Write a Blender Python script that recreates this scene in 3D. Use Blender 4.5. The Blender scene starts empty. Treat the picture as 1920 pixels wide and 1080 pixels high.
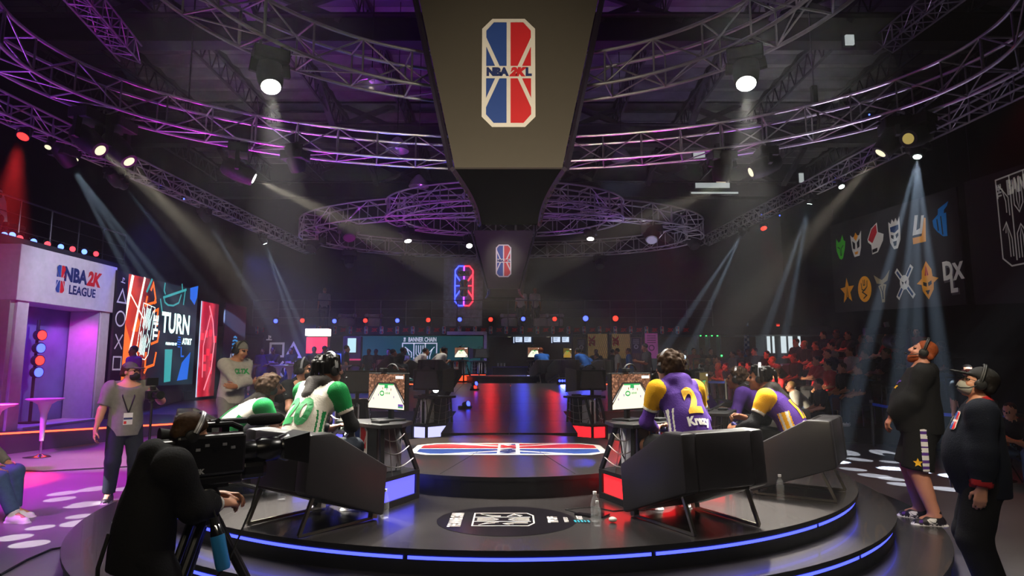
import bpy, bmesh, math, random
import numpy as np
from mathutils import Vector, Matrix, Quaternion
random.seed(7); rng = np.random.default_rng(7)
S = bpy.context.scene; C = S.collection
R = math.radians
# ------------------------------------------------------------------ camera, view, world, big lights
cam_d = bpy.data.cameras.new('camera'); cam = bpy.data.objects.new('camera', cam_d); C.objects.link(cam)
CAM_H, PITCH, FPX = 1.70, R(7.1), 1180.0
cam.location = (0, 0, CAM_H); cam.rotation_euler = (R(90) + PITCH, 0, 0)
cam_d.sensor_width = 36.0; cam_d.lens = FPX / 1920 * 36.0; cam_d.clip_start = .05; cam_d.clip_end = 200
S.camera = cam
S.view_settings.view_transform = 'Standard'; S.view_settings.look = 'None'
S.view_settings.gamma = 1.0; S.view_settings.use_curve_mapping = False
S.view_settings.exposure = 0.0
cy = S.cycles
cy.use_denoising = True; cy.max_bounces = 5; cy.diffuse_bounces = 2; cy.glossy_bounces = 3
cy.transmission_bounces = 4; cy.transparent_max_bounces = 6; cy.volume_bounces = 0
cy.sample_clamp_indirect = 8.0; cy.sample_clamp_direct = 0; cy.caustics_reflective = False; cy.caustics_refractive = False
cy.use_light_tree = True; cy.blur_glossy = 0.5
HAZE = 0.0026
wd = bpy.data.worlds.new('world'); S.world = wd; wd.use_nodes = True
nt = wd.node_tree; nt.nodes.clear()
wo = nt.nodes.new('ShaderNodeOutputWorld'); bg = nt.nodes.new('ShaderNodeBackground')
bg.inputs[0].default_value = (.35, .3, .5, 1); bg.inputs[1].default_value = .006
vs = nt.nodes.new('ShaderNodeVolumeScatter'); vs.inputs['Density'].default_value = HAZE
vs.inputs['Color'].default_value = (.92, .94, 1, 1); vs.inputs['Anisotropy'].default_value = .25
nt.links.new(bg.outputs[0], wo.inputs['Surface']); nt.links.new(vs.outputs[0], wo.inputs['Volume'])

def srgb(c):
    if isinstance(c, str):
        c = c.lstrip('#'); c = [int(c[i:i+2], 16) / 255 for i in (0, 2, 4)]
    return tuple((x / 12.92 if x <= .04045 else ((x + .055) / 1.055) ** 2.4) for x in c)

def aim(o, d):
    o.rotation_mode = 'QUATERNION'; o.rotation_quaternion = Vector(d).to_track_quat('-Z', 'Y')

def spot(name, loc, target, energy, col=(1, 1, 1), angle=30, blend=.3, size=.06, gobo=None, vol=1.0):
    l = bpy.data.lights.new(name, 'SPOT'); l.energy = energy; l.color = col; l.spot_size = R(angle)
    l.spot_blend = blend; l.shadow_soft_size = size; l.volume_factor = vol if hasattr(l, 'volume_factor') else 1
    o = bpy.data.objects.new(name, l); C.objects.link(o); o.location = loc
    aim(o, Vector(target) - Vector(loc)); o['kind'] = 'helper'
    if gobo:
        l.use_nodes = True; n = l.node_tree; em = [x for x in n.nodes if x.type == 'EMISSION'][0]
        tc = n.nodes.new('ShaderNodeTexCoord'); mp = n.nodes.new('ShaderNodeMapping'); vo = n.nodes.new('ShaderNodeTexVoronoi')
        mp.inputs['Scale'].default_value = (gobo[0],) * 3; mp.inputs['Location'].default_value = (gobo[2], gobo[2] * .7, 0)
        lt = n.nodes.new('ShaderNodeMath'); lt.operation = 'LESS_THAN'; lt.inputs[1].default_value = gobo[1]
        n.links.new(tc.outputs['Normal'], mp.inputs['Vector']); n.links.new(mp.outputs[0], vo.inputs['Vector'])
        n.links.new(vo.outputs['Distance'], lt.inputs[0]); n.links.new(lt.outputs[0], em.inputs['Strength'])
    return o

def area(name, loc, target, energy, col, sx, sy, spread=120):
    l = bpy.data.lights.new(name, 'AREA'); l.energy = energy; l.color = col; l.shape = 'RECTANGLE'
    l.size = sx; l.size_y = sy; l.spread = R(spread)
    o = bpy.data.objects.new(name, l); C.objects.link(o); o.location = loc; aim(o, Vector(target) - Vector(loc)); o['kind'] = 'helper'
    return o

# ------------------------------------------------------------------ image <-> world (real depths)
def W(px, py, Y):
    u = (px - 960) / FPX; v = (540 - py) / FPX
    y = math.cos(PITCH) - v * math.sin(PITCH); z = math.sin(PITCH) + v * math.cos(PITCH); t = Y / y
    return Vector((u * t, Y, CAM_H + z * t))
def G(px, py, z):
    u = (px - 960) / FPX; v = (540 - py) / FPX
    y = math.cos(PITCH) - v * math.sin(PITCH); zz = math.sin(PITCH) + v * math.cos(PITCH); t = (z - CAM_H) / zz
    return Vector((u * t, y * t, z))
def PR(p):
    z = p[2] - CAM_H; d = p[1] * math.cos(PITCH) + z * math.sin(PITCH)
    if d < .2: return (-9999, -9999)
    return (960 + FPX * p[0] / d, 540 - FPX * (-p[1] * math.sin(PITCH) + z * math.cos(PITCH)) / d)
def inview(p, m=120):
    a, b = PR(p); return -m < a < 1920 + m and -m < b < 1080 + m

# ------------------------------------------------------------------ lights of the hall without fixtures, added fills among them (the visible fixtures carry their own beams further down)
WHITE = (1, .95, .86); COOL = (.62, .80, 1.0); WARM = (1, .86, .62); RED = (1, .03, .03); BLUE = (.06, .08, 1); PURP = (.45, .08, 1); MAG = (1, .015, .85)
area('truss_wash_light', (-3.0, 6.3, 5.5), (-1.3, 5.6, .5), 145, WHITE, 1.2, 2.0, 66); area('truss_wash_light', (3.0, 6.3, 5.5), (1.3, 5.6, .5), 145, WHITE, 1.2, 2.0, 66)
area('truss_wash_light', (0, 20, 5.2), (0, 20.3, 1), 150, WHITE, 5, 3, 120)
area('front_fill_light', (0, -1.5, 6.5), (0, 7, .5), 45, WARM, 6, 1, 80)  # soft warm fill added behind the camera, no lamp stands there
for x, y, z, t, e, c, a in [
    (-2.7, 12.7, 1.0, (-2.4, 12, 6), 600, BLUE, 80), (-4.8, 12.4, .8, (-5.2, 11, 6), 700, MAG, 70), (-6.8, 8.5, .5, (-6, 9.5, 6), 600, PURP, 70), (2.7, 12.7, 1.0, (2.4, 12, 6), 450, MAG, 80), (5.5, 11.8, .8, (5.6, 10.5, 6), 350, (.8, .6, 1), 70),
    (-5, 14, 1, (-3, 15, 9), 900, PURP, 95), (5, 14, 1, (4, 15, 9), 200, PURP, 90), (-9, 6.5, 1, (-8, 8, 9), 700, PURP, 80),
    (-3.6, 17.3, 1.4, (-4.2, 18.5, 6), 420, MAG, 75), (-1.5, 16.6, 1.4, (-1.6, 17.5, 6), 200, PURP, 75), (3.6, 17.3, 1.4, (4.2, 18.5, 6), 450, (.75, .7, 1), 75), (1.5, 16.6, 1.4, (1.6, 17.5, 6), 200, PURP, 75),
    (-9.6, 8.6, 5.6, (-7.8, 10.2, 0), 5600, (.8, .01, 1), 62), (-8.6, 5.6, 5.6, (-6.2, 8.2, 0), 2200, (.8, .01, 1), 50), (-8.2, 6.0, 5.6, (-6.4, 7.2, 0), 900, PURP, 60), (-9.4, 7.6, 5.6, (-8.6, 11.4, 0), 700, BLUE, 45),
    (-9.5, 16, 5.8, (-9, 15.5, .4), 900, BLUE, 75), (-9.5, 22, 5.8, (-6, 23.5, .7), 2600, BLUE, 80), (-4.6, 11.5, 5.6, (-9.8, 13.9, 3.2), 1250, (.82, .82, 1), 40),
    (-9.95, 13.0, 2.9, (-10.5, 13.9, .8), 70, (.16, .06, 1), 120), (-10.0, 14.3, 2.85, (-10.1, 14.97, 1.2), 60, (1, .03, .8), 130),
    (3.2, 15.5, 5.6, (6.9, 17.6, 1), 1400, RED, 40), (8.2, 9.5, 6, (6.2, 9, 0), 160, RED, 60), (5.6, 14.5, 6.0, (11, 17.6, 4.8), 330, (1, .97, .95), 46),
    (0, 15.6, 5.6, (-.25, 18.4, 4.9), 150, WHITE, 26), (0, 4.6, 2.4, (0, 7, 4.3), 390, WARM, 62),  # second spot: added unseen uplight for the warm gradient on the near screen
    (1.5, 1.5, 5.8, (3.95, 6.0, 1.3), 1300, WARM, 30), (-1.5, 1.5, 5.8, (-4.8, 8.0, 1.1), 1700, WARM, 33), (-2.2, 12, 5.6, (-2.4, 9, 1), 160, WHITE, 70), (2.2, 12, 5.6, (2.4, 9, 1), 130, WHITE, 70)]:  # warm pair: fill added to brighten the people at both sides
    spot('wash_fill_light', (x, y, z), t, e, c, a, .8, .15)
# ------------------------------------------------------------------ materials
MATS = {}
def M(name, col=(.5, .5, .5), rough=.5, metal=0.0, spec=.5, emit=None, es=0.0, noise=.08, ns=9.0, bump=0.0, bs=60.0, coat=0.0, trans=0.0, alpha=1.0):
    if name in MATS: return MATS[name]
    m = bpy.data.materials.new(name); m.use_nodes = True; n = m.node_tree; b = n.nodes['Principled BSDF']
    c = srgb(col) if isinstance(col, str) else col
    b.inputs['Base Color'].default_value = (*c, 1); b.inputs['Roughness'].default_value = rough
    b.inputs['Metallic'].default_value = metal; b.inputs['Specular IOR Level'].default_value = spec
    b.inputs['Coat Weight'].default_value = coat; b.inputs['Transmission Weight'].default_value = trans; b.inputs['Alpha'].default_value = alpha
    if emit is not None:
        e = srgb(emit) if isinstance(emit, str) else emit
        b.inputs['Emission Color'].default_value = (*e, 1); b.inputs['Emission Strength'].default_value = es
    if noise or bump:
        tc = n.nodes.new('ShaderNodeTexCoord'); nz = n.nodes.new('ShaderNodeTexNoise')
        nz.inputs['Scale'].default_value = ns; nz.inputs['Detail'].default_value = 3
        n.links.new(tc.outputs['Object'], nz.inputs['Vector'])
        if noise:
            mr = n.nodes.new('ShaderNodeMapRange'); mr.inputs['To Min'].default_value = 1 - noise * 2; mr.inputs['To Max'].default_value = 1 + noise * 2
            mx = n.nodes.new('ShaderNodeMix'); mx.data_type = 'RGBA'; mx.blend_type = 'MULTIPLY'; mx.inputs[0].default_value = 1
            mx.inputs[6].default_value = (*c, 1); n.links.new(nz.outputs['Fac'], mr.inputs['Value']); n.links.new(mr.outputs[0], mx.inputs[7])
            n.links.new(mx.outputs[2], b.inputs['Base Color'])
        if bump:
            n2 = n.nodes.new('ShaderNodeTexNoise'); n2.inputs['Scale'].default_value = bs; n.links.new(tc.outputs['Object'], n2.inputs['Vector'])
            bp = n.nodes.new('ShaderNodeBump'); bp.inputs['Strength'].default_value = bump; bp.inputs['Distance'].default_value = .01
            n.links.new(n2.outputs['Fac'], bp.inputs['Height']); n.links.new(bp.outputs[0], b.inputs['Normal'])
    MATS[name] = m; return m
def GLOW(name, col, es): return M(name, (.02, .02, .02), .5, emit=col, es=es, noise=0)

# ------------------------------------------------------------------ mesh building
class MB:
    def __init__(s): s.v = []; s.f = []; s.m = []; s.k = 0
    def mat(s, k): s.k = k; return s
    def add(s, vs, fs):
        o = len(s.v); s.v += [tuple(x) for x in vs]
        for f in fs: s.f.append(tuple(i + o for i in f)); s.m.append(s.k)
        return s
    def box(s, c, d, rot=None, taper=1.0):
        x, y, z = d[0] / 2, d[1] / 2, d[2] / 2; t = taper
        vs = [(-x, -y, -z), (x, -y, -z), (x, y, -z), (-x, y, -z), (-x * t, -y * t, z), (x * t, -y * t, z), (x * t, y * t, z), (-x * t, y * t, z)]
        vs = [Vector(v) for v in vs]
        if rot is not None:
            rm = rot if isinstance(rot, (Matrix, Quaternion)) else Matrix.Rotation(rot, 3, 'Z')
            vs = [rm @ v for v in vs]
        return s.add([v + Vector(c) for v in vs], [(0, 3, 2, 1), (4, 5, 6, 7), (0, 1, 5, 4), (1, 2, 6, 5), (2, 3, 7, 6), (3, 0, 4, 7)])
    def rod(s, p0, p1, r0, r1=None, n=8, cap=True):
        r1 = r0 if r1 is None else r1; p0 = Vector(p0); p1 = Vector(p1); d = p1 - p0
        if d.length < 1e-6: return s
        q = d.to_track_quat('Z', 'Y'); vs = []
        for p, r in ((p0, r0), (p1, r1)):
            for i in range(n):
                a = 2 * math.pi * i / n; vs.append(p + q @ Vector((r * math.cos(a), r * math.sin(a), 0)))
        fs = [(i, (i + 1) % n, n + (i + 1) % n, n + i) for i in range(n)]
        if cap: fs += [tuple(range(n - 1, -1, -1)), tuple(range(n, 2 * n))]
        return s.add(vs, fs)
    def bar(s, p0, p1, w, h, up=(0, 0, 1)):
        p0 = Vector(p0); p1 = Vector(p1); d = (p1 - p0); x = d.cross(Vector(up))
        if x.length < 1e-5: x = d.cross(Vector((1, 0, 0)))
        x.normalize(); y = x.cross(d).normalized(); vs = []
        for p in (p0, p1): vs += [p - x * w / 2 - y * h / 2, p + x * w / 2 - y * h / 2, p + x * w / 2 + y * h / 2, p - x * w / 2 + y * h / 2]
        return s.add(vs, [(0, 3, 2, 1), (4, 5, 6, 7), (0, 1, 5, 4), (1, 2, 6, 5), (2, 3, 7, 6), (3, 0, 4, 7)])
    def tube(s, pts, r, n=6, closed=False):
        pts = [Vector(p) for p in pts]; L = len(pts); vs = []; prev = None
        for i, p in enumerate(pts):
            a = pts[i - 1] if (i > 0 or closed) else p; b = pts[(i + 1) % L] if (i < L - 1 or closed) else p
            t = (b - a).normalized()
            if prev is None: q = t.to_track_quat('Z', 'Y'); nx = q @ Vector((1, 0, 0))
            else:
                nx = prev - t * prev.dot(t)
                nx = nx.normalized() if nx.length > 1e-6 else t.orthogonal().normalized()
            prev = nx; ny = t.cross(nx); rr = r[i] if hasattr(r, '__len__') else r
            for k in range(n):
                an = 2 * math.pi * k / n; vs.append(p + nx * rr * math.cos(an) + ny * rr * math.sin(an))
        fs = []
        for i in range(L if closed else L - 1):
            j = (i + 1) % L
            for k in range(n): k2 = (k + 1) % n; fs.append((i * n + k, i * n + k2, j * n + k2, j * n + k))
        if not closed: fs += [tuple(range(n - 1, -1, -1)), tuple(range((L - 1) * n, L * n))]
        return s.add(vs, fs)
    def lathe(s, prof, n=20, c=(0, 0, 0), rot=None):
        vs = []; c = Vector(c)
        for r, z in prof:
            for k in range(n):
                a = 2 * math.pi * k / n; v = Vector((r * math.cos(a), r * math.sin(a), z))
                if rot is not None: v = rot @ v
                vs.append(v + c)
        fs = []
        for i in range(len(prof) - 1):
            for k in range(n): k2 = (k + 1) % n; fs.append((i * n + k, i * n + k2, (i + 1) * n + k2, (i + 1) * n + k))
        fs.append(tuple(range(n - 1, -1, -1))); L = len(prof) - 1; fs.append(tuple(range(L * n, L * n + n)))
        return s.add(vs, fs)
    def ball(s, c, r, n=10, m=7):
        rx, ry, rz = r if hasattr(r, '__len__') else (r, r, r)
        prof = [(max(1e-4, math.sin(math.pi * i / m)), -math.cos(math.pi * i / m)) for i in range(m + 1)]
        vs = []; c = Vector(c)
        for q, z in prof:
            for k in range(n):
                a = 2 * math.pi * k / n; vs.append(c + Vector((rx * q * math.cos(a), ry * q * math.sin(a), rz * z)))
        fs = [(i * n + k, i * n + (k + 1) % n, (i + 1) * n + (k + 1) % n, (i + 1) * n + k) for i in range(m) for k in range(n)]
        return s.add(vs, fs)
    def prism(s, poly, fr, depth):
        """poly in 2D, fr = (origin, xaxis, yaxis) ; extruded by depth along x cross y"""
        o, x, y = (Vector(a) for a in fr); n = x.cross(y).normalized(); L = len(poly)
        a = [o + x * p[0] + y * p[1] for p in poly]; b = [p + n * depth for p in a]
        ar = sum(poly[i][0] * poly[(i + 1) % L][1] - poly[(i + 1) % L][0] * poly[i][1] for i in range(L))
        fs = [tuple(range(L - 1, -1, -1)), tuple(range(L, 2 * L))] + [(i, (i + 1) % L, L + (i + 1) % L, L + i) for i in range(L)]
        if (ar < 0) != (depth < 0): fs = [f[::-1] for f in fs]
        return s.add(a + b, fs)
    def build(s, name, mats, parent=None, smooth=False, bev=0.0, seg=2, loc=None, rot=None):
        me = bpy.data.meshes.new(name); me.from_pydata(s.v, [], s.f)
        if not isinstance(mats, (list, tuple)): mats = [mats]
        for m in mats: me.materials.append(m)
        me.polygons.foreach_set('material_index', s.m)
        if bev:
            bm = bmesh.new(); bm.from_mesh(me)
            bmesh.ops.remove_doubles(bm, verts=bm.verts, dist=1e-5)
            ed = [e for e in bm.edges if len(e.link_faces) == 2 and e.calc_face_angle(0) > .35]
            bmesh.ops.bevel(bm, geom=ed, offset=bev, segments=seg, affect='EDGES', clamp_overlap=True, profile=.5)
            bm.to_mesh(me); bm.free()
        if smooth:
            me.polygons.foreach_set('use_smooth', [True] * len(me.polygons))
            try: me.set_sharp_from_angle(angle=R(40))
            except Exception: pass
        me.update()
        return put(name, me, parent, loc, rot)
def put(name, me, parent=None, loc=None, rot=None):
    o = bpy.data.objects.new(name, me); C.objects.link(o)
    if parent is not None: o.parent = parent
    if loc is not None: o.location = loc
    if rot is not None: o.rotation_euler = rot if hasattr(rot, '__len__') else (0, 0, rot)
    return o
def tag(o, label, cat, group=None, kind=None):
    o['label'] = label; o['category'] = cat
    if group: o['group'] = group
    if kind: o['kind'] = kind
    return o
def E(name, label, cat, loc=(0, 0, 0), rz=0.0, group=None):
    o = bpy.data.objects.new(name, None); C.objects.link(o); o.location = loc; o.rotation_euler = (0, 0, rz); o.empty_display_size = .1
    return tag(o, label, cat, group)
def ST(o): o['kind'] = 'structure'; return o
def copy_tree(o, parent=None, loc=None, rz=None, label=None):
    c = o.copy(); C.objects.link(c)
    if parent is not None: c.parent = parent
    if loc is not None: c.location = loc
    if rz is not None: c.rotation_euler = (0, 0, rz)
    if label: c['label'] = label
    for ch in list(o.children): copy_tree(ch, c)
    return c
def setmat(o, mats):
    """object-linked materials, so copies can share a mesh"""
    for i, m in enumerate(mats):
        if i < len(o.material_slots) and m is not None: o.material_slots[i].link = 'OBJECT'; o.material_slots[i].material = m

def text_mesh(txt, size=1.0, bold=.0, sx=1.0, depth=.0, shear=0.0, align='CENTER', spacing=1.0):
    cu = bpy.data.curves.new('text', 'FONT'); cu.body = txt; cu.size = size; cu.offset = bold; cu.align_x = align; cu.align_y = 'CENTER'
    cu.extrude = depth; cu.shear = shear; cu.resolution_u = 3; cu.space_character = spacing
    o = bpy.data.objects.new('text', cu); C.objects.link(o)
    me = bpy.data.meshes.new_from_object(o.evaluated_get(bpy.context.evaluated_depsgraph_get()))
    bpy.data.objects.remove(o); bpy.data.curves.remove(cu)
    vs = np.empty(len(me.vertices) * 3); me.vertices.foreach_get('co', vs); vs = vs.reshape(-1, 3); vs[:, 0] *= sx
    fs = [tuple(p.vertices) for p in me.polygons]; bpy.data.meshes.remove(me)
    return [Vector(v) for v in vs], fs
def frame(o, x, y):
    x = Vector(x).normalized(); y = Vector(y); y = (y - x * y.dot(x)).normalized(); z = x.cross(y)
    m = Matrix((x, y, z)).transposed().to_4x4(); m.translation = Vector(o); return m
def text_on(mb, fr, txt, size, at=(0, 0), lift=.004, **k):
    vs, fs = text_mesh(txt, size, **k); return mb.add([fr @ (v + Vector((at[0], at[1], lift))) for v in vs], fs)
def poly_on(mb, fr, pts, lift=.003, th=.0):
    P3 = [fr @ Vector((p[0], p[1], lift)) for p in pts]
    ar = sum(pts[i][0] * pts[(i + 1) % len(pts)][1] - pts[(i + 1) % len(pts)][0] * pts[i][1] for i in range(len(pts)))
    f = tuple(range(len(pts))); return mb.add(P3, [f if ar > 0 else f[::-1]])
def stroke_on(mb, fr, pts, w, lift=.003, closed=False):
    """flat band along a 2-D path with mitred joints"""
    L = len(pts); P2 = [Vector((p[0], p[1])) for p in pts]; a = []; b = []
    for i in range(L):
        d0 = (P2[i] - P2[i - 1]).normalized() if (i > 0 or closed) else None
        d1 = (P2[(i + 1) % L] - P2[i]).normalized() if (i < L - 1 or closed) else None
        if d0 is None: d0 = d1
        if d1 is None: d1 = d0
        n0 = Vector((-d0.y, d0.x)); n1 = Vector((-d1.y, d1.x)); n = (n0 + n1)
        n = n / max(.35, n.length_squared / 2) if n.length > .01 else n0
        a.append(P2[i] + n * w / 2); b.append(P2[i] - n * w / 2)
    vs = [fr @ Vector((p.x, p.y, lift)) for p in a + b]
    fs = [(L + i, L + (i + 1) % L, (i + 1) % L, i) for i in range(L if closed else L - 1)]
    return mb.add(vs, fs)
def circ(cx, cy, r, n=24, ry=None, a0=0, a1=360):
    ry = ry or r; full = (a1 - a0) >= 360; k = n if full else n + 1
    return [(cx + r * math.cos(R(a0 + (a1 - a0) * i / n)), cy + ry * math.sin(R(a0 + (a1 - a0) * i / n))) for i in range(k)]

# ------------------------------------------------------------------ common materials
BLK = M('black_matte', '#101012', .55); BLKG = M('black_gloss', '#0b0b0d', .25); CHAR = M('charcoal', '#1d1d20', .6)
ALU = M('aluminium', '#b4b4ba', .32, .8, noise=.04); STEEL = M('dark_steel', '#4a4650', .4, .9); CHROME = M('chrome', '#d8d8dc', .12, 1.0, noise=0)
WHT = M('white_paint', '#e6e4e8', .5); GREYP = M('grey_paint', '#75757c', .5); RUB = M('rubber', '#0a0a0a', .8)
L_W = M('logo_white', '#efe9e2', .5, noise=.02); L_B = M('logo_blue', '#2a4c9c', .5, noise=.03); L_R = M('logo_red', '#d8222c', .5, noise=.03)
L_N = M('logo_navy', '#20306e', .5, noise=.02)
LED_B = GLOW('led_blue', (.045, .06, 1.0), 4.0); LED_R = GLOW('led_red', (1.0, .06, .02), 6.0)
LENS_W = GLOW('lens_white', (1, .97, .86), 30.0); LENS_G = GLOW('lens_cool', (.8, 1, .92), 14.0); LENS_Y = GLOW('lens_warm', (1, .93, .6), 1.1)
LENS_R = GLOW('lens_red', (1, .018, .01), 5.0); LENS_B = GLOW('lens_blue', (.035, .055, 1), 6.0); DOT_B = GLOW('pilot_blue', (.05, .1, 1), 5.0)

def league_logo(mb, fr, w, txt='NBA2KL', idx=(0, 1, 2, 3, 2), lift=.004, back=True, bar=True):
    """octagonal shield: mats white, blue, red, navy text, red text"""
    sc = lambda pts: [(p[0] * w, p[1] * w) for p in pts]
    if back: mb.mat(idx[0]); poly_on(mb, fr, sc([(-.305, 1.067), (.305, 1.067), (.5, .867), (.5, -.867), (.305, -1.067), (-.305, -1.067), (-.5, -.867), (-.5, .867)]), lift)
    A = [(-.277, .99), (-.037, .99), (-.037, .123), (-.17, .123), (-.42, .69), (-.42, .823)]; T = [(-.42, .507), (-.42, .123), (-.253, .123)]
    for sx in (1, -1):
        for sy in (1, -1):
            mb.mat(idx[1] if sx == 1 else idx[2])
            for P_ in (A, T): poly_on(mb, fr, sc([(p[0] * sx, p[1] * sy) for p in P_]), lift * 2)
    if txt:
        mb.mat(idx[3]); text_on(mb, fr, 'NBA', .205 * w, (-.215 * w, 0), lift * 2, bold=.016 * w, sx=.96)
        text_on(mb, fr, 'L', .205 * w, (.37 * w, 0), lift * 2, bold=.016 * w)
        mb.mat(idx[4]); text_on(mb, fr, '2K', .215 * w, (.155 * w, 0), lift * 2, bold=.018 * w, shear=.25)
LOGO_M = [L_W, L_B, L_R, L_N]

def floor_z(y): return 0.0 if y < 12 else (.66 if y > 19 else .66 * (y - 12) / 7)

# ------------------------------------------------------------------ shell of the hall
fm = M('polished_concrete', '#69666a', .30, noise=.18, ns=1.3, bump=.05, bs=14)
mb = MB()
ys = [-4, 12, 19, 33]
for i in range(3): mb.add([(-14, ys[i], floor_z(ys[i])), (14, ys[i], floor_z(ys[i])), (14, ys[i + 1], floor_z(ys[i + 1])), (-14, ys[i + 1], floor_z(ys[i + 1]))], [(0, 1, 2, 3)])
mb.add([(-14, -4, -.2), (14, -4, -.2), (14, 33, -.2), (-14, 33, -.2)], [(3, 2, 1, 0)])
ST(mb.build('floor', fm))
drape = M('black_drape', '#131217', .9, noise=.25, ns=3)
def drapery(name, p0, p1, z0, z1, amp=.06, n=80):
    p0 = Vector(p0); p1 = Vector(p1); d = (p1 - p0); nn = Vector((-d.y, d.x, 0)).normalized(); vs = []; fs = []
    for i in range(n + 1):
        q = p0 + d * i / n + nn * amp * math.sin(i * 2.1) ; vs += [(q.x, q.y, z0), (q.x, q.y, z1)]
    for i in range(n): fs.append((2 * i, 2 * i + 2, 2 * i + 3, 2 * i + 1))
    m = MB(); m.add(vs, fs); return ST(m.build(name, drape, smooth=True))
ST(MB().box((0, 31.2, 5.5), (28.4, .3, 11)).build('wall_back', M('back_wall', '#2c2830', .8)))
drapery('wall_left', (-13.5, -4, 0), (-13.5, 31, 0), 0, 11); drapery('wall_right', (13.5, 31, 0), (13.5, -4, 0), 0, 11)
ST(MB().box((0, -4.2, 5.5), (28.4, .3, 11)).build('wall_front', M('front_wall', '#1b1a1e', .9)))
roof = M('foil_insulation', '#6a6870', .42, .35, noise=.22, ns=2.2, bump=.35, bs=3.0)
cl = ST(MB().box((0, 13.5, 11.05), (28.4, 36, .2)).build('ceiling', M('roof_deck', '#3b3940', .8)))
GY = [0.5, 7.2, 13.9, 20.6, 27.3]; ROOF_Z = 10.7
pan = None
for gi in range(1, 4):
    for k in range(11):
        x = -13.2 + 2.4 * k + 1.2
        if not inview((x, (GY[gi] + GY[gi + 1]) / 2, ROOF_Z), 500): continue
        if pan is None:
            m = MB()
            for j in range(8):
                y = -3.2 + j * .82; m.add([(-1.1, y, 0), (1.1, y, 0), (1.1, y + .41, -.09), (-1.1, y + .41, -.09)], [(3, 2, 1, 0)]); m.add([(-1.1, y + .41, -.09), (1.1, y + .41, -.09), (1.1, y + .8, 0), (-1.1, y + .8, 0)], [(3, 2, 1, 0)])
            pan = m.build('roof_panel', roof, cl, smooth=True); p = pan
        else: p = put('roof_panel', pan.data, cl)
        p.location = (x, (GY[gi] + GY[gi + 1]) / 2, ROOF_Z)
beam_m = M('girder_steel', '#2a2630', .55, .3); beam_l = M('joist_steel', '#46424c', .5, .5)
for gi, y in enumerate(GY[1:], 1):
    z = 9.15
    g = ST(MB().box((0, y, z + .35), (28, .10, .62)).box((0, y, z + .02), (28, .42, .05)).box((0, y, z + .68), (28, .42, .05)).build('trim_%d' % gi, beam_m)); g['label'] = 'dark steel roof girder'
    for k in range(13):
        x = -12 + 2 * k
        if not inview((x, y, z), 200): continue
        m = MB(); sgn = 1 if k % 2 else -1
        m.bar((x, y, z + .6), (x + 1.9 * sgn, y + .35, ROOF_Z), .16, .16).build('brace', beam_l, g)
        if k % 3 == 0: MB().bar((x, y - .25, z + .5), (x, y - 2.4, ROOF_Z - .1), .2, .12).build('brace', beam_l, g)
bm_ = MB
for gi in range(1, 4):
    for k in range(12):
        x = -13.2 + 2.4 * k; y0, y1 = GY[gi], GY[gi + 1]
        if not (inview((x, y0 + 1, 10.2), 400) or inview((x, y1, 10.2), 400)): continue
        m = MB(); m.bar((x, y0, 9.95), (x, y1, 9.95), .06, .06).bar((x, y0, 10.55), (x, y1, 10.55), .09, .06)
        n = 12
        for j in range(n):
            a = y0 + (y1 - y0) * j / n; b = y0 + (y1 - y0) * (j + 1) / n
            m.rod((x, a, 9.95), (x, (a + b) / 2, 10.55), .02, n=5, cap=False).rod((x, (a + b) / 2, 10.55), (x, b, 9.95), .02, n=5, cap=False)
        o = m.build('roof_joist', beam_l); tag(o, 'slender open web roof joist under the foil roof', 'joist', 'roof joists between the girders', 'structure')
# emissive boxes standing in for lamp-lit white patches under the roof
lit_patch_m = GLOW('lit_patch_glow', (.62, .68, .68), .55)
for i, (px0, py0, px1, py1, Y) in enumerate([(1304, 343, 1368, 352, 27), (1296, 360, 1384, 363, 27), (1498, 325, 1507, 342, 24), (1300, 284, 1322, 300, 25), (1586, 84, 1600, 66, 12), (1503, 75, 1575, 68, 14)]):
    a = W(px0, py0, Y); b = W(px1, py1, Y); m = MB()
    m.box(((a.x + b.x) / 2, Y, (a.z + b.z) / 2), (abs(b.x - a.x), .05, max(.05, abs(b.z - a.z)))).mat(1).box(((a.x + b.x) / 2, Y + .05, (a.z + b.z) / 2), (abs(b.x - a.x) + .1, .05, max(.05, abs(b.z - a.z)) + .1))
    ST(m.build('glow_panel_%d' % (i + 1), [lit_patch_m, beam_m]))

# ------------------------------------------------------------------ round stage in steps
deck = M('stage_vinyl', '#2e2b2b', .27, noise=.16, ns=5, coat=.15); riser = M('stage_riser', '#0c0c10', .45); deck2 = M('dais_vinyl', '#2a2625', .30, noise=.1, ns=4)
CX, CYD = -.04, 8.0
stage = E('round_stage', 'black round stepped stage with blue glowing edges', 'stage', (CX, CYD, 0))
def disc(Rr, z0, z1, parent, name, n=128, lip=.03, mats=None, c=(0, 0)):
    m = MB(); a = [(c[0] + math.cos(2 * math.pi * i / n), c[1] + math.sin(2 * math.pi * i / n)) for i in range(n)]
    def ring(r, z): return [(c[0] + (p[0] - c[0]) * r, c[1] + (p[1] - c[1]) * r, z) for p in a]
    m.add(ring(Rr, z1), [tuple(range(n))]); m.mat(1)
    vs = ring(Rr, z1) + ring(Rr, z1 - .035) + ring(Rr - .03, z1 - .04) + ring(Rr - .03, z0)
    fs = []
    for j in range(3):
        for i in range(n): k = (i + 1) % n; fs.append((j * n + i, (j + 1) * n + i, (j + 1) * n + k, j * n + k))
    m.add(vs, fs); return m.build(name, mats or [deck, riser], parent)
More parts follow.
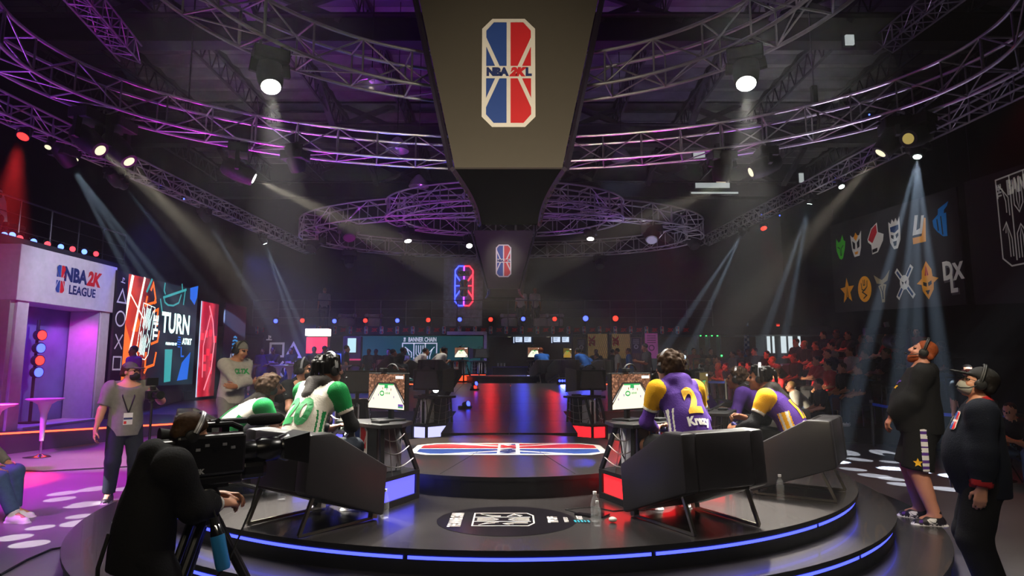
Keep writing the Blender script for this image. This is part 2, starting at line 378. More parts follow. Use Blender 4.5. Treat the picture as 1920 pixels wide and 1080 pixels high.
def strip(Rr, z, parent, mat, a0=0, a1=360, n=160, c=(0, 0), h=.022):
    m = MB(); pts = [(c[0] + Rr * math.cos(R(a0 + (a1 - a0) * i / n)), c[1] + Rr * math.sin(R(a0 + (a1 - a0) * i / n))) for i in range(n + 1)]
    vs = [(x, y, z - h / 2) for x, y in pts] + [(x, y, z + h / 2) for x, y in pts]
    m.add(vs, [(i, i + 1, n + 2 + i, n + 1 + i) for i in range(n)]); o = m.build('light_strip', mat, parent); return o
disc(4.5, 0, .18, stage, 'lower_step'); disc(4.1, .18, .36, stage, 'middle_step'); disc(3.8, .36, .53, stage, 'top_deck')
for r, z in ((4.5, .18), (4.1, .36), (3.8, .53)):
    for a in range(185, 360, 25): strip(r - .022, z - .062, stage, LED_B, a + .25, a + 24.75, 24)
    strip(r - .022, z - .062, stage, LED_B, 5, 184.5, 60)
# raised dais with the shield printed on it
dz = .72; dais = E('logo_dais', 'low round platform with a red and blue shield printed across it', 'platform', (CX, 7.55, .53))
disc(1.78, 0, dz - .53, dais, 'deck', mats=[deck2, riser])
mb = MB(); fr = frame((0, .18, dz - .53), (0, 1, 0), (-1, 0, 0))
league_logo(mb, fr, 1.07, 'NBA2KL', lift=.0015); mb.build('printed_shield', LOGO_M, dais)
mb = MB()
for a in (-.62, .62): mb.bar((a, -1.6, dz - .529), (a * .55, .0, dz - .529), .008, .002)
mb.build('deck_joint', BLK, dais)
# runway of flush panels, rising to the far stage
rw = E('runway', 'glossy dark runway of flush panels leading to the far stage', 'runway', (CX, 9, .53))
def rz_(y): return .72 + max(0, (y - 9.0)) / 9.5 * .5
joints = [9.35, 10.6, 11.9, 13.2, 14.5, 15.8, 17.1, 18.4]
for i in range(len(joints) - 1):
    hw = 1.0 if joints[i] < 11.5 else 2.7; cols = [(-hw, 0), (0, hw)] if hw < 2 else [(-2.7, -1.35), (-1.35, 0), (0, 1.35), (1.35, 2.7)]
    for x0, x1 in cols:
        m = MB(); ya, yb = joints[i] + .004, joints[i + 1] - .004; g = .004
        v = [(x0 + g, ya, rz_(ya)), (x1 - g, ya, rz_(ya)), (x1 - g, yb, rz_(yb)), (x0 + g, yb, rz_(yb))]
        lo = [(a, b, .45 if b < 12 else floor_z(b) - .01) for a, b, c_ in v]
        m.add(v + lo, [(0, 1, 2, 3), (1, 0, 4, 5), (2, 1, 5, 6), (3, 2, 6, 7), (0, 3, 7, 4)])
        o = m.build('deck_panel', deck2, rw); o.matrix_parent_inverse = Matrix.Translation((-CX * 0, -9, -.53))
# floor sticker of the banner tournament on the near deck
st = E('floor_decal', 'black oval floor decal with white maze-line shield and lettering on the near deck', 'decal', (CX, 5.45, .531))
DEC_B = M('decal_black', '#141116', .22); DEC_W = M('decal_white', '#cfc9c2', .3); DEC_C = M('decal_cyan', '#1695a8', .4)
q0 = G(818, 978, .53); q1 = G(1080, 978, .53); cx_ = (q0.x + q1.x) / 2; ry = abs(G(948, 950, .53).y - G(948, 1006, .53).y) / 2; cyy = (G(948, 950, .53).y + G(948, 1006, .53).y) / 2
st.location = (cx_, cyy, .531)
m = MB(); poly_on(m, frame((0, 0, 0), (1, 0, 0), (0, 1, 0)), circ(0, 0, (q1.x - q0.x) / 2, 64, ry), .001); m.build('decal_base', DEC_B, st)
def banner_mark(mb, fr, w, h, lift=.003, t=None, alt=0):
    """maze-line banner: three columns of nested lines in a frame with a pointed foot"""
    t = t or w * .03; x0 = -w / 2; cw = w / 3
    stroke_on(mb, fr, [(-w / 2, h / 2), (w / 2, h / 2), (w / 2, -h * .40), (w * .30, -h / 2), (-w * .30, -h / 2), (-w / 2, -h * .40)], t, lift, True)
    for c in (1, 2): stroke_on(mb, fr, [(x0 + c * cw, h / 2), (x0 + c * cw, -h * .45)], t, lift)
    for c in range(3):
        a = x0 + c * cw; mid = a + cw / 2
        for k in range(1, 3):
            d = cw * .2 * k
            if c == 0:
                stroke_on(mb, fr, [(a + d, h * .46 - d), (a + cw - d, h * .30 - d), (a + cw - d, h * .02 + d)], t * .8, lift); stroke_on(mb, fr, [(a + d, -h * .05 - d), (mid, -h * .02 + d * .3), (a + cw - d, -h * .2), (a + cw - d, -h * .4)], t * .8, lift)
            elif c == 1:
                stroke_on(mb, fr, [(a + d, h * .44), (a + d, h * .12 + d), (mid, h * .03 + d), (a + cw - d, h * .12 + d), (a + cw - d, h * .44)], t * .8, lift); stroke_on(mb, fr, [(a + d, -h * .43), (a + d, -h * .12 - d), (mid, -h * .03 - d), (a + cw - d, -h * .12 - d), (a + cw - d, -h * .43)], t * .8, lift)
            else:
                stroke_on(mb, fr, [(a + cw - d, h * .46 - d), (a + d, h * .25 - d), (a + d, h * .05)], t * .8, lift); stroke_on(mb, fr, [(a + d, -h * .0 - d), (a + cw - d, -h * .12 - d), (a + d, -h * .26 - d * .5)], t * .8, lift)
m = MB(); fr = frame((-.02, .01, 0), (0, 1, 0), (-1, 0, 0)); banner_mark(m, fr, .40, .46, .004); m.build('maze_line_mark', DEC_W, st)
m = MB(); fr = frame((-.36, 0, 0), (0, 1, 0), (-1, 0, 0)); text_on(m, fr, 'THE BANNER CHAIN', .13, (0, .02), .004, bold=.004, sx=.36)
text_on(m, fr, 'TIPOFF', .10, (0, -.72), .004, bold=.005, sx=.6); text_on(m, fr, 'PRESENTED BY', .045, (0, -.82), .004, bold=.001, sx=.5); text_on(m, fr, 'AT&T', .06, (.06, -.93), .004, bold=.002, sx=.8)
m.mat(1)
for k in range(5): poly_on(m, fr, [(-.08, -.88 - k * .025), (-.02, -.875 - k * .025), (-.02, -.89 - k * .025), (-.08, -.895 - k * .025)], .004)
m.build('decal_lettering', [DEC_W, DEC_C], st)

# ------------------------------------------------------------------ trusses
unit = MB().rod((0, 0, 0), (0, 0, 1), 1, n=6).build('tmp', ALU); UNIT = unit.data; bpy.data.objects.remove(unit); UNIT.name = 'brace'
UNIT.polygons.foreach_set('use_smooth', [True] * len(UNIT.polygons))
def brace(parent, a, b, r, name='brace'):
    a = Vector(a); b = Vector(b); d = b - a; o = put(name, UNIT, parent)
    o.matrix_local = Matrix.LocRotScale(a, d.to_track_quat('Z', 'Y'), Vector((r, r, d.length))); return o
def truss(name, label, path, half, parent_loc, rch=.025, rbr=.013, closed=False, group=None, visible=True, fine=None, post=6):
    """box truss along a path of (point, outward unit vector); half = half side"""
    root = E(name, label, 'truss', parent_loc, 0, group); L = Vector(parent_loc); n = len(path)
    P_ = [Vector(p) - L for p, o in path]; O = [Vector(o) for p, o in path]; Z = Vector((0, 0, 1))
    cor = lambda i, so, sz: P_[i % n] + O[i % n] * half * so + Z * half * sz
    vis = [(not visible) or inview(P_[i] + L, 160) for i in range(n)]
    fp = fine or path; nf = len(fp); vf = [(not visible) or inview(p, 160) for p, o in fp]; corf = lambda i, so, sz: Vector(fp[i][0]) - L + Vector(fp[i][1]) * half * so + Z * half * sz
    for so in (-1, 1):
        for sz in (-1, 1):
            run = []; runs = []
            for i in list(range(nf)) + ([0] if closed else []):
                if vf[i]: run.append(corf(i, so, sz))
                elif run: runs.append(run); run = []
            if run: runs.append(run)
            for q in runs:
                if len(q) > 1: MB().tube(q, rch, 8).build('chord', ALU, root, smooth=True)
    for i in range(n if closed else n - 1):
        j = (i + 1) % n
        if not (vis[i] and vis[j]): continue
        for so in (-1, 1):
            brace(root, cor(i, so, -1), cor(i, so, 1), rbr * (1.7 if i % post == 0 else 1.1))
            if (i + (so > 0)) % 2: brace(root, cor(i, so, -1), cor(j, so, 1), rbr)
            else: brace(root, cor(i, so, 1), cor(j, so, -1), rbr)
        for sz in (-1, 1):
            brace(root, cor(i, -1, sz), cor(i, 1, sz), rbr * 1.2)
            if sz < 0: brace(root, cor(i, -1, sz), cor(j, 1, sz), rbr * .9)
    return root
def oval(cx, cy_, a, b, z, n):
    ts = np.linspace(0, 2 * math.pi, 2000); pts = np.stack([cx + a * np.cos(ts), cy_ + b * np.sin(ts)], 1)
    s_ = np.concatenate([[0], np.cumsum(np.hypot(*np.diff(pts, axis=0).T))]); out = []
    for k in range(n):
        t = np.interp(s_[-1] * k / n, s_, ts); nv = Vector((math.cos(t) / a, math.sin(t) / b, 0)).normalized()
        out.append(((cx + a * math.cos(t), cy_ + b * math.sin(t), z), nv))
    return out
NZ = 5.86
truss('ring_truss', 'large oval silver truss ring hanging over the near stage', oval(-.05, 8, 6.6, 4.0, NZ, 46), .24, (-.05, 8, NZ), closed=True, fine=oval(-.05, 8, 6.6, 4.0, NZ, 184), group=None)
truss('ring_truss', 'smaller oval silver truss ring hanging inside the near large ring', oval(-.05, 5.8, 3.5, 3.0, NZ - .02, 28), .24, (-.05, 5.8, NZ), closed=True, fine=oval(-.05, 5.8, 3.5, 3.0, NZ - .02, 112))
FZ = 6.03
truss('ring_truss', 'large oval truss ring hanging over the far stage', oval(-.33, 20, 6.2, 3.3, FZ, 46), .25, (-.33, 20, FZ), .026, .014, closed=True, fine=oval(-.33, 20, 6.2, 3.3, FZ, 184))
truss('ring_truss', 'smaller oval truss ring inside the far large ring', oval(-.2, 17.4, 3.1, 2.0, FZ, 26), .24, (-.2, 17.4, FZ), .026, .014, closed=True, fine=oval(-.2, 17.4, 3.1, 2.0, FZ, 104))
def straight(a, b, n):
    a = Vector(a); b = Vector(b); d = (b - a).normalized(); o = Vector((d.y, -d.x, 0)).normalized(); return [(a + (b - a) * i / n, o) for i in range(n + 1)]
truss('straight_truss', 'long straight lighting truss along the left side', straight((-8.1, 8.5, 5.75), (-8.1, 25, 6.35), 34), .17, (-8.1, 8.5, 5.75), .022, .012)
truss('straight_truss', 'long straight lighting truss along the right side', straight((8.1, 8.5, 6.15), (8.1, 26, 6.9), 36), .17, (8.1, 8.5, 6.15), .022, .012)
truss('straight_truss', 'short truss stub end hanging under the roof at top left', straight(W(110, -60, 9.5), W(245, 100, 13), 8), .2, W(110, -60, 9.5), .02, .012)
truss('straight_truss', 'dark truss stub end hanging under the roof at top right', straight(W(1840, -60, 10), W(1655, 85, 14), 8), .2, W(1840, -60, 10), .02, .012)

# ------------------------------------------------------------------ tapered hanging screens
panel_m = M('display_fabric', '#4c463e', .65, noise=.03); led_blk = M('led_screen_off', '#030304', .9, spec=.05); trimp = M('frame_rail', '#3a3044', .5, .5)
def hanger(name, label, Yn, Yf, zb, wb, wt, ztop, wf, loclogo):
    root = E(name, label, 'display', (CX, Yn, zb)); H = ztop - zb
    m = MB(); m.prism([(-wb / 2, 0), (wb / 2, 0), (wt / 2, H), (-wt / 2, H)], ((0, 0, 0), (1, 0, 0), (0, 0, 1)), -.06); m.build('front_panel', panel_m, root)
    m = MB(); fr = frame((0, -.001, 0), (1, 0, 0), (0, 0, 1)); fr.translation = Vector((0.03 * wb * 0, -.002, loclogo[1]))
    league_logo(m, fr, loclogo[0], lift=.004); m.build('shield_emblem', LOGO_M, root)
    D = Yf - Yn; N = 10
    def hw(t): return wb / 2 * (1 - t) + wf / 2 * t - .05 * wb * math.sin(math.pi * t)
    for sx in (-1, 1):
        vs = []; fs = []
        for i in range(N + 1):
            t = i / N; x = hw(t) * sx; y = .06 + D * t; sl = (wt - wb) / 2 * (1 - .35 * t); vs += [(x, y, 0), (x + sl * sx, y, H)]
        for i in range(N): f = (2 * i, 2 * i + 1, 2 * i + 3, 2 * i + 2); fs.append(f if sx < 0 else f[::-1])
        mm = MB().add(vs, fs); mm.build('side_screen', led_blk, root)
        mm = MB(); mm.tube([(hw(i / N) * sx * 1.05, .06 + D * i / N, .0) for i in range(N + 1)], .035, 4); mm.build('bottom_rail', trimp, root)
        for i in range(1, N):
            MB().box((hw(i / N) * sx * 1.05, .06 + D * i / N, -.03), (.03, .05, .03)).build('rail_clamp', BLK, root)
        mm = MB(); mm.tube([((wb / 2 + .05) * sx, .10, 0), ((wt / 2 + .05) * sx, .10, H)], .035, 4); mm.build('edge_rail', trimp, root)
    vs = [(-hw(i / N), .06 + D * i / N, .02) for i in range(N + 1)] + [(hw(i / N), .06 + D * i / N, .02) for i in range(N + 1)]
    MB().add(vs, [(i, N + 1 + i, N + 2 + i, i + 1)[::-1] for i in range(N)]).build('under_screen', led_blk, root)
    m = MB(); m.add([(-hw(1), D + .06, 0), (hw(1), D + .06, 0), (hw(1) + .3, D + .06, H), (-hw(1) - .3, D + .06, H)], [(3, 2, 1, 0)]); m.build('rear_screen', led_blk, root)
    for sx in (-1, 1): MB().rod((wt * .4 * sx, D / 2, H), (wt * .4 * sx, D / 2, 10.955 - zb), .015).build('suspension_cable', STEEL, root)
    return root
a = W(946, 314, 7.0); zt = W(946, 0, 7.0).z; wt7 = (W(1115, 0, 7).x - W(782, 0, 7).x)
hz = (W(943, 136, 7).z - a.z)
hanger('hanging_display', 'grey tapered hanging screen with a large shield over the near stage', 7.0, 9.9, a.z, (W(1047, 314, 7).x - W(845, 314, 7).x), wt7 + (wt7 - 1.2) * .2, zt + .4, .93, ((W(993, 136, 7).x - W(893, 136, 7).x), hz))
b = W(942, 541, 18.4)
h2 = hanger('hanging_display', 'small grey tapered hanging screen with a shield over the far stage', 18.4, 20.9, b.z, (W(970, 541, 18.4).x - W(915, 541, 18.4).x), (W(1000, 430, 18.4).x - W(885, 430, 18.4).x), W(942, 432, 18.4).z, 1.2, ((W(953, 489, 18.4).x - W(924, 489, 18.4).x), W(939, 489, 18.4).z - b.z))
h2.location.x = -.25

# ------------------------------------------------------------------ figures: smooth-union bodies meshed with surface nets
class SD:
    def __init__(s): s.p = []
    def cap(s, a, b, ra, rb=None, k=.025, m=0, flat=None, ff=1.0, noise=None):
        s.p.append(('c', np.array(a, float), np.array(b, float), ra, ra if rb is None else rb, k, m, None if flat is None else np.array(flat, float), ff, noise)); return s
    def ell(s, c, r, rot=None, k=.025, m=0, noise=None, op='u'):
        r = np.array(r if hasattr(r, '__len__') else (r,) * 3, float)
        s.p.append(('e' if op == 'u' else 'x', np.array(c, float), r, np.eye(3) if rot is None else np.array(rot, float), 0, k, m, None, 1, noise)); return s
    def cut(s, p, n, c=None, r=9.0):
        """keep the side the normal points away from, inside a ball of radius r about c"""
        n = np.array(n, float); n /= np.linalg.norm(n); s.p.append(('k', np.array(p, float), n, np.array(p if c is None else c, float), r, 0, 0, None, 1, None)); return s
    @staticmethod
    def dist(q, X):
        t = q[0]
        if t == 'c':
            a, b, ra, rb = q[1:5]; ab = b - a; L = max(1e-12, ab @ ab); pa = X - a; h = np.clip((pa @ ab) / L, 0, 1)
            w = pa - h[..., None] * ab
            if q[7] is not None:
                f = q[7] / np.linalg.norm(q[7]); comp = w @ f; w = w + (comp * (1 / q[8] - 1))[..., None] * f
                d = np.sqrt((w * w).sum(-1)) - (ra + h * (rb - ra)); d = d * min(1.0, q[8] * 1.15)
            else: d = np.sqrt((w * w).sum(-1)) - (ra + h * (rb - ra))
        else:
            w = (X - q[1]) @ q[3]; r = q[2]; k0 = np.sqrt(((w / r) ** 2).sum(-1)); k1 = np.sqrt(((w / r ** 2) ** 2).sum(-1)); d = k0 * (k0 - 1) / np.maximum(k1, 1e-6)
        if q[9] is not None:
            am, fr = q[9]; d = d + am * np.sin(X[..., 0] * fr) * np.sin(X[..., 1] * fr * 1.13 + 1) * np.sin(X[..., 2] * fr * .93 + 2)
        return d
    def bounds(s):
        lo = np.full(3, 9e9); hi = -lo
        for q in s.p:
            if q[0] == 'c': r = max(q[3], q[4]) * 1.05; pts = [q[1], q[2]]
            elif q[0] == 'e': r = q[2].max(); pts = [q[1]]
            else: continue
            for p in pts: lo = np.minimum(lo, p - r); hi = np.maximum(hi, p + r)
        return lo, hi
    def field(s, X):
        D = np.full(X.shape[:-1], 9.0)
        for q in s.p:
            if q[0] == 'k': continue
            d = s.dist(q, X); k = q[5]
            if q[0] == 'e' or q[0] == 'c': h = np.maximum(k - np.abs(D - d), 0) / k; D = np.minimum(D, d) - h * h * k * .25
            else: h = np.maximum(k - np.abs(D + d), 0) / k; D = np.maximum(D, -d) + h * h * k * .25
        return D
    def mesh(s, h):
        lo, hi = s.bounds(); lo = lo - 2.5 * h; n = np.ceil((hi - lo) / h + 3).astype(int)
        D = np.full(n, 9.0, np.float32); B = np.full(n, 9.0, np.float32); I = np.zeros(n, np.uint8)
        ax = [lo[i] + h * np.arange(n[i]) for i in range(3)]
        for q in s.p:
            t = q[0]; mg = 2.2 * h + q[5]
            if t == 'c': r = max(q[3], q[4]) * 1.05 + mg; a = np.minimum(q[1], q[2]) - r; b = np.maximum(q[1], q[2]) + r
            elif t == 'k': a = q[3] - q[4]; b = q[3] + q[4]
            else: r = q[2].max() + mg; a = q[1] - r; b = q[1] + r
            i0 = np.clip(np.floor((a - lo) / h).astype(int), 0, n); i1 = np.clip(np.ceil((b - lo) / h).astype(int) + 1, 0, n)
            if (i1 <= i0).any(): continue
            sl = tuple(slice(i0[i], i1[i]) for i in range(3))
            X = np.stack(np.meshgrid(*[ax[i][sl[i]] for i in range(3)], indexing='ij'), -1)
            if t == 'k': D[sl] = np.maximum(D[sl], (X - q[1]) @ q[2]); continue
            d = s.dist(q, X); cur = D[sl]; k = q[5]
            if t == 'x': hh = np.maximum(k - np.abs(cur + d), 0) / k; D[sl] = np.maximum(cur, -d) + hh * hh * k * .25; continue
            bb = B[sl]; w = d < bb; bb[w] = d[w]; ii = I[sl]; ii[w] = q[6]
            hh = np.maximum(k - np.abs(cur - d), 0) / k; D[sl] = np.minimum(cur, d) - hh * hh * k * .25
        D[0] = D[-1] = 9; D[:, 0] = D[:, -1] = 9; D[:, :, 0] = D[:, :, -1] = 9
        S_ = D < 0; c = np.zeros(n - 1, np.uint8)
        offs = [(i, j, k) for i in (0, 1) for j in (0, 1) for k in (0, 1)]
        for o in offs: c += S_[o[0]:n[0] - 1 + o[0], o[1]:n[1] - 1 + o[1], o[2]:n[2] - 1 + o[2]]
        act = (c > 0) & (c < 8); ijk = np.argwhere(act); idx = np.full(n - 1, -1, np.int32); idx[act] = np.arange(len(ijk))
        acc = np.zeros((len(ijk), 3)); cnt = np.zeros(len(ijk))
        for o1 in offs:
            for a in range(3):
                if o1[a]: continue
                o2 = list(o1); o2[a] = 1
                d1 = D[tuple((ijk + o1).T)]; d2 = D[tuple((ijk + o2).T)]; cr = (d1 < 0) != (d2 < 0)
                t_ = np.where(cr, d1 / np.where(cr, d1 - d2, 1), 0); pt = np.array(o1) + t_[:, None] * (np.array(o2) - np.array(o1))
                acc += pt * cr[:, None]; cnt += cr
        V = lo + h * (ijk + acc / cnt[:, None]); Fs = []
        for a in range(3):
            b, c_ = (a + 1) % 3, (a + 2) % 3
            s0 = [slice(None)] * 3; s1 = [slice(None)] * 3; s0[a] = slice(0, n[a] - 1); s1[a] = slice(1, n[a])
            e = S_[tuple(s0)] != S_[tuple(s1)]; E_ = np.argwhere(e)
            E_ = E_[(E_[:, b] > 0) & (E_[:, c_] > 0) & (E_[:, b] < n[b] - 1) & (E_[:, c_] < n[c_] - 1)]
            if not len(E_): continue
            db = np.zeros(3, int); db[b] = 1; dc = np.zeros(3, int); dc[c_] = 1
            g = lambda q: idx[tuple(q.T)]
            quad = np.stack([g(E_ - db - dc), g(E_ - dc), g(E_), g(E_ - db)], 1); ins = S_[tuple(E_.T)]
            quad[~ins] = quad[~ins][:, ::-1]; Fs.append(quad)
        F = np.concatenate(Fs); F = F[(F >= 0).all(1)]
        vi = np.clip(np.round((V - lo) / h).astype(int), 0, n - 1); mid = I[tuple(vi.T)][F[:, 0]]
        return V, F, mid
def sd_obj(name, sd, h, mats, parent=None, matfn=None, exact=False):
    V, F, mid = sd.mesh(h); me = bpy.data.meshes.new(name)
    me.vertices.add(len(V)); me.vertices.foreach_set('co', V.ravel()); me.loops.add(F.size); me.loops.foreach_set('vertex_index', F.ravel().astype(np.int32))
    me.polygons.add(len(F)); me.polygons.foreach_set('loop_start', np.arange(0, F.size, 4, dtype=np.int32)); me.polygons.foreach_set('loop_total', np.full(len(F), 4, np.int32))
    if not isinstance(mats, (list, tuple)): mats = [mats]
    for m in mats: me.materials.append(m)
    if exact:
        X = V[F].mean(1); B = np.full(len(X), 9.0); mid = np.zeros(len(X), int)
        for q in sd.p:
            if q[0] not in 'ce': continue
            dd = sd.dist(q, X); w = dd < B; B[w] = dd[w]; mid[w] = q[6]
    if matfn is not None: mid = matfn(V[F].mean(1), mid)
    me.polygons.foreach_set('material_index', np.clip(mid, 0, len(mats) - 1).astype(np.int32)); me.polygons.foreach_set('use_smooth', np.ones(len(F), bool))
    me.update(); me.validate(); return put(name, me, parent)

def ik(a, t, l1, l2, pole):
    a = np.array(a, float); t = np.array(t, float); pole = np.array(pole, float); d = t - a; L = np.linalg.norm(d); mx = (l1 + l2) * .998
    if L > mx: d = d / L * mx; L = mx; t = a + d
    u = d / L; x = (l1 * l1 - l2 * l2 + L * L) / (2 * L); y = math.sqrt(max(0, l1 * l1 - x * x)); p = pole - u * (pole @ u); p = p / max(1e-9, np.linalg.norm(p))
    return a + u * x + p * y, t
def rotm(ax, deg): return np.array(Matrix.Rotation(R(deg), 3, ax))
def nrm(v): v = np.array(v, float); return v / np.linalg.norm(v)

class Fig:
    """joints of one person; local frame: faces +Y, right hand at +X, feet at z=0"""
    def __init__(s, H=1.75, g=1.0, pel=(0, 0, .93), lean=4, slump=0, side=0, twist=0, head=(0, 0, 0), hands=None, poles=None, feet=None, kpoles=None, toes=None, neckf=0.0):
        k = s.k = H / 1.75; s.g = g; s.H = H
        s.pel = np.array(pel, float) * (k if pel[2] > .8 else 1); X = np.array
        T = rotm('Z', twist) @ rotm('Y', side) @ rotm('X', -lean); T2 = rotm('Z', twist * 1.5) @ rotm('Y', side * 1.2) @ rotm('X', -lean - slump)
        s.T, s.T2 = T, T2; s.r, s.f, s.u = T2[:, 0], T2[:, 1], T2[:, 2]
        s.mid = s.pel + T[:, 2] * .22 * k; s.chest = s.mid + T2[:, 2] * .17 * k; s.nb = s.chest + T2[:, 2] * .135 * k + T2[:, 1] * .0
        hp, hy, hr = head; nd = nrm(T2[:, 2] * (1 - neckf) + X([0, 0, .5]) + T2[:, 1] * (.18 + neckf)); s.hb = s.nb + nd * .062 * k
        s.HR = rotm('Z', hy) @ rotm('Y', hr) @ rotm('X', hp); s.hc = s.hb + s.HR @ X([0, .022, .098]) * k
        sw = .178 * k * (1 + (g - 1) * .5); s.sh = {1: s.chest + T2 @ X([sw, -.005, .095 * k]), -1: s.chest + T2 @ X([-sw, -.005, .095 * k])}
        s.hip = {q: s.pel + rotm('Z', twist * .3) @ X([.092 * k * q * (1 + (g - 1) * .5), 0, -.02]) for q in (1, -1)}
        hands = hands or {}; poles = poles or {}; feet = feet or {}; kpoles = kpoles or {}; toes = toes or {}
        s.el, s.wr, s.kn, s.an, s.toe = {}, {}, {}, {}, {}
        for q in (1, -1):
            t = hands.get(q, s.sh[q] + X([.07 * q, .05, -.53]) * k)
            s.el[q], s.wr[q] = ik(s.sh[q], t, .285 * k, .255 * k, poles.get(q, (.35 * q, -1, -.3)))
            t = feet.get(q, X([.1 * q, -.03, .085])); t = X(t, float)
            s.kn[q], s.an[q] = ik(s.hip[q], t, .43 * k, .42 * k, kpoles.get(q, (.1 * q, 1, .1))); s.toe[q] = nrm(X(toes.get(q, (.25 * q, 1, 0))))
    def torso(s, d, inf=0.0, m=0, fat=1.0, belly=0.0):
        k, g = s.k, s.g; i = inf; T, T2 = s.T, s.T2
        d.cap(s.pel, s.pel + T[:, 2] * .1 * k, .158 * k * g + i, .150 * k * g + i, .03, m, T[:, 1], .80)
        d.cap(s.pel + T[:, 2] * .09 * k, s.mid, .148 * k * g + i, .146 * k * g + i, .04, m, T[:, 1], .76)
        d.cap(s.mid, s.chest, .146 * k * g + i, .162 * k * g ** .6 + i, .04, m, T2[:, 1], .70)
        d.cap(s.chest, s.chest + T2[:, 2] * .05 * k, .16 * k * g ** .6 + i, .13 * k + i, .04, m, T2[:, 1], .66)
        d.cap(s.sh[-1] * .92 + s.chest * .08, s.sh[1] * .92 + s.chest * .08, .062 * k + i, None, .05, m)
        d.cap(s.chest + T2[:, 2] * .06 * k, s.nb - T2[:, 2] * .01, .085 * k + i, .06 * k + i * .6, .05, m)
        if belly: d.ell(s.pel + T[:, 2] * .16 * k + T[:, 1] * (.07 + belly * .5) * k, np.array((.165 * g, .09 + belly, .22)) * k + i, T, .12, m)
    def arm(s, d, q, inf=0.0, m=0, upto=1.0, m2=None, thick=1.0):
        k = s.k; th = thick * (s.g ** .5); up = .051 * k * th
        d.cap(s.sh[q] - s.u * .01, s.sh[q] * .75 + s.el[q] * .25, .060 * k * th + inf, up + .004 + inf, .03, m)
        if upto <= 1: e = s.sh[q] * (1 - upto) + s.el[q] * upto; d.cap(s.sh[q], e, up + .003 + inf, (.051 - .010 * upto) * k * th + inf, .03, m)
        else:
            d.cap(s.sh[q], s.el[q], up + inf, .041 * k * th + inf, .03, m); t = upto - 1; e = s.el[q] * (1 - t) + s.wr[q] * t
            d.cap(s.el[q], s.el[q] * .6 + s.wr[q] * .4, .041 * k * th + inf, .040 * k * th + inf, .03, m if m2 is None else m2)
            d.cap(s.el[q], e, .040 * k * th + inf, (.040 - .013 * t) * k * th + inf, .03, m if m2 is None else m2)
        return e
    def leg(s, d, q, inf=0.0, m=0, upto=2.0, loose=0.0, thick=1.0):
        k = s.k; th = thick * s.g ** .5; kn, hip, an = s.kn[q], s.hip[q], s.an[q]
        d.cap(hip, hip * .3 + kn * .7, .088 * k * th + inf, .066 * k * th + inf + loose * .6, .04, m)
        if upto <= 1: e = hip * (1 - upto) + kn * upto; d.cap(hip, e, .086 * k * th + inf, (.086 - .022 * upto) * k * th + inf + loose, .03, m)
        else:
            d.cap(hip, kn, .084 * k * th + inf, .057 * k * th + inf + loose, .03, m); t = upto - 1; e = kn * (1 - t) + an * t
            d.cap(kn, e, .055 * k * th + inf + loose, (.055 - .017 * t) * k * th + inf + loose, .03, m)
            if not loose:
                bk = nrm(np.cross(np.cross(an - kn, [0, 0, 1.0]) + 1e-6, an - kn)); sd = 1 if bk @ (kn - (hip + an) / 2) < 0 else -1
                d.cap(kn * .85 + an * .15 + bk * .014 * sd, kn * .45 + an * .55 + bk * .006 * sd, .05 * k * th + inf, .04 * k * th + inf, .03, m)
        return e
    def headp(s, d, m=0, me=None, ml=None, detail=True, beard=None):
        k = s.k; Hc = lambda p: s.hc + s.HR @ (np.array(p) * k); e = lambda p, r, kk=.02, mm=m, op='u': d.ell(Hc(p), np.array(r) * k, s.HR, kk, mm, op=op)
        d.cap(s.nb - s.u * .04, s.hb + s.HR @ np.array([0, -.005, .04]) * k, .060 * k * s.g ** .4, .054 * k * s.g ** .4, .03, m)
        e((0, -.018, .038), (.074, .092, .082)); e((0, .022, -.022), (.064, .066, .072)); e((0, .030, -.072), (.043, .045, .036), .03)
        e((0, .066, -.098), (.020, .018, .016), .02)
        d.cap(Hc((0, .088, .022)), Hc((0, .112, -.020)), .008 * k, .0125 * k, .016, m); e((0, .098, -.024), (.019, .012, .010), .012)
        if detail:
            d.cap(Hc((-.036, .077, .036)), Hc((.036, .077, .036)), .011 * k, None, .016, m)
            for q in (-1, 1):
                e((.031 * q, .098, .014), (.017, .014, .011), .012, m, 'x'); e((.044 * q, .062, -.022), (.020, .018, .018), .02)
                e((.031 * q, .078, .013), (.0125, .0125, .0115), .003, m if me is None else me)
            e((0, .089, -.055), (.023, .010, .0055), .006, m if ml is None else ml); e((0, .087, -.066), (.019, .010, .0065), .006, m if ml is None else ml)
        for q in (-1, 1): e((.077 * q, -.006, -.002), (.011, .021, .032), .008)
    def hand(s, d, q, m=0, dirn=None, palm=None, curl=.35, thumb=1.0, lod=0, fing=None):
        k = s.k; w = s.wr[q]; dd = nrm(dirn if dirn is not None else s.wr[q] - s.el[q]); n = np.array(palm if palm is not None else (-q, 0, 0), float); n = nrm(n - dd * (n @ dd))
        t = np.cross(dd, n) * q; P_ = lambda a, b, c=0: w + (dd * a + t * b + n * c) * k
        if lod:
            d.cap(P_(0, 0), P_(.075, 0), .030 * k, .036 * k, .02, m, n, .55); d.cap(P_(.08, 0), P_(.15, 0, .05 * curl), .033 * k, .022 * k, .02, m, n, .6); d.cap(P_(.03, .03), P_(.08, .055, .03), .015 * k, .012 * k, .015, m); return P_
        d.cap(P_(-.02, 0), P_(.03, 0), .026 * k, .027 * k, .015, m, n, .75)
        of = (.031, .0105, -.010, -.029); kd = (.092, .096, .091, .082); ln = (.95, 1.06, 1.0, .78)
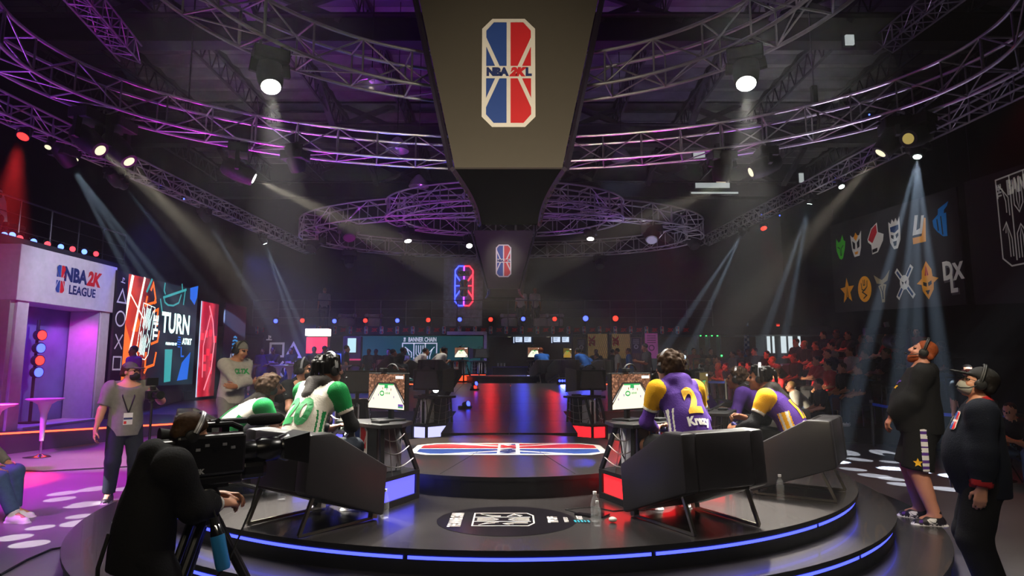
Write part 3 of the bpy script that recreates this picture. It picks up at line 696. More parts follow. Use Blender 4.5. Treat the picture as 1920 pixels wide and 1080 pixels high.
        for i in range(4):
            K = P_(kd[i], of[i]); d.cap(P_(.015, of[i] * .6), K, .0145 * k, .0125 * k, .014, m); p = K; an = 0; cu = curl if fing is None else fing[i]
            for L, bend, rr in ((.042, 62, .0100), (.026, 78, .0092), (.021, 45, .0082)):
                an += R(bend) * cu; v = dd * math.cos(an) + n * math.sin(an); pn = p + v * L * ln[i] * k; d.cap(p, pn, rr * k, (rr - .0008) * k, .004, m); p = pn
        p = P_(.028, .026, .006); d.cap(P_(.01, .012), p, .017 * k, .0145 * k, .014, m)
        for v, L, rr in ((dd * .62 + t * .68 * thumb + n * .38, .042, .0125), (dd * .85 + t * .15 + n * .5, .032, .0108), (dd * .9 - t * .05 + n * .42, .022, .0095)):
            pn = p + nrm(v) * L * k; d.cap(p, pn, rr * k, (rr - .001) * k, .005, m); p = pn
        return P_
    def shoe(s, d, q, m=0, ms=1, inf=0.0):
        k = s.k; a = s.an[q]; t = s.toe[q]; z = np.array([0, 0, 1.0]) if abs(t[2]) < .5 else nrm(np.cross(np.cross(t, [0, 0, 1]), t)); up = nrm(np.cross(np.cross(t, z), t)) if True else z
        b = a - up * .052 * k
        d.cap(a + up * .025 * k, a - up * .02 * k, .050 * k + inf, .053 * k + inf, .02, m); d.cap(b - t * .035 * k, b + t * .07 * k + up * .006 * k, .050 * k + inf, .050 * k + inf, .03, m)
        d.cap(b + t * .05 * k - up * .004 * k, b + t * .150 * k - up * .010 * k, .050 * k + inf, .042 * k + inf, .03, m, up, .85)
        d.cap(b - t * .05 * k - up * .030 * k, b + t * .165 * k - up * .030 * k, .053 * k + inf, .049 * k + inf, .004, ms, up, .42)
        d.cut(b - up * .049 * k, -up, b, .26)
    def hm(s):
        m = Matrix(s.HR.tolist()).to_4x4(); m.translation = Vector(s.hc); return m
def skin(name, c): return M('skin_' + name, c, .5, noise=.05, ns=14)
SK1, SK2, SK3, SK4 = skin('fair', '#c98f72'), skin('tan', '#a86f50'), skin('brown', '#7a4a33'), skin('dark', '#4a2c20')
EYE = M('eye_dark', '#1a1210', .2, noise=0); LIP = M('lip', '#8d4a42', .5, noise=0)
HB = M('hair_black', '#120e0c', .6, noise=.3, ns=60, spec=.15); HBR = M('hair_brown', '#3a2614', .7, noise=.35, ns=60, spec=.15); HBL = M('hair_blonde', '#a98450', .6, noise=.3, ns=50); HRD = M('hair_ginger', '#8a4220', .6, noise=.3, ns=60, spec=.15); HGR = M('hair_grey', '#777777', .6, noise=.3, ns=60, spec=.15)
def cloth(name, c, rough=.85, **k): return M('cloth_' + name, c, rough, spec=.25, noise=k.pop('noise', .12), ns=k.pop('ns', 22), bump=k.pop('bump', .25), bs=k.pop('bs', 90), **k)
CBK, CNV, CGY, CLG, CWH = cloth('black', '#141416'), cloth('navy', '#151a2c'), cloth('grey', '#75756f'), cloth('light_grey', '#a5a29c'), cloth('white', '#e4e0d8')
CJN, CDJ, CRD, CBL, CPK, CPU, CYE, CGN = cloth('jeans', '#41587a'), cloth('dark_jeans', '#1e2430'), cloth('red', '#a01c22'), cloth('blue', '#1f5fb5'), cloth('pink', '#b56a70'), cloth('purple', '#55308c', ns=6), cloth('yellow', '#f2b41a', ns=6), cloth('green', '#0b8a3e', ns=6)

def hairpiece(F, kind, mat, parent, h=.009):
    d = SD(); k = F.k; Hc = lambda p: F.hc + F.HR @ (np.array(p) * k); hn = lambda v: F.HR @ np.array(v, float)
    if kind in ('short', 'curly', 'afro', 'buzz'):
        i = {'short': .012, 'curly': .030, 'afro': .040, 'buzz': .005}[kind]; nz = {'short': (.003, 190), 'curly': (.010, 130), 'afro': (.008, 110), 'buzz': None}[kind]
        d.ell(Hc((0, -.022, .042)), np.array((.076 + i, .092 + i, .083 + i)) * k, F.HR, .02, 0, nz)
        d.cap(Hc((-.05, -.07, -.02)), Hc((.05, -.07, -.02)), (.03 + i * .6) * k, None, .03, 0, noise=nz)
        if i > .02:
            r_ = np.random.default_rng(3)
            for _ in range(34):
                v = r_.normal(size=3); v /= np.linalg.norm(v)
                if v[2] < -.5 or (v[1] > .55 and v[2] < .45): continue
                d.ell(Hc((v[0] * (.076 + i * .8), -.022 + v[1] * (.092 + i * .8), .042 + v[2] * (.083 + i * .8))), .022 * k, None, .012, 0, (.005, 200))
        d.cut(Hc((0, .050, .062)), hn((0, .80, -.60))); d.cut(Hc((0, 0, -.055)), hn((0, 0, -1)))
    elif kind in ('dreads', 'dreads_short'):
        d.ell(Hc((0, -.02, .045)), np.array((.084, .098, .088)) * k, F.HR, .02); d.cut(Hc((0, .055, .060)), hn((0, .80, -.60))); d.cut(Hc((0, 0, -.03)), hn((0, 0, -1)))
        dd = SD(); r_ = np.random.default_rng(5); L = .15 if kind == 'dreads' else .10
        for i in range(46):
            a = r_.uniform(-math.pi, math.pi); e = r_.uniform(.15, 1.2)
            if abs(a) < .85 and e < .8: continue
            p = np.array((.083 * math.sin(a) * math.cos(e), -.02 + .097 * math.cos(a) * math.cos(e), .045 + .088 * math.sin(e))); o = np.array((math.sin(a), math.cos(a), 0)) * (.02 + .012 * math.cos(e))
            q1 = p + o + np.array((0, 0, .004)); q2 = q1 + o * .35 + np.array((r_.uniform(-.01, .01), r_.uniform(-.01, .01), -L * (.6 + .5 * r_.random())))
            dd.cap(Hc(p), Hc(q1), .011 * k, None, .008); dd.cap(Hc(q1), Hc(q2), .0115 * k, .008 * k, .006)
        d.p += dd.p
    elif kind == 'long':
        d.ell(Hc((0, -.022, .042)), np.array((.088, .104, .093)) * k, F.HR, .02); d.cut(Hc((0, .05, .06)), hn((0, .8, -.6)))
        d.cap(Hc((0, -.07, .02)), Hc((0, -.10, -.20)), .075 * k, .05 * k, .04)
    elif kind == 'beard':
        d.ell(Hc((0, .040, -.066)), np.array((.064, .060, .052)) * k, F.HR, .02, 0, (.003, 160)); d.ell(Hc((0, .070, -.100)), np.array((.036, .030, .034)) * k, F.HR, .03, 0, (.004, 170))
        d.cut(Hc((0, .075, -.034)), hn((0, .55, 1))); d.ell(Hc((0, .098, -.058)), np.array((.028, .016, .011)) * k, F.HR, .004, 0, None, 'x')
    elif kind == 'cap' or kind == 'beanie':
        d.ell(Hc((0, -.018, .046)), np.array((.087, .106, .094)) * k, F.HR, .02); d.cut(Hc((0, 0, .040)), hn((0, .12, -1)))
        if kind == 'cap': d.ell(Hc((0, .120, .050)), np.array((.070, .085, .010)) * k, F.HR @ rotm('X', -6), .012)
        else: d.cap(Hc((-.06, .0, .05)), Hc((.06, .0, .05)), .03 * k, None, .02)
    elif kind == 'mask':
        d.ell(Hc((0, .048, -.055)), np.array((.066, .068, .055)) * k, F.HR, .02); d.ell(Hc((0, .100, -.045)), np.array((.028, .022, .034)) * k, F.HR, .04); d.cut(Hc((0, .03, 0)), hn((0, -1, 0)))
    nm = {'cap': 'cap', 'beanie': 'beanie', 'beard': 'beard', 'mask': 'face_mask'}.get(kind, 'hair')
    return sd_obj(nm, d, h * k, mat, parent)
HS_G = M('headset_grey', '#9a9aa0', .4, .3)
def headset(F, parent, boom=1, mats=None, z=.0):
    """over-ear headset worn on the head; boom = side of the microphone"""
    m = F.hm() @ Matrix.Diagonal((F.k, F.k, F.k, 1)); mb = MB(); q = 1.17
    for s_ in (.0, .012): mb.mat(0).tube([m @ Vector((.089 * q * math.cos(a), -.005 + s_, .03 + z + .106 * q * math.sin(a))) for a in np.linspace(-.05, math.pi + .05, 15)], .0085, 6)
    hs = mb.build('headset', mats or [HS_G, BLK], parent, smooth=True)
    for sx in (-1, 1):
        c = MB(); rot = m.to_3x3() @ Matrix.Rotation(R(90 * sx), 3, 'Y')
        c.lathe([(.026, -.008), (.040, -.006), (.042, .006), (.037, .016), (.024, .021), (.02, .022)], 16, m @ Vector((.084 * sx, -.005, -.002)), rot); ec = c.build('ear_cup', [BLK], hs, smooth=True)
    if boom:
        mb = MB(); mb.tube([m @ Vector(v) for v in ((.10 * boom, .02, -.02), (.098 * boom, .06, -.05), (.075 * boom, .105, -.066), (.05 * boom, .125, -.064))], .0045, 5); mb.ball(m @ Vector((.046 * boom, .128, -.064)), .011, 8, 5); mb.build('microphone', [BLK], hs, smooth=True)
    return hs
def on_body(mb, sd, fr, vs, fs, dirn, lift=.004):
    """press flat lettering onto a garment's surface along dirn (pointing away from the body)"""
    X = np.array([list(fr @ Vector((v[0], v[1], 0))) for v in vs]); n = nrm(dirn); P_ = X + n * .30
    for _ in range(40): d = sd.field(P_); P_ = P_ - n * np.clip(d - lift, -.02, .05)[:, None]
    return mb.add([Vector(p) for p in P_], fs)
def subdiv(vs, fs, mx):
    bm = bmesh.new(); vv = [bm.verts.new(v) for v in vs]
    for f in fs:
        try: bm.faces.new([vv[i] for i in f])
        except Exception: pass
    bmesh.ops.triangulate(bm, faces=bm.faces)
    for _ in range(4):
        ed = [e for e in bm.edges if e.calc_length() > mx]
        if not ed: break
        bmesh.ops.subdivide_edges(bm, edges=ed, cuts=1); bmesh.ops.triangulate(bm, faces=[f for f in bm.faces if len(f.verts) > 3])
    bm.verts.index_update(); o = [v.co.copy() for v in bm.verts], [tuple(v.index for v in f.verts) for f in bm.faces]; bm.free(); return o

def person(F, loc, rz, label, sk=SK1, top=None, pants=None, shoes=(BLK, WHT), hair=('short', HB), acc=(), hd=.010, group=None, handkw=None, legt=1.0):
    """detailed figure: continuous body, clothing and hair as its parts"""
    handkw = handkw or {}
    d = SD(); F.torso(d, 0, 0)
    for q in (1, -1):
        F.arm(d, q, 0, 0, 2.0); F.hand(d, q, 0, **handkw.get(q, {})); F.leg(d, q, 0, 0, 2.0, thick=legt); d.cap(F.an[q], F.an[q] + F.toe[q] * .12 - np.array([0, 0, .04]), .04, .03, .03)
    F.headp(d, 0, 1, 2)
    b = sd_obj('person', d, hd * F.k, [sk, EYE, LIP]); b.location = loc; b.rotation_euler = (0, 0, rz); tag(b, label, 'person', group)
    out = {'body': b}
    if top:
        t = SD(); i = top.get('inf', .014); up = top.get('sleeve', .62)
        for q in (1, -1):
            e = F.arm(t, q, i + .004, 1, up, top.get('m2'), top.get('thick', 1.0)); ax = nrm(e - (F.sh[q] if up <= 1 else F.el[q])); t.cut(e, ax, e, .085 + i)
        F.torso(t, i, 0, belly=top.get('belly', 0))
        T = F.T; hz = top.get('hem', -.06); t.cap(F.pel + T[:, 2] * (hz - .02) * F.k, F.pel + T[:, 2] * .08 * F.k, .158 * F.k * F.g + i + .006, .152 * F.k * F.g + i, .03, 0, T[:, 1], .82); t.cut(F.pel + T[:, 2] * hz * F.k, -T[:, 2], F.pel, .36 * F.g + .06); t.cut(F.nb + F.u * .03, F.u + F.f * top.get('vneck', .25), F.nb, .14)
        if top.get('hood'):
            n0 = F.nb - F.f * .055 - F.u * .0
            mh = top.get('mh', 0); t.cap(n0 + F.r * .085 + F.f * .07 + F.u * .02, n0 + F.r * .05 - F.f * .02, .045, .055, .03, mh); t.cap(n0 - F.r * .085 + F.f * .07 + F.u * .02, n0 - F.r * .05 - F.f * .02, .045, .055, .03, mh); t.cap(n0 + F.r * .06 - F.f * .02, n0 - F.r * .06 - F.f * .02, .055, None, .03, mh); t.cap(n0 - F.f * .02 - F.u * .02, n0 - F.u * .13 - F.f * .045, .085, .055, .03, mh, F.f, .8)
        if top.get('collar'): t.cap(F.nb - F.u * .02 - F.f * .01, F.nb + F.u * .05 + F.f * .0, .078, .074, .02, top.get('mc', 0)); t.cut(F.nb + F.u * .058, F.u + F.f * .45, F.nb + F.u * .05, .12)
        out['top_sd'] = t; fn = top.get('fn'); out['top'] = sd_obj(top.get('name', 'shirt'), t, (.008 if top.get('name') == 'jersey' else .012) * F.k, top['mats'], b, (lambda c, m: fn(F, c, m)) if fn else None, True)
        if top.get('under'):
            t2 = SD()
            for q in (1, -1): e = F.arm(t2, q, .008, 0, 1.92); t2.cut(e, nrm(e - F.el[q]), e, .07); t2.cut(F.sh[q] * .75 + F.el[q] * .25, nrm(F.sh[q] - F.el[q]), F.sh[q], .10)
            sd_obj('undershirt_sleeves', t2, .012, top['under'], b)
    if pants:
        t = SD(); i = pants.get('inf', .012); t.cap(F.pel - F.T[:, 2] * .02, F.pel + F.T[:, 2] * .10 * F.k, .160 * F.k * F.g + i * .7, .150 * F.k * F.g + i * .5, .03, 0, F.T[:, 1], .80); t.cut(F.pel + F.T[:, 2] * .13 * F.k, F.T[:, 2], F.pel, .3 * F.g)
        for q in (1, -1):
            e = F.leg(t, q, i, 0, pants.get('len', 1.93), pants.get('loose', .008)); a0 = F.hip[q] if pants.get('len', 1.93) <= 1 else F.kn[q]; t.cut(e, nrm(e - a0), e, .10 * F.g + .03)
        fn2 = pants.get('fn'); out['pants'] = sd_obj('shorts' if pants.get('len', 2) < 1.4 else 'trousers', t, .014 * F.k, pants['mats'], b, (lambda c, m: fn2(F, c, m)) if fn2 else None); out['pants_sd'] = t
    if shoes:
        for q in (1, -1): t = SD(); F.shoe(t, q); out['shoe%d' % q] = sd_obj('shoe', t, .010 * F.k, list(shoes), b)
    if hair: hairpiece(F, hair[0], hair[1], b)
    for a in acc:
        if a[0] in ('cap', 'beanie', 'beard', 'mask'): hairpiece(F, a[0], a[1], b)
        elif a[0] == 'headset': headset(F, b, *a[1:])
        elif a[0] == 'glasses':
            m = F.hm() @ Matrix.Diagonal((F.k,) * 3 + (1,)); mb = MB()
            for q in (-1, 1): mb.tube([m @ Vector((.033 * q + .025 * math.cos(x), .100, .012 + .019 * math.sin(x))) for x in np.linspace(0, 6.283, 14)[:-1]], .0022, 4, True); mb.tube([m @ Vector(v) for v in ((.058 * q, .098, .018), (.078 * q, .05, .016), (.08 * q, -.01, .012))], .0022, 4)
            mb.tube([m @ Vector(v) for v in ((-.01, .104, .016), (.01, .104, .016))], .0022, 4); mb.build('glasses', BLK, b)
    return F, out

# ------------------------------------------------------------------ lounge chairs
LEA = M('black_leather', '#242124', .40, noise=.1, ns=5, bump=.12, bs=160); UND = M('chair_underside', '#3a2c1e', .6); LEGM = M('chair_leg_metal', '#8a8378', .3, .9)
DZ = .531
def make_chair(loc, rz, label, group='black angular lounge chairs on the near stage'):
    t = E('lounge_chair', label, 'chair', loc, rz, group)
    prof = [(-.36, .30), (-.33, .70), (-.14, .70), (.40, .40), (.37, .03)]
    for sx in (-1, 1):
        MB().prism([(p[0], p[1]) for p in prof], ((.40 * sx - (.13 if sx > 0 else 0), 0, 0), (0, 1, 0), (0, 0, 1)), .13).build('side_panel', LEA, t, True, .022)
    MB().prism([(-.36, .30), (-.33, .70), (-.17, .70), (-.16, .30)], ((-.268, 0, 0), (0, 1, 0), (0, 0, 1)), .536).build('backrest', LEA, t, True, .022)
    MB().prism([(-.20, .24), (-.20, .40), (.36, .37), (.36, .22)], ((-.266, 0, 0), (0, 1, 0), (0, 0, 1)), .532).build('seat_cushion', LEA, t, True, .02)
    MB().prism([(-.30, .27), (-.30, .30), (.34, .10), (.35, .04)], ((-.262, 0, 0), (0, 1, 0), (0, 0, 1)), .524).build('underside', UND, t)
    for sx in (-1, 1):
        x = .31 * sx
        m = MB(); m.bar((x, -.22, .27), (x, -.33, .012), .023, .023).build('rear_leg', LEGM, t)
        m = MB(); m.bar((x, -.335, .012), (x, .33, .012), .018, .018).build('floor_rail', LEGM, t)
        m = MB(); m.bar((x, .33, .012), (x, .34, .06), .05, .05).build('front_foot', LEGM, t)
    return t
CH = [('near left lounge chair, back to the camera, under the player in white jersey', (-1.52, 4.94), -35.8),
      ('near right lounge chair, back to the camera, under the purple hooded player', (1.39, 4.96), 26.6),
      ('second right lounge chair with long side panel facing the camera, by the bottle', (2.70, 6.06), 56),
      ('second left lounge chair behind the video camera and tripod', (-2.76, 6.02), -56),
      ('third right lounge chair with only its low back showing behind the yellow sleeves', (3.02, 7.45), 78),
      ('fourth right lounge chair beside the yellow angled screen', (2.74, 8.9), 84),
      ('left lounge chair under the masked man in black polo shirt', (-2.70, 7.75), -78),
      ('empty left lounge chair at the stage edge behind the bearded player', (-3.32, 7.05), -62)]
for lb, (x, y), a in CH: make_chair((x, y, DZ), R(a), lb)

# ------------------------------------------------------------------ gaming stations
SC = {}
def screen_mats():
    if SC: return SC['m']
    crowd = M('screen_crowd', (.02, .02, .02), .4, noise=0); n = crowd.node_tree; b = n.nodes['Principled BSDF']
    tc = n.nodes.new('ShaderNodeTexCoord'); vo = n.nodes.new('ShaderNodeTexVoronoi'); vo.inputs['Scale'].default_value = 70; cr = n.nodes.new('ShaderNodeValToRGB')
    cr.color_ramp.elements[0].color = (.03, .01, .005, 1); cr.color_ramp.elements[1].color = (.75, .35, .2, 1); e = cr.color_ramp.elements.new(.55); e.color = (.25, .09, .04, 1)
    n.links.new(tc.outputs['Object'], vo.inputs['Vector']); n.links.new(vo.outputs['Color'], cr.inputs['Fac']); n.links.new(cr.outputs[0], b.inputs['Emission Color']); b.inputs['Emission Strength'].default_value = .8
    G_ = lambda nm, c, e: GLOW('screen_' + nm, srgb(c), e)
    SC['m'] = [crowd, G_('court', '#f2ead0', 1.35), G_('green', '#22c565', .8), G_('dark', '#221008', .5), G_('white', '#ffffff', 1.3), G_('purple', '#7a4ac0', .8), G_('orange', '#c05a20', .6)]
    SC['p'] = [G_('purple_wall', '#7044b8', .75), G_('court_sand', '#d8ae62', .8)] + [SC['m'][2], G_('slate', '#56508a', .5)] + SC['m'][4:]
    SC['y'] = [G_('olive', '#7a6418', .55), G_('court_gold', '#c29a2c', .65)] + [SC['m'][2], G_('olive_dark', '#4a3c10', .4)] + SC['m'][4:]
    SC['f'] = SC['m']
    return SC['m']
def game_picture(parent, fr, w, h, kind):
    screen_mats(); mats = SC[kind]; mb = MB(); x, y = w / 2, h / 2; Q = lambda k, pts, l: (mb.mat(k), poly_on(mb, fr, [(p[0] * x, p[1] * y) for p in pts], l))
    Q(0, [(-1, -1), (1, -1), (1, 1), (-1, 1)], .001); Q(3, [(-1, -.75), (-.45, .42), (.45, .42), (1, -.75), (1, -.45), (.5, .52), (-.5, .52), (-1, -.45)], .0015)
    Q(1, [(-1, -1), (1, -1), (1, -.78), (.44, .38), (-.44, .38), (-1, -.78)], .002)
    Q(4, [(-.98, -.62), (-.52, .30), (-.50, .34), (-.98, -.56)], .0022); Q(4, [(.98, -.62), (.52, .30), (.50, .34), (.98, -.56)], .0022)
    Q(2, [(-.40, .36), (.40, .36), (.42, .44), (-.42, .44)], .0025); Q(2, [(-.10, .18), (.12, .18), (.10, .36), (-.08, .36)], .0025)
    mb.mat(2); stroke_on(mb, fr, [(p[0] * x, p[1] * y) for p in circ(-.22, -.12, .11, 14, .12)], .012, .0025, True)
    for k in range(4): Q(2, [(-.02 + k * .07, -.16), (.02 + k * .07, -.16), (.02 + k * .07, -.06 + .03 * (k % 2)), (-.02 + k * .07, -.06)], .0025)
    for px, py, c in ((-.42, -.22, 5), (.28, .10, 6), (-.18, .16, 6), (.05, .12, 5), (-.70, -.45, 5), (.44, -.32, 5)): Q(c, [(px - .015, py - .06), (px + .015, py - .06), (px + .02, py + .07), (px - .02, py + .07)], .003)
    Q(4, [(.52, .74), (.94, .74), (.94, .90), (.52, .90)], .003); Q(5, [(.68, -.92), (.95, -.92), (.95, -.70), (.68, -.70)], .003); Q(2, [(.70, -.90), (.93, -.90), (.93, -.84), (.70, -.84)], .0035)
    mb.build('game_picture', mats, parent)
CHAIN = M('chain_metal', '#a8a4a0', .35, .9, noise=0); PSW = M('console_white', '#d4d2d6', .4); PSG = M('console_grey', '#83818a', .45)
HOOD = M('screen_hood', '#3c3c3e', .6); TBL = M('station_black', '#141315', .5); ORG = M('orange_plastic', '#f0501c', .5)
LBX_B = GLOW('lightbox_blue', (.08, .075, 1.0), 2.6); LBX_R = GLOW('lightbox_red', (1.0, .01, .016), 2.6); LBX_O = GLOW('lightbox_orange', (1.0, .06, .015), 2.2); LBX_P = GLOW('lightbox_pale', (.5, .5, 1), 1.5)
def make_station(loc, rz, label, glow, pic=None, hood=False, ps=PSG, group='gaming stations on the near stage', scr_rz=0, emblem=True, extra=True):
    t = E('gaming_station', label, 'station', loc, rz, group)
    B = [(.30, -.25), (.13, .25), (-.13, .25), (-.30, -.25)]                # plan, counter-clockwise from front right
    Tt = [(.27, -.24), (.13, .06), (-.13, .06), (-.27, -.24)]
    m = MB(); m.add([(x * .97, y * .97, .02) for x, y in B] + [(x * .97, y * .97, .235) for x, y in B], [(0, 1, 2, 3)[::-1] * 1, (4, 5, 6, 7)]).build('base_box', TBL, t)
    for i in range(4):
        a, b = Vector((*B[i], 0)), Vector((*B[(i + 1) % 4], 0)); d = (b - a).normalized(); nn = Vector((d.y, -d.x, 0))
        m = MB(); p = [a + d * .03 + Vector((0, 0, .045)), b - d * .03 + Vector((0, 0, .045)), b - d * .03 + Vector((0, 0, .215)), a + d * .03 + Vector((0, 0, .215))]
        m.add([q - nn * .004 for q in p], [(0, 1, 2, 3)[::-1] if False else (3, 2, 1, 0)]); m.add([q - nn * .0045 for q in p], [(0, 1, 2, 3)]); m.build('light_panel', glow, t)
        m = MB(); z = Vector((0, 0, 1)); m.bar(a + z * .025, b + z * .025, .03, .05).bar(a + z * .235, b + z * .235, .03, .035).build('base_rail', TBL, t)
        MB().bar(a, a + z * .25, .035, .035).build('base_post', TBL, t)
        a2 = Vector((*Tt[i], .655)); MB().bar(a + z * .25, a2, .032, .032).build('frame_leg', TBL, t)
    MB().add([(x * .97, y * .97, .25) for x, y in B], [(0, 1, 2, 3)]).build('shelf', TBL, t)
    MB().prism([(.34, -.30), (.36, -.10), (.20, .14), (-.20, .14), (-.36, -.10), (-.34, -.30)], ((0, 0, .655), (1, 0, 0), (0, 1, 0)), .035).build('table_top', TBL, t, False, .006)
    m = MB(); m.box((0, -.255, .452), (.46, .012, .40)); fp = m.build('front_panel', TBL, t)
    if emblem: m = MB(); league_logo(m, frame((0, -.262, .452), (1, 0, 0), (0, 0, 1)), .20, None); m.build('shield_emblem', LOGO_M, fp)
    # chains across both open sides
    for sx in (-1, 1):
        for z in (.36, .47, .58):
            k = (z - .25) / .405; y1 = .25 - .19 * k; x1 = .13; x0 = .29 - .02 * k; pts = []
            for j in range(9): u = j / 8; pts.append((sx * (x0 + (x1 - x0) * u + .012), -.235 + (y1 + .235) * u, z - .05 * math.sin(math.pi * u)))
            MB().tube(pts, .005, 4).build('chain', CHAIN, t)
        for u in (.3, .62): MB().rod((sx * (.30 - .15 * u), -.24 + .42 * u, .25), (sx * (.29 - .14 * u), -.24 + .28 * u, .655), .0045, n=4).build('chain', CHAIN, t)
    # game console standing on the shelf
    g = E('game_console', 'game console inside the ' + label.split(',')[0], 'console', (0, 0, 0), 0, 'game consoles inside the stations')
    wl = Matrix.LocRotScale(Vector(loc), Quaternion((0, 0, 1), rz), None) @ Matrix.Translation((.03, -.02, .256)); g.matrix_world = wl
    for sx in (-1, 1): MB().prism([(-.13, 0), (.13, 0), (.14, .37), (.05, .39), (-.12, .36)], ((sx * .040 - .010, 0, 0), (0, 1, 0), (0, 0, 1)), .020).build('side_shell', ps, g, True, .006)
    MB().box((0, .0, .175), (.06, .23, .34)).build('core', BLKG, g)
    # monitor
    if pic or hood:
        mon = E('monitor', 'flat monitor on the ' + label.split(',')[0], 'monitor', (0, 0, 0), 0, 'monitors on the stations')
        mon.matrix_world = Matrix.LocRotScale(Vector(loc) + Vector((0, 0, .69)), Quaternion((0, 0, 1), rz + scr_rz), None)
        MB().box((0, .02, .008), (.26, .2, .016)).build('stand_base', BLK, mon, False, .004); MB().box((0, .05, .14), (.05, .03, .26)).build('stand_post', BLK, mon)
        sw, sh = .535, .305; fm_ = frame((0, -.012, .10 + sh / 2 + .005), (1, 0, 0), (0, 0, 1))
        MB().box((0, .012, .10 + sh / 2 + .005), (sw + .018, .045, sh + .022)).build('screen_frame', BLK, mon, False, .004)
        if pic: game_picture(mon, fm_, sw, sh, pic)
        else: m = MB(); poly_on(m, fm_, [(-sw / 2, -sh / 2), (sw / 2, -sh / 2), (sw / 2, sh / 2), (-sw / 2, sh / 2)], .001); screen_mats(); m.build('lit_screen', SC['y'][1], mon)
        if hood:
            for sx in (-1, 1):
                x = (sw / 2 + .01) * sx; MB().add([(x, .03, .09), (x + .07 * sx, -.20, .06), (x + .07 * sx, -.20, .46), (x, .03, .42), (x + .008 * sx, .03, .09), (x + .078 * sx, -.20, .06), (x + .078 * sx, -.20, .46), (x + .008 * sx, .03, .42)], [(0, 1, 2, 3), (7, 6, 5, 4), (0, 4, 5, 1), (1, 5, 6, 2), (2, 6, 7, 3), (3, 7, 4, 0)]).build('side_shield', HOOD, mon)
            MB().box((0, .055, .26), (sw * .86, .05, sh * .9), taper=.8).build('rear_cover', HOOD, mon)
        if extra:
            MB().box((-.06, -.0, .445), (.06, .05, .035)).build('webcam', BLK, mon, False, .006)
            m = MB(); m.tube([(.03 + .10 * math.cos(a) * .9, .03, .43 + .07 * math.sin(a)) for a in np.linspace(.2, 2.9, 9)], .008, 5).build('headphone_band', BLK, mon)
    for k in range(3):
        m = MB(); x0 = .10 - .08 * k; m.tube([(x0, .06, .70), (x0 + .03, .13, .66), (x0 + .02 * (k - 1), .10, .52), (x0 * .6, .08, .38), (x0 * .4 + .05, .05, .262)], .006, 5).build('cable', RUB, t)
    if extra: MB().box((.16, -.18, .703), (.13, .10, .025)).build('audio_mixer', CHAR, t, False, .005)
    return t
ST_L = make_station((-1.12, 5.72, DZ), R(-43), 'near left gaming station with blue light box, in front of the white jersey', LBX_B, 'f', scr_rz=0, ps=PSG)
ST_R = make_station((1.07, 5.74, DZ), R(40), 'near right gaming station with red light box, in front of the purple hooded player', LBX_R, 'f', scr_rz=0, ps=PSW)
make_station((-2.12, 7.0, DZ), R(-72), 'left gaming station with a purple and sand coloured screen', LBX_B, 'p')
make_station((2.10, 7.0, DZ), R(64), 'right gaming station with a yellow screen seen at a slant', LBX_R, 'y', emblem=True)
make_station((-2.25, 9.2, DZ), R(-150), 'left gaming station with dark hooded screen seen from behind, beside the masked man', LBX_B, None, True, PSW)
make_station((2.30, 9.2, DZ), R(150), 'right gaming station with dark hooded screen seen from behind, beyond the curly hair', LBX_R, None, True, PSW)
make_station((-1.36, 10.4, DZ), R(-205), 'middle left gaming station with pale blue light box by the runway', LBX_P, None, True, PSW)
make_station((1.28, 10.4, DZ), R(205), 'middle right gaming station with pale red light box by the runway', LBX_R, None, True, PSW)
# orange clip gadget hooked on the right station
o = MB(); o.box((0, 0, 0), (.085, .02, .035)).box((-.01, 0, -.03), (.03, .02, .05)); tag(o.build('clip_gadget', ORG, None, False, .004, loc=(1.22, 5.50, DZ + .665), rot=R(40)), 'small orange plastic clip hanging on the near right table edge', 'clip')

# ------------------------------------------------------------------ small things on the deck
GLS = M('bottle_plastic', '#f2f8fa', .05, alpha=.13, noise=0); CAPM = M('bottle_cap', '#e8e8ec', .4); PHN = M('phone_black', '#0c0c10', .15)
def bottle(p, label, s=1.0):
    t = E('water_bottle', label, 'bottle', p, 0, 'clear water bottles on the deck')
    MB().lathe([(.001, 0), (.030, 0), (.033, .01), (.033, .05), (.031, .06), (.033, .07), (.033, .13), (.024, .165), (.013, .185), (.013, .20)], 14).build('body', GLS, t, True)
    MB().lathe([(.001, .198), (.0145, .198), (.0145, .218), (.001, .219)], 12).build('cap', CAPM, t); t.scale = (s, s, s); return t
bottle(G(1116, 977, .532), 'clear water bottle standing right of the floor decal, rear of two'); bottle(G(1118, 984, .532) + Vector((.005, -.03, 0)), 'shorter clear water bottle in front of another beside the decal', .82)
bottle(G(1464, 937, .532), 'clear water bottle beside the second right chair'); bottle(G(721, 971, .532), 'clear water bottle on the blue lit deck by the left station')
bottle(G(528, 936, .532), 'clear water bottle under the near left chair')
tag(MB().box((0, 0, .005), (.075, .15, .01)).build('phone', PHN, None, False, .004, loc=G(1096, 966, .532), rot=.9), 'black phone lying face up on the red lit deck', 'phone')
tag(MB().box((0, 0, .006), (.09, .13, .012)).build('phone', PHN, None, False, .004, loc=G(1128, 967, .532), rot=-.6), 'dark phone lying behind the two bottles', 'phone')
tag(MB().ball((0, 0, .02), (.032, .028, .02), 14, 8).build('earbud_case', M('case_white', '#e8e4e0', .3), None, True, loc=G(1149, 979, .532)), 'small white earbud case lying on the red lit deck', 'case')
tag(MB().tube([G(1085, 962, .534), G(1060, 955, .534), G(1110, 950, .534), G(1150, 958, .534), G(1190, 955, .534)], .004, 5).build('cable', RUB), 'thin black cable looping over the deck by the red light box', 'cable')

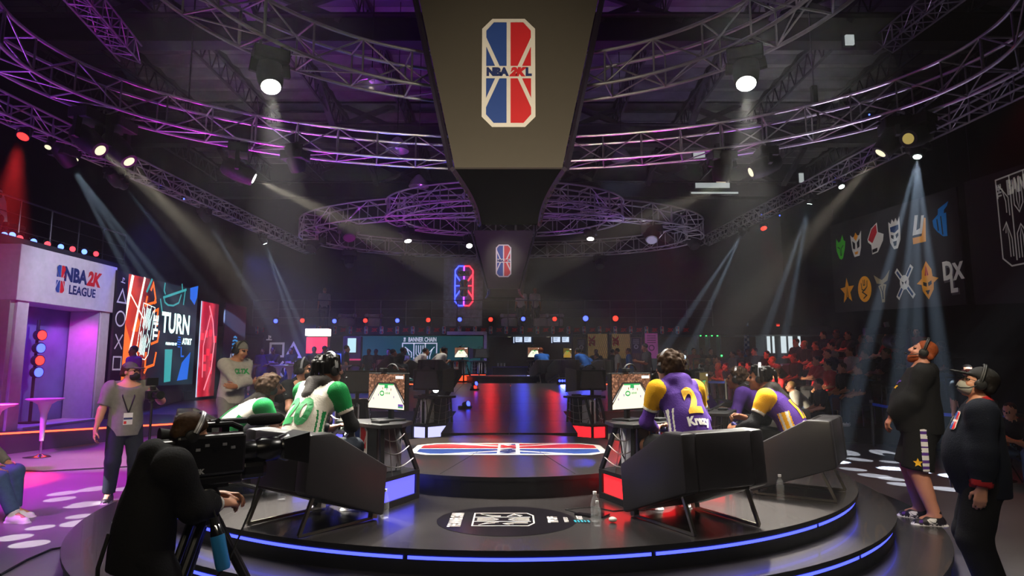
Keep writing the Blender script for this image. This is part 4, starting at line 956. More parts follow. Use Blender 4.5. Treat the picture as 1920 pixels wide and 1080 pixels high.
# ------------------------------------------------------------------ the people in front
def jersey(F, c, m):
    """0 torso 1 sleeve 2 cuff 3 side stripe 4 piping"""
    m = m.copy().astype(int); k = F.k
    for q in (1, -1):
        t = ((c - F.sh[q]) @ nrm(F.el[q] - F.sh[q])) / np.linalg.norm(F.el[q] - F.sh[q]); m[(m == 1) & (t > F.cuff - .09) & (np.linalg.norm(c - F.el[q], axis=1) < .2)] = 2
    x = (c - F.pel) @ F.T[:, 0]; y = (c - F.pel) @ F.T[:, 1]; z = (c - F.pel) @ F.T[:, 2]
    sid = (m == 0) & (np.abs(x) > .085) & (np.abs(y) < .055) & (z < .30); m[sid] = 3; m[sid & (np.abs(np.abs(y) - .03) < .012)] = 4
    return m
def loc_in(loc, rz, w): v = Matrix.Rotation(-rz, 3, 'Z') @ (Vector(w) - Vector(loc)); return (v.x, v.y, v.z)
CON_W = M('pad_white', '#dcdce0', .35); CON_P = M('pad_purple', '#35307a', .35); CON_K = M('pad_black', '#17171a', .35)
def pad(F, body, loc, rz, mat, label, off=(0, .05, -.01)):
    c = (F.wr[1] + F.wr[-1]) / 2 + np.array(off) ; d = SD()
    d.ell((0, 0, 0), (.062, .032, .020), None, .02); 
    for q in (-1, 1): d.cap((.052 * q, .0, .002), (.066 * q, -.060, -.012), .021, .015, .02); d.cap((.026 * q, -.016, .014), (.026 * q, -.016, .028), .009, None, .006, 1)
    o = sd_obj('game_controller', d, .0055, [mat, BLK]); tag(o, label, 'controller', 'game controllers in the hands of players')
    o.matrix_world = Matrix.LocRotScale(Vector(loc), Quaternion((0, 0, 1), rz), None) @ Matrix.Translation(Vector(c)) @ Matrix.Rotation(R(25), 4, 'X'); return o
SEAT = dict(pel=(0, 0, .455), feet={1: (.15, .50, .085), -1: (-.15, .46, .085)}, kpoles={1: (.25, .5, 1), -1: (-.25, .5, 1)})
def grip(F): return {q: dict(dirn=np.array((-.35 * q, .8, .15)), palm=(-.7 * q, .1, -.6), curl=.75) for q in (1, -1)}
def back_text(out, F, lines, mats, parent, w=.2):
    fr = frame(F.mid, F.T2[:, 0], F.T2[:, 2])
    for txt, size, yo, mi, kw in lines:
        vs, fs = text_mesh(txt, size, **kw); vs, fs = subdiv(vs, fs, .05); m = MB(); on_body(m, out['top_sd'], fr, [(v.x, v.y + yo) for v in vs], fs, -F.T2[:, 1], .006)
        m.build('number' if txt.isdigit() else 'name_lettering', mats[mi], parent)
JW, JG, JP, JY = cloth('jersey_white', '#e9e4d8', ns=5), cloth('jersey_green', '#0a8440', ns=5), cloth('jersey_purple', '#4f2d86', ns=5), cloth('jersey_gold', '#f0b016', ns=5)
HDK = cloth('hood_dark', '#241e1a'); NUM_G, NUM_Y, NUM_W, NUM_K = M('number_green', '#0a8440', .7), M('number_gold', '#f2b81c', .7), M('number_white', '#f0ece6', .7), M('number_black', '#141418', .7)
# --- white jersey, dreadlocks, back to us
def seated(loc, rz, label, sk, top, hair, acc, lean=30, slump=26, head=(0, 0, 0), hands=None, H=1.78, g=1.0, pants=None, shoes=(BLK, WHT), padm=CON_W, padl=None, cuff=.62, pel=None, hd=.010, handkw=None, feet=None, neckf=.35, twist=0):
    kw = dict(SEAT);
    if pel: kw['pel'] = pel
    if feet: kw['feet'] = feet
    F = Fig(H, g, lean=lean, slump=slump, head=head, hands=hands or {1: (.09, .50, .64), -1: (-.09, .50, .64)}, poles={1: (.8, -.3, -.6), -1: (-.8, -.3, -.6)}, neckf=neckf, twist=twist, **kw); F.cuff = cuff
    F, out = person(F, loc, rz, label, sk, top, pants or dict(mats=[CDJ]), shoes, hair, acc, hd, handkw=handkw or grip(F))
    if padl: pad(F, out['body'], loc, rz, padm, padl)
    return F, out
lo, rz = (-1.68, 5.0, DZ), R(-26)
F, o = seated(lo, rz, 'player with dreadlocks in white and green jersey, number 20, back to camera', SK3, dict(mats=[JW, JG, JW, JG, JW, HDK], mh=5, fn=jersey, hood=1, under=CBK, name='jersey'), ('dreads', HB), [('headset', 1)], padl='white game controller held by the player wearing number 20', head=(2, -18, 0), lean=17, slump=20, pel=(0, .03, .53))
back_text(o, F, [('20', .30, .0, 0, dict(bold=.014, sx=.80))], [NUM_G], o['body'])
# --- purple jersey, curly hair, back to us
lo, rz = (1.42, 5.0, DZ), R(12)
F, o = seated(lo, rz, 'player with curly brown hair in purple jersey with yellow 2, back to camera', SK1, dict(mats=[JP, JY, JW, JW, JP, JP], mh=5, fn=jersey, hood=1, under=CPU, name='jersey'), ('curly', HBR), [('headset', -1)], padl='game controller hidden in the hands of the purple hooded player', padm=CON_P, head=(4, 24, 0), lean=15, slump=20, pel=(0, .03, .54), twist=6, pants=dict(mats=[CBK], len=.85, loose=.02), shoes=(M('shoe_tan', '#a08468', .7), WHT))
back_text(o, F, [('2', .28, .075, 0, dict(bold=.016, sx=.88)), ('Krazy', .092, -.085, 1, dict(bold=.005, sx=.9))], [NUM_Y, NUM_W], o['body'])
# --- bearded player in profile, left
lo, rz = (-2.74, 6.0, DZ), R(-58)
F, o = seated(lo, rz, 'bearded player in white and green jersey leaning forward, in profile', SK3, dict(mats=[JW, JG, JW, JG, JG, HDK], mh=5, fn=jersey, hood=1, name='jersey'), ('afro', HBR), [('beard', HB), ('headset', -1)], lean=38, slump=18, padl='white game controller held by the bearded player', head=(6, -4, 0), hands={1: (.05, .62, .60), -1: (-.10, .60, .60)}, neckf=.3)
back_text(o, F, [('1', .28, -.02, 0, dict(bold=.02, sx=.9))], [NUM_G], o['body'])
# --- purple jersey in profile, right
lo, rz = (2.72, 6.10, DZ), R(54)
F, o = seated(lo, rz, 'player with short locs in purple jersey with gold 12, in profile by the yellow screen', SK2, dict(mats=[JP, JY, JW, JY, JW, HDK], mh=5, fn=jersey, hood=1, under=CBK, name='jersey'), ('dreads_short', HB), [('headset', 1)], lean=18, slump=22, padl='purple game controller held up by the player wearing 12', padm=CON_P, head=(4, 14, 0), hands={1: (.05, .52, .66), -1: (-.12, .54, .56)}, pants=dict(mats=[CBK]))
back_text(o, F, [('12', .26, .02, 0, dict(bold=.014, sx=.8)), ('Greeh', .10, -.13, 1, dict(bold=.004, sx=.9))], [NUM_Y, NUM_W], o['body'])
# --- curly haired purple player behind
lo, rz = (3.02, 7.45, DZ), R(58)
F, o = seated(lo, rz, 'curly haired player in purple jersey behind the player wearing 12', SK2, dict(mats=[JP, JP, JP, JY, JW, HDK], mh=5, fn=jersey, hood=1, name='jersey', sleeve=1.9), ('curly', HBR), [('headset', 0)], lean=24, slump=22, head=(4, 6, 0), hd=.012)
back_text(o, F, [('7', .24, .02, 0, dict(bold=.014, sx=.8))], [NUM_Y], o['body'])
lo, rz = (2.78, 8.85, DZ), R(62)
F, o = seated(lo, rz, 'player with gold sleeve half hidden behind the yellow screen', SK2, dict(mats=[JP, JY, JW, JY, JW, HDK], mh=5, fn=jersey, name='jersey', hood=1), ('short', HB), [('headset', 0)], lean=26, slump=22, hd=.012)
# --- masked man in black polo
lo, rz = (-2.72, 7.8, DZ), R(-112)
F, o = seated(lo, rz, 'masked man with glasses in black polo shirt seated on left of stage', SK1, dict(mats=[CBK, CBK], collar=1, vneck=.9, name='polo_shirt'), ('short', HB), [('mask', M('mask_black', '#0e0e10', .8)), ('glasses',), ('headset', 0, None, .0)], lean=12, slump=10, head=(-2, 22, 0), hands={1: (.16, .42, .52), -1: (-.12, .46, .54)}, pel=(0, -.02, .46), neckf=.1)
m = MB(); vs, fs = text_mesh('C', .04, bold=.004); on_body(m, o['top_sd'], frame(F.chest, -F.T2[:, 0], F.T2[:, 2]), [(v.x - .08, v.y) for v in vs], fs, F.T2[:, 1], .004); m.build('chest_mark', NUM_W, o['body'])

# --- large man in black hooded sweatshirt and shorts, looking up
def lettering(o, F, txt, size, x, y, mat, name='lettering', fw=1, side=None, **kw):
    vs, fs = text_mesh(txt, size, **kw); vs, fs = subdiv(vs, fs, .04); n = F.T2[:, 1] if side is None else side; xa = -F.T2[:, 0] * fw if side is None else np.cross(F.u, n)
    m = MB(); on_body(m, o['top_sd'], frame(F.chest, xa, F.T2[:, 2]), [(v.x + x, v.y + y) for v in vs], fs, n, .005); return m.build(name, mat, o['body'])
lo, rz = (4.10, 6.44, .181), R(60)
F = Fig(1.80, 1.36, lean=-3, slump=-4, head=(24, 0, 0), hands={-1: (-.13, .235, 1.03), 1: (.13, .24, 1.0)}, poles={1: (.8, -.6, -.2), -1: (-.8, -.6, -.2)}, feet={1: (.12, .05, .085), -1: (-.13, -.06, .085)}, toes={1: (.3, 1, 0), -1: (-.3, 1, 0)})
SHB = M('shoe_purple_black', '#1c1622', .5)
F, o = person(F, lo, rz, 'large bearded man in black hooded sweatshirt and shorts looking up', skin('pink', '#c98a74'), dict(mats=[CBK, CBK], sleeve=1.95, belly=.05, hood=1, inf=.022, hem=-.09, name='hooded_sweatshirt'), dict(mats=[CBK, WHT, CPU], len=.97, loose=.045, inf=.02, fn=lambda F, c, m: np.where((np.abs((c @ np.array([-1., 0, 0])) - .235) < .06) & (np.abs(c[:, 1] + .01) < .026), np.where(np.sin(c[:, 2] * 95) > .25, 2, 1), 0)), (SHB, WHT), ('buzz', HRD), [('beard', HRD), ('headset', -1, [BLK, BLK])], hd=.009, legt=1.18, handkw={q: dict(dirn=(-.1 * q, .5, -.8), palm=(.3 * -q, -.8, -.2), curl=.45) for q in (1, -1)})
m = MB(); star = [(.036 * (1 if i % 2 == 0 else .45) * math.sin(math.pi * i / 5), .036 * (1 if i % 2 == 0 else .45) * math.cos(math.pi * i / 5)) for i in range(10)]
P0 = F.hip[-1] * .22 + F.kn[-1] * .78; fr = frame(P0, (0, 1, 0), (0, 0, 1))
X = np.array([list(fr @ Vector((a * 1.25 - .065 * 0 - .03, b * 1.25, 0))) for a, b in star]); n = np.array((-1., .25, 0)); n /= np.linalg.norm(n); X = X + n * .3
for _ in range(40): X = X - n * np.clip(o['pants_sd'].field(X) - .006, -.02, .05)[:, None]
m.add([Vector(p) for p in X] + [Vector(X.mean(0))], [(10, (i + 1) % 10, i) for i in range(10)]); m.build('star_emblem', NUM_Y, o['body'])
lettering(o, F, '19', .05, .09, -.02, NUM_W if False else M('lettering_purple', '#6a3cc0', .6), 'chest_lettering', bold=.004); lettering(o, F, 'AT', .035, .10, -.07, NUM_Y, 'chest_lettering', bold=.004)
d = SD(); d.cap(F.kn[-1] * .97 + F.hip[-1] * .03, F.kn[-1] * .8 + F.an[-1] * .2, .079, .074, .01); d.cut(F.kn[-1] * .76 + F.an[-1] * .24, nrm(F.an[-1] - F.kn[-1]), F.kn[-1], .2); sd_obj('knee_sleeve', d, .012, CPU, o['body'])
for q in (1, -1):                                     # pale side panel with a dark curved tick, purple toe
    a = F.an[q]; t = F.toe[q]; n = np.cross(t, [0, 0, 1.]); n = n if n[0] < 0 else -n; sd = SD(); F.shoe(sd, q); m = MB(); fr = frame(a + t * .045 - np.array([0, 0, .048]), np.cross([0, 0, 1.], n), (0, 0, 1)); sg = 1 if np.cross([0, 0, 1.], n) @ t > 0 else -1
    def shp(pts, k, l): vs, fs = subdiv([Vector((p[0] * sg, p[1], 0)) for p in pts], [tuple(range(len(pts)))], .025); m.mat(k); on_body(m, sd, fr, [(v.x, v.y) for v in vs], fs, n, l)
    shp([(-.035, -.012), (.030, -.012), (.050, .020), (.020, .034), (-.030, .036)], 0, .003); shp([(.085, -.012), (.118, -.012), (.110, .010), (.080, .018)], 1, .003); shp([(.04, .022), (.0, -.002), (-.02, .0), (-.026, .012), (-.02, .022), (-.032, .018), (-.034, .0), (-.016, -.010), (.002, -.009)], 2, .005)
    m.build('shoe_panel', [WHT, CPU, BLK], o['body'])

# --- official in dark track jacket, cap and grey mask
lo, rz = (3.43, 4.72, 0), R(56)
JKT = cloth('track_jacket', '#0c1220'); MSK = M('mask_grey', '#9c9a90', .8)
F = Fig(1.70, 1.16, lean=-2, slump=0, head=(20, 4, 0), hands={-1: (-.27, .02, .83), 1: (.27, .03, .83)}, poles={1: (.6, -1, 0), -1: (-.6, -1, 0)}, feet={1: (.12, .0, .085), -1: (-.14, -.03, .085)})
def jk(F, c, m):
    m = m.astype(int).copy()
    for q in (1, -1): t = ((c - F.el[q]) @ nrm(F.wr[q] - F.el[q])) / np.linalg.norm(F.wr[q] - F.el[q]); m[(np.linalg.norm(c - F.wr[q], axis=1) < .10) & (t > .80)] = 2
    return m
F, o = person(F, lo, rz, 'official in dark track jacket, black cap and grey mask, at the stage corner', SK1, dict(mats=[JKT, JKT, CRD, CRD], sleeve=1.96, inf=.026, hem=-.13, belly=.045, collar=1, mc=3, fn=jk, thick=1.12, name='track_jacket'), dict(mats=[CBK], loose=.03, inf=.02), (BLK, BLK), ('short', HB), [('cap', M('cap_black', '#0c0c0e', .8)), ('mask', MSK), ('glasses',), ('headset', -1, [BLK, BLK])], hd=.009, handkw={q: dict(dirn=(0, .2, -1), palm=(-q, .0, 0), curl=.35) for q in (1, -1)})
m = MB(); n = nrm(F.T2[:, 1] * .75 - F.T2[:, 0] * .66); fr = frame(F.chest + F.u * .02, np.cross(F.u, n) * 1.0, F.u); league_logo(m, Matrix(), .062, None, idx=(0, 1, 2, 3, 2), lift=.003)
P2 = [tuple(v) for v in m.v]; X = np.array([list(fr @ Vector((-.02 + v[0], v[1], 0))) for v in P2]) + n * .3; zo = np.array([v[2] for v in P2])
for _ in range(40): X = X - n * np.clip(o['top_sd'].field(X) - .004 - zo, -.02, .05)[:, None]
m.v = [tuple(p) for p in X]; m.build('chest_emblem', LOGO_M, o['body'])
t = MB(); t.tube([tuple(F.nb + F.u * .02 + F.f * .06), tuple(F.chest + F.f * .17 + F.u * .02), tuple(F.pel + F.f * .235 + F.u * .16), tuple(F.pel + F.f * .19 - F.u * .1)], .006, 5); t.build('zip_tape', M('zip_silver', '#9a9aa0', .4, .5), o['body'])

# --- photographer in grey polo
lo, rz = (-5.03, 8.34, 0), R(-140)
F = Fig(1.76, 1.06, lean=0, slump=4, head=(2, 42, 0), hands={1: (.34, .06, .86), -1: (-.26, .34, 1.34)}, poles={1: (.8, -.6, 0), -1: (-.9, -.2, -.8)}, feet={1: (.13, .02, .085), -1: (-.15, -.05, .085)}, toes={1: (.4, 1, 0), -1: (-.4, 1, 0)})
F, o = person(F, lo, rz, 'photographer in grey polo shirt, cap and black mask holding a camera on a pole', SK1, dict(mats=[CGY, CGY], sleeve=.8, inf=.024, hem=-.12, collar=1, vneck=.6, thick=1.15, name='polo_shirt'), dict(mats=[CDJ], loose=.02), (M('shoe_dark', '#211b20', .6), WHT), ('short', HBR), [('cap', cloth('cap_grey', '#5a5a58')), ('mask', M('mask_black', '#0e0e10', .8)), ('glasses',)], hd=.011, handkw={1: dict(dirn=(.1, .1, -1), palm=(-1, 0, 0), curl=.4), -1: dict(dirn=(.6, .7, .2), palm=(.6, -.6, 0), curl=.9)})
m = MB(); c_ = F.chest + F.f * .15
m.tube([tuple(F.nb + F.r * .06 + F.u * .0), tuple(F.chest + F.r * .075 + F.f * .145), tuple(F.mid + F.f * .17 - F.u * .04)], .008, 4).tube([tuple(F.nb - F.r * .06), tuple(F.chest - F.r * .06 + F.f * .145), tuple(F.mid + F.f * .17 - F.u * .04)], .008, 4); m.build('lanyard', BLK, o['body'])
m = MB(); fr = frame(F.mid + F.f * .176 - F.u * .11, -F.r, F.u); poly_on(m, fr, [(-.052, -.075), (.052, -.075), (.052, .075), (-.052, .075)], .004); m.mat(1); poly_on(m, fr, [(-.05, -.01), (.05, -.01), (.05, .015), (-.05, .015)], .005); m.mat(2); poly_on(m, fr, [(-.045, -.065), (-.015, -.065), (-.015, -.03), (-.045, -.03)], .005); m.build('badge', [WHT, L_N, L_R], o['body'])
PHOTO_W = Matrix.LocRotScale(Vector(lo), Quaternion((0, 0, 1), rz), None) @ Vector(F.wr[-1] + np.array((.05, .09, .0)))
# --- man in light grey sweatshirt, arms folded
lo, rz = (-3.86, 8.75, .361), R(-118)
F = Fig(1.70, 1.05, lean=4, slump=8, head=(-16, 14, 0), hands={1: (-.15, .24, 1.12), -1: (.14, .26, 1.07)}, poles={1: (1, .2, -.7), -1: (-1, .2, -.7)}, neckf=.15)
F, o = person(F, lo, rz, 'man in light grey sweatshirt and beanie with folded arms behind the bearded player', SK2, dict(mats=[CLG, CLG], sleeve=1.93, inf=.018, name='sweatshirt'), dict(mats=[CGY], loose=.015), (WHT, WHT), ('short', HB), [('beanie', cloth('beanie_grey', '#7d7a74')), ('headset', -1, [BLK, BLK])], hd=.011, handkw={1: dict(dirn=(-1, .1, .1), palm=(0, -1, 0), curl=.3), -1: dict(dirn=(1, .1, .1), palm=(0, -1, 0), curl=.3)})
lettering(o, F, 'CLTX', .085, 0, .02, NUM_G, 'chest_lettering', bold=.006)
# --- camera operator
lo, rz = (-1.86, 3.36, 0), R(-48)
F = Fig(1.52, 1.10, lean=3, slump=16, head=(-26, -6, 0), hands={1: (.02, .34, .955), -1: (-.10, .38, .975)}, poles={1: (.9, -.8, -.9), -1: (-.9, -.8, -.9)}, feet={1: (.13, .06, .085), -1: (-.13, -.06, .085)}, neckf=.6, pel=(0, -.03, .79))
F, o = person(F, lo, rz, 'camera operator in black hooded jacket bent over the video camera', SK1, dict(mats=[CBK, CBK, CBK], sleeve=1.62, inf=.026, hem=-.12, hood=1, thick=1.15, name='hooded_jacket'), dict(mats=[CBK], loose=.03, inf=.018), (BLK, BLK), ('short', HBR), [('headset', 0)], hd=.009, handkw={q: dict(dirn=(-.3 * q, .9, -.1), palm=(-.5 * q, 0, -.9), curl=.55) for q in (1, -1)})
m = MB(); w = F.wr[1] * .85 + F.el[1] * .15; ax = nrm(F.wr[1] - F.el[1]); qq = Vector(ax).to_track_quat('Z', 'Y'); m.tube([Vector(w) + qq @ Vector((.037 * math.cos(a), .037 * math.sin(a), 0)) for a in np.linspace(0, 6.283, 15)[:-1]], .007, 5, True); m.build('wristband', WHT, o['body'])
m = MB(); b_ = F.pel - F.r * -.02 - F.f * .13; m.tube([tuple(b_ + np.array((.0, -.03, .05))), tuple(b_ + np.array((.02, -.07, -.1))), tuple(b_ + np.array((.0, -.06, -.32)))], .01, 5); m.build('headset_lead', RUB, o['body'])
# --- seated person cut by the frame edge
lo, rz = (-6.04, 7.25, 0), R(-86)
F = Fig(1.78, 1.0, pel=(0, -.06, .50), lean=-4, slump=4, hands={1: (.14, .28, .60), -1: (-.14, .28, .60)}, feet={1: (.12, .56, .085), -1: (-.10, .42, .085)}, kpoles={1: (.1, .5, 1), -1: (-.1, .5, 1)})
F, o = person(F, lo, rz, 'seated person in blue jeans and white sneakers at the frame edge', SK1, dict(mats=[CGY, CGY], sleeve=1.9), dict(mats=[CJN], loose=.015), (WHT, WHT), ('short', HBR), [], hd=.013)
def plain_chair(loc, rz, label, group=None):
    t = E('folding_chair', label, 'chair', loc, rz, group)
    MB().box((0, 0, .43), (.42, .42, .03)).build('seat', BLK, t, False, .008); MB().box((0, -.22, .70), (.42, .025, .22)).build('backrest', BLK, t, False, .008)
    for sx in (-1, 1):
        MB().rod((.2 * sx, -.24, .80), (.2 * sx, .2, .012), .012, n=6).build('leg', STEEL, t); MB().rod((.2 * sx, .18, .43), (.2 * sx, -.24, .012), .012, n=6).build('leg', STEEL, t)
    return t
plain_chair((-6.06, 7.25, 0), R(-86), 'black folding chair under the seated person at the frame edge')

# ------------------------------------------------------------------ left side: low stage, portal, symbol pillar, screens
PW_ = M('portal_white', '#cfcad6', .55); PG_ = M('portal_side', '#9aa8a0', .6); STG = M('side_stage_top', '#3b3844', .3, noise=.12, ns=3)
XW = -9.8
ls = E('side_stage', 'low side stage with a red glowing edge under the white portal and screens', 'stage', (-9, 14, 0))
edge = [(-13.2, 9.6), (-9.7, 12.3), (-7.86, 14.05), (-5.9, 15.86), (-5.2, 18.4), (-6.4, 24.5), (-13.2, 24.5)]
m = MB(); m.prism([(x + 9, y - 14) for x, y in edge], ((0, 0, 0), (1, 0, 0), (0, 1, 0)), .45).build('deck', [STG], ls)
for (a, b) in zip(edge[:4], edge[1:5]):
    m = MB(); m.bar((a[0] + 9.012, a[1] - 14.012, .425), (b[0] + 9.012, b[1] - 14.012, .425), .02, .03).build('light_strip', LED_R, ls)
po = E('portal', 'white illuminated walk-through portal with a league sign on its header', 'portal', (XW, 13.8, .45))
def pb(name, y0, y1, z0, z1, x0, x1, mat, bev=.01): return MB().box(((x0 + x1) / 2 - XW, (y0 + y1) / 2 - 13.8, (z0 + z1) / 2 - .45), (x1 - x0, y1 - y0, z1 - z0)).build(name, mat, po, False, bev)
pb('column', 12.42, 12.72, .45, 3.0, -10.5, XW, PW_); pb('column', 14.98, 15.3, .45, 3.0, -10.5, XW, PW_); hd_ = pb('header', 12.3, 15.36, 3.0, 4.12, -10.7, XW + .06, PW_)
pb('outer_side', 12.30, 12.41, .45, 3.0, -10.9, XW - .05, PG_)
SMK = M('smoke_backdrop', '#6a60a8', .7, noise=.35, ns=1.6); pb('back_wall', 12.4, 15.3, .45, 3.0, -10.62, -10.54, SMK, 0); pb('inner_jamb', 14.93, 14.97, .45, 3.0, -10.5, XW - .02, M('jamb_panel', '#b0a4c8', .6), 0)
pb('threshold', 12.72, 14.98, .45, .50, -10.5, XW + .1, PW_)
fr = frame((XW + .065 - XW, 0, 3.57 - .45), (0, 1, 0), (0, 0, 1)); m = MB()
m2 = MB(); f2 = fr.copy(); f2.translation = fr @ Vector((-.36, 0, 0)); league_logo(m2, f2, .30, None, lift=.004, back=False); m2.build('shield_emblem', LOGO_M, hd_)
text_on(m, fr, 'NBA', .42, (.10, .12), .004, bold=.02, sx=.86); text_on(m, fr, 'LEAGUE', .27, (.36, -.20), .004, bold=.008, sx=.92); m.mat(1); text_on(m, fr, '2K', .43, (.70, .12), .004, bold=.024, sx=.86, shear=.2); m.build('sign_lettering', [L_N, L_R], hd_)
# lights on a mast inside the portal
ml = E('light_mast', 'mast of four red and blue lamps inside the white portal', 'lamp', (-10.25, 13.62, .5))
MB().rod((0, 0, 0), (0, 0, 2.2), .03).build('pole', BLK, ml); MB().lathe([(.2, 0), (.2, .03), (.05, .04)], 16).build('base', BLK, ml)
for k, (px, py, mt) in enumerate([(90, 629, LENS_R), (90, 653, LENS_B), (90, 676, LENS_R), (82, 698, LENS_B)]):
    z = W(px, py, 13.7).z - .5; h = MB().rod((0, 0, z), (.12, -.03, z), .11, .12, 14).build('lamp_head', BLK, ml); MB().rod((.121, -.031, z), (.125, -.032, z), .10, n=14).build('lens', mt, h)
# pillar with the four button symbols
pp = E('symbol_pillar', 'tall black pillar with white triangle, circle, cross and square signs', 'sign', (XW + .12, 15.52, .45))
MB().box((-.03, 0, 1.8), (.06, .44, 3.6)).build('panel', M('pillar_black', '#17161a', .6), pp)
WSY = M('symbol_white', '#e8e6ec', .5, emit='#e8e6ec', es=.12); fr = frame((.004, 0, 0), (0, 1, 0), (0, 0, 1)); zz = lambda py: W(212, py, 15.6).z - .45
def sym(parent, fr, kind, c, r, w, mat):
    m = MB(); x, y = c
    if kind == 'triangle': stroke_on(m, fr, [(x, y + r), (x + r * .95, y - r * .8), (x - r * .95, y - r * .8)], w, .004, True)
    elif kind == 'circle': stroke_on(m, fr, circ(x, y, r, 28), w, .004, True)
    elif kind == 'cross': stroke_on(m, fr, [(x - r * .8, y - r), (x + r * .8, y + r)], w, .004); stroke_on(m, fr, [(x - r * .8, y + r), (x + r * .8, y - r)], w, .005)
    else: stroke_on(m, fr, [(x - r * .85, y - r * .85), (x + r * .85, y - r * .85), (x + r * .85, y + r * .85), (x - r * .85, y + r * .85)], w, .004, True)
    m.build(kind + '_symbol', mat, parent)
for kd, py in (('triangle', 557), ('circle', 598), ('cross', 641), ('square', 681)): sym(pp, fr, kd, (0, zz(py)), .18, .04, WSY)
m = MB(); stroke_on(m, fr, [(-.02, zz(530)), (-.02, zz(522)), (.04, zz(523)), (.04, zz(526))], .02, .004); stroke_on(m, fr, [(-.09, zz(530)), (.08, zz(531))], .02, .004); m.build('maker_mark', WSY, pp)

def panel_screen(name, label, Y0, Y1, z0, z1, base, x=XW, th=.10):
    t = E(name, label, 'screen', (x, (Y0 + Y1) / 2, z0)); w, h = Y1 - Y0, z1 - z0
    MB().box((-th / 2 - .01, 0, h / 2), (th, w + .06, h + .06)).build('cabinet', BLK, t)
    MB().box((-.3, 0, -z0 / 2 + .24 if z0 > .8 else .05), (.2, w * .9, max(.1, z0 - .48))).build('support_wall', BLK, t)
    fr = frame((0, 0, h / 2), (0, 1, 0), (0, 0, 1)); m = MB(); poly_on(m, fr, [(-w / 2, -h / 2), (w / 2, -h / 2), (w / 2, h / 2), (-w / 2, h / 2)], .001); m.build('lit_face', base, t); return t, fr, w, h
def gmat(name, cols, stops, es, vertical=False, nz=3.0):
    m = M(name, (.02, .02, .02), .5, noise=0); n = m.node_tree; b = n.nodes['Principled BSDF']; tc = n.nodes.new('ShaderNodeTexCoord'); sp = n.nodes.new('ShaderNodeSeparateXYZ'); no = n.nodes.new('ShaderNodeTexNoise'); no.inputs['Scale'].default_value = nz; no.inputs['Detail'].default_value = 5
    ad = n.nodes.new('ShaderNodeMath'); ad.operation = 'MULTIPLY_ADD'; ad.inputs[1].default_value = .35; cr = n.nodes.new('ShaderNodeValToRGB')
    n.links.new(tc.outputs['Generated'], sp.inputs[0]); n.links.new(tc.outputs['Object'], no.inputs['Vector']); n.links.new(no.outputs['Fac'], ad.inputs[0]); n.links.new(sp.outputs[2 if vertical else 1], ad.inputs[2]); n.links.new(ad.outputs[0], cr.inputs[0])
    for i, (c, s) in enumerate(zip(cols, stops)):
        e = cr.color_ramp.elements[i] if i < 2 else cr.color_ramp.elements.new(s); e.position = s; e.color = (*srgb(c), 1)
    n.links.new(cr.outputs[0], b.inputs['Emission Color']); b.inputs['Emission Strength'].default_value = es; return m
s1, fr, w, h = panel_screen('video_screen', 'large video wall with orange shapes and glowing white THE TURN lettering', 15.75, 19.5, 1.17, 4.05, gmat('screen_art_orange', ['#e2400c', '#c23208', '#2a1310', '#0a2026', '#0f2a30'], [.18, .36, .50, .62, 1.0], 1.0))
so = [GLOW('art_orange', srgb('#ff6a18'), 1.3), GLOW('art_white', srgb('#d8fffb'), 2.2), GLOW('art_teal', srgb('#3fb6b8'), .8), GLOW('art_blue', srgb('#1f6ae0'), 1.0), GLOW('art_dark', srgb('#14242a'), .6), GLOW('art_pale', srgb('#fff2e2'), 1.6)]
yy = lambda px: 9.8 * 1180 / (960 - px) - (15.75 + 19.5) / 2; zf = lambda py, px: W(px, py, 9.8 * 1180 / (960 - px)).z - 1.17 - h / 2
PX = lambda pts: [(yy(a), zf(b, a)) for a, b in pts]
m = MB(); m.mat(0)
for pts in ([(232, 600), (246, 640), (252, 720), (236, 728), (226, 720)], [(247, 620), (256, 590), (262, 606), (258, 622)], [(256, 650), (262, 640), (262, 672), (254, 672)]): poly_on(m, fr, PX(pts), .002)
for pts in ([(278, 545), (282, 532), (288, 560), (286, 570)], [(272, 555), (270, 572), (290, 566)], [(285, 585), (294, 580), (294, 612)], [(285, 645), (297, 640), (299, 620)], [(277, 660), (277, 690), (293, 684), (296, 660)], [(276, 700), (280, 690)]): stroke_on(m, fr, PX(pts), .07, .002)
m.mat(5); stroke_on(m, fr, PX([(242, 516), (232, 600)]), .11, .003); stroke_on(m, fr, PX([(265, 520), (246, 660)]), .08, .003); stroke_on(m, fr, PX([(238, 548), (268, 598)]), .04, .003); stroke_on(m, fr, PX([(256, 700), (262, 668)]), .05, .003)
m.mat(2); stroke_on(m, fr, PX([(302, 558), (345, 543)]), .07, .003); stroke_on(m, fr, PX([(343, 543), (341, 572)]), .05, .003); stroke_on(m, fr, PX([(297, 560), (302, 585)]), .05, .003); stroke_on(m, fr, PX([(304, 560), (306, 567), (312, 572), (322, 573), (332, 568), (336, 552)]), .05, .003); stroke_on(m, fr, PX([(304, 530), (303, 545), (306, 552)]), .05, .003); stroke_on(m, fr, PX([(336, 532), (338, 548)]), .05, .003); stroke_on(m, fr, PX([(279, 523), (270, 548)]), .07, .003)
poly_on(m, fr, PX([(312, 655), (326, 655), (326, 715), (314, 717)]), .002)
m.mat(3); poly_on(m, fr, PX([(352, 540), (367, 536), (366, 558), (362, 572), (353, 560)]), .002); poly_on(m, fr, PX([(338, 714), (345, 680), (360, 660), (357, 711)]), .002); stroke_on(m, fr, PX([(342, 650), (343, 668), (348, 668)]), .05, .003)
m.build('artwork', so, s1)
m = MB(); c = lambda px, py: (yy(px), zf(py, px)); a, b = c(331, 612), None
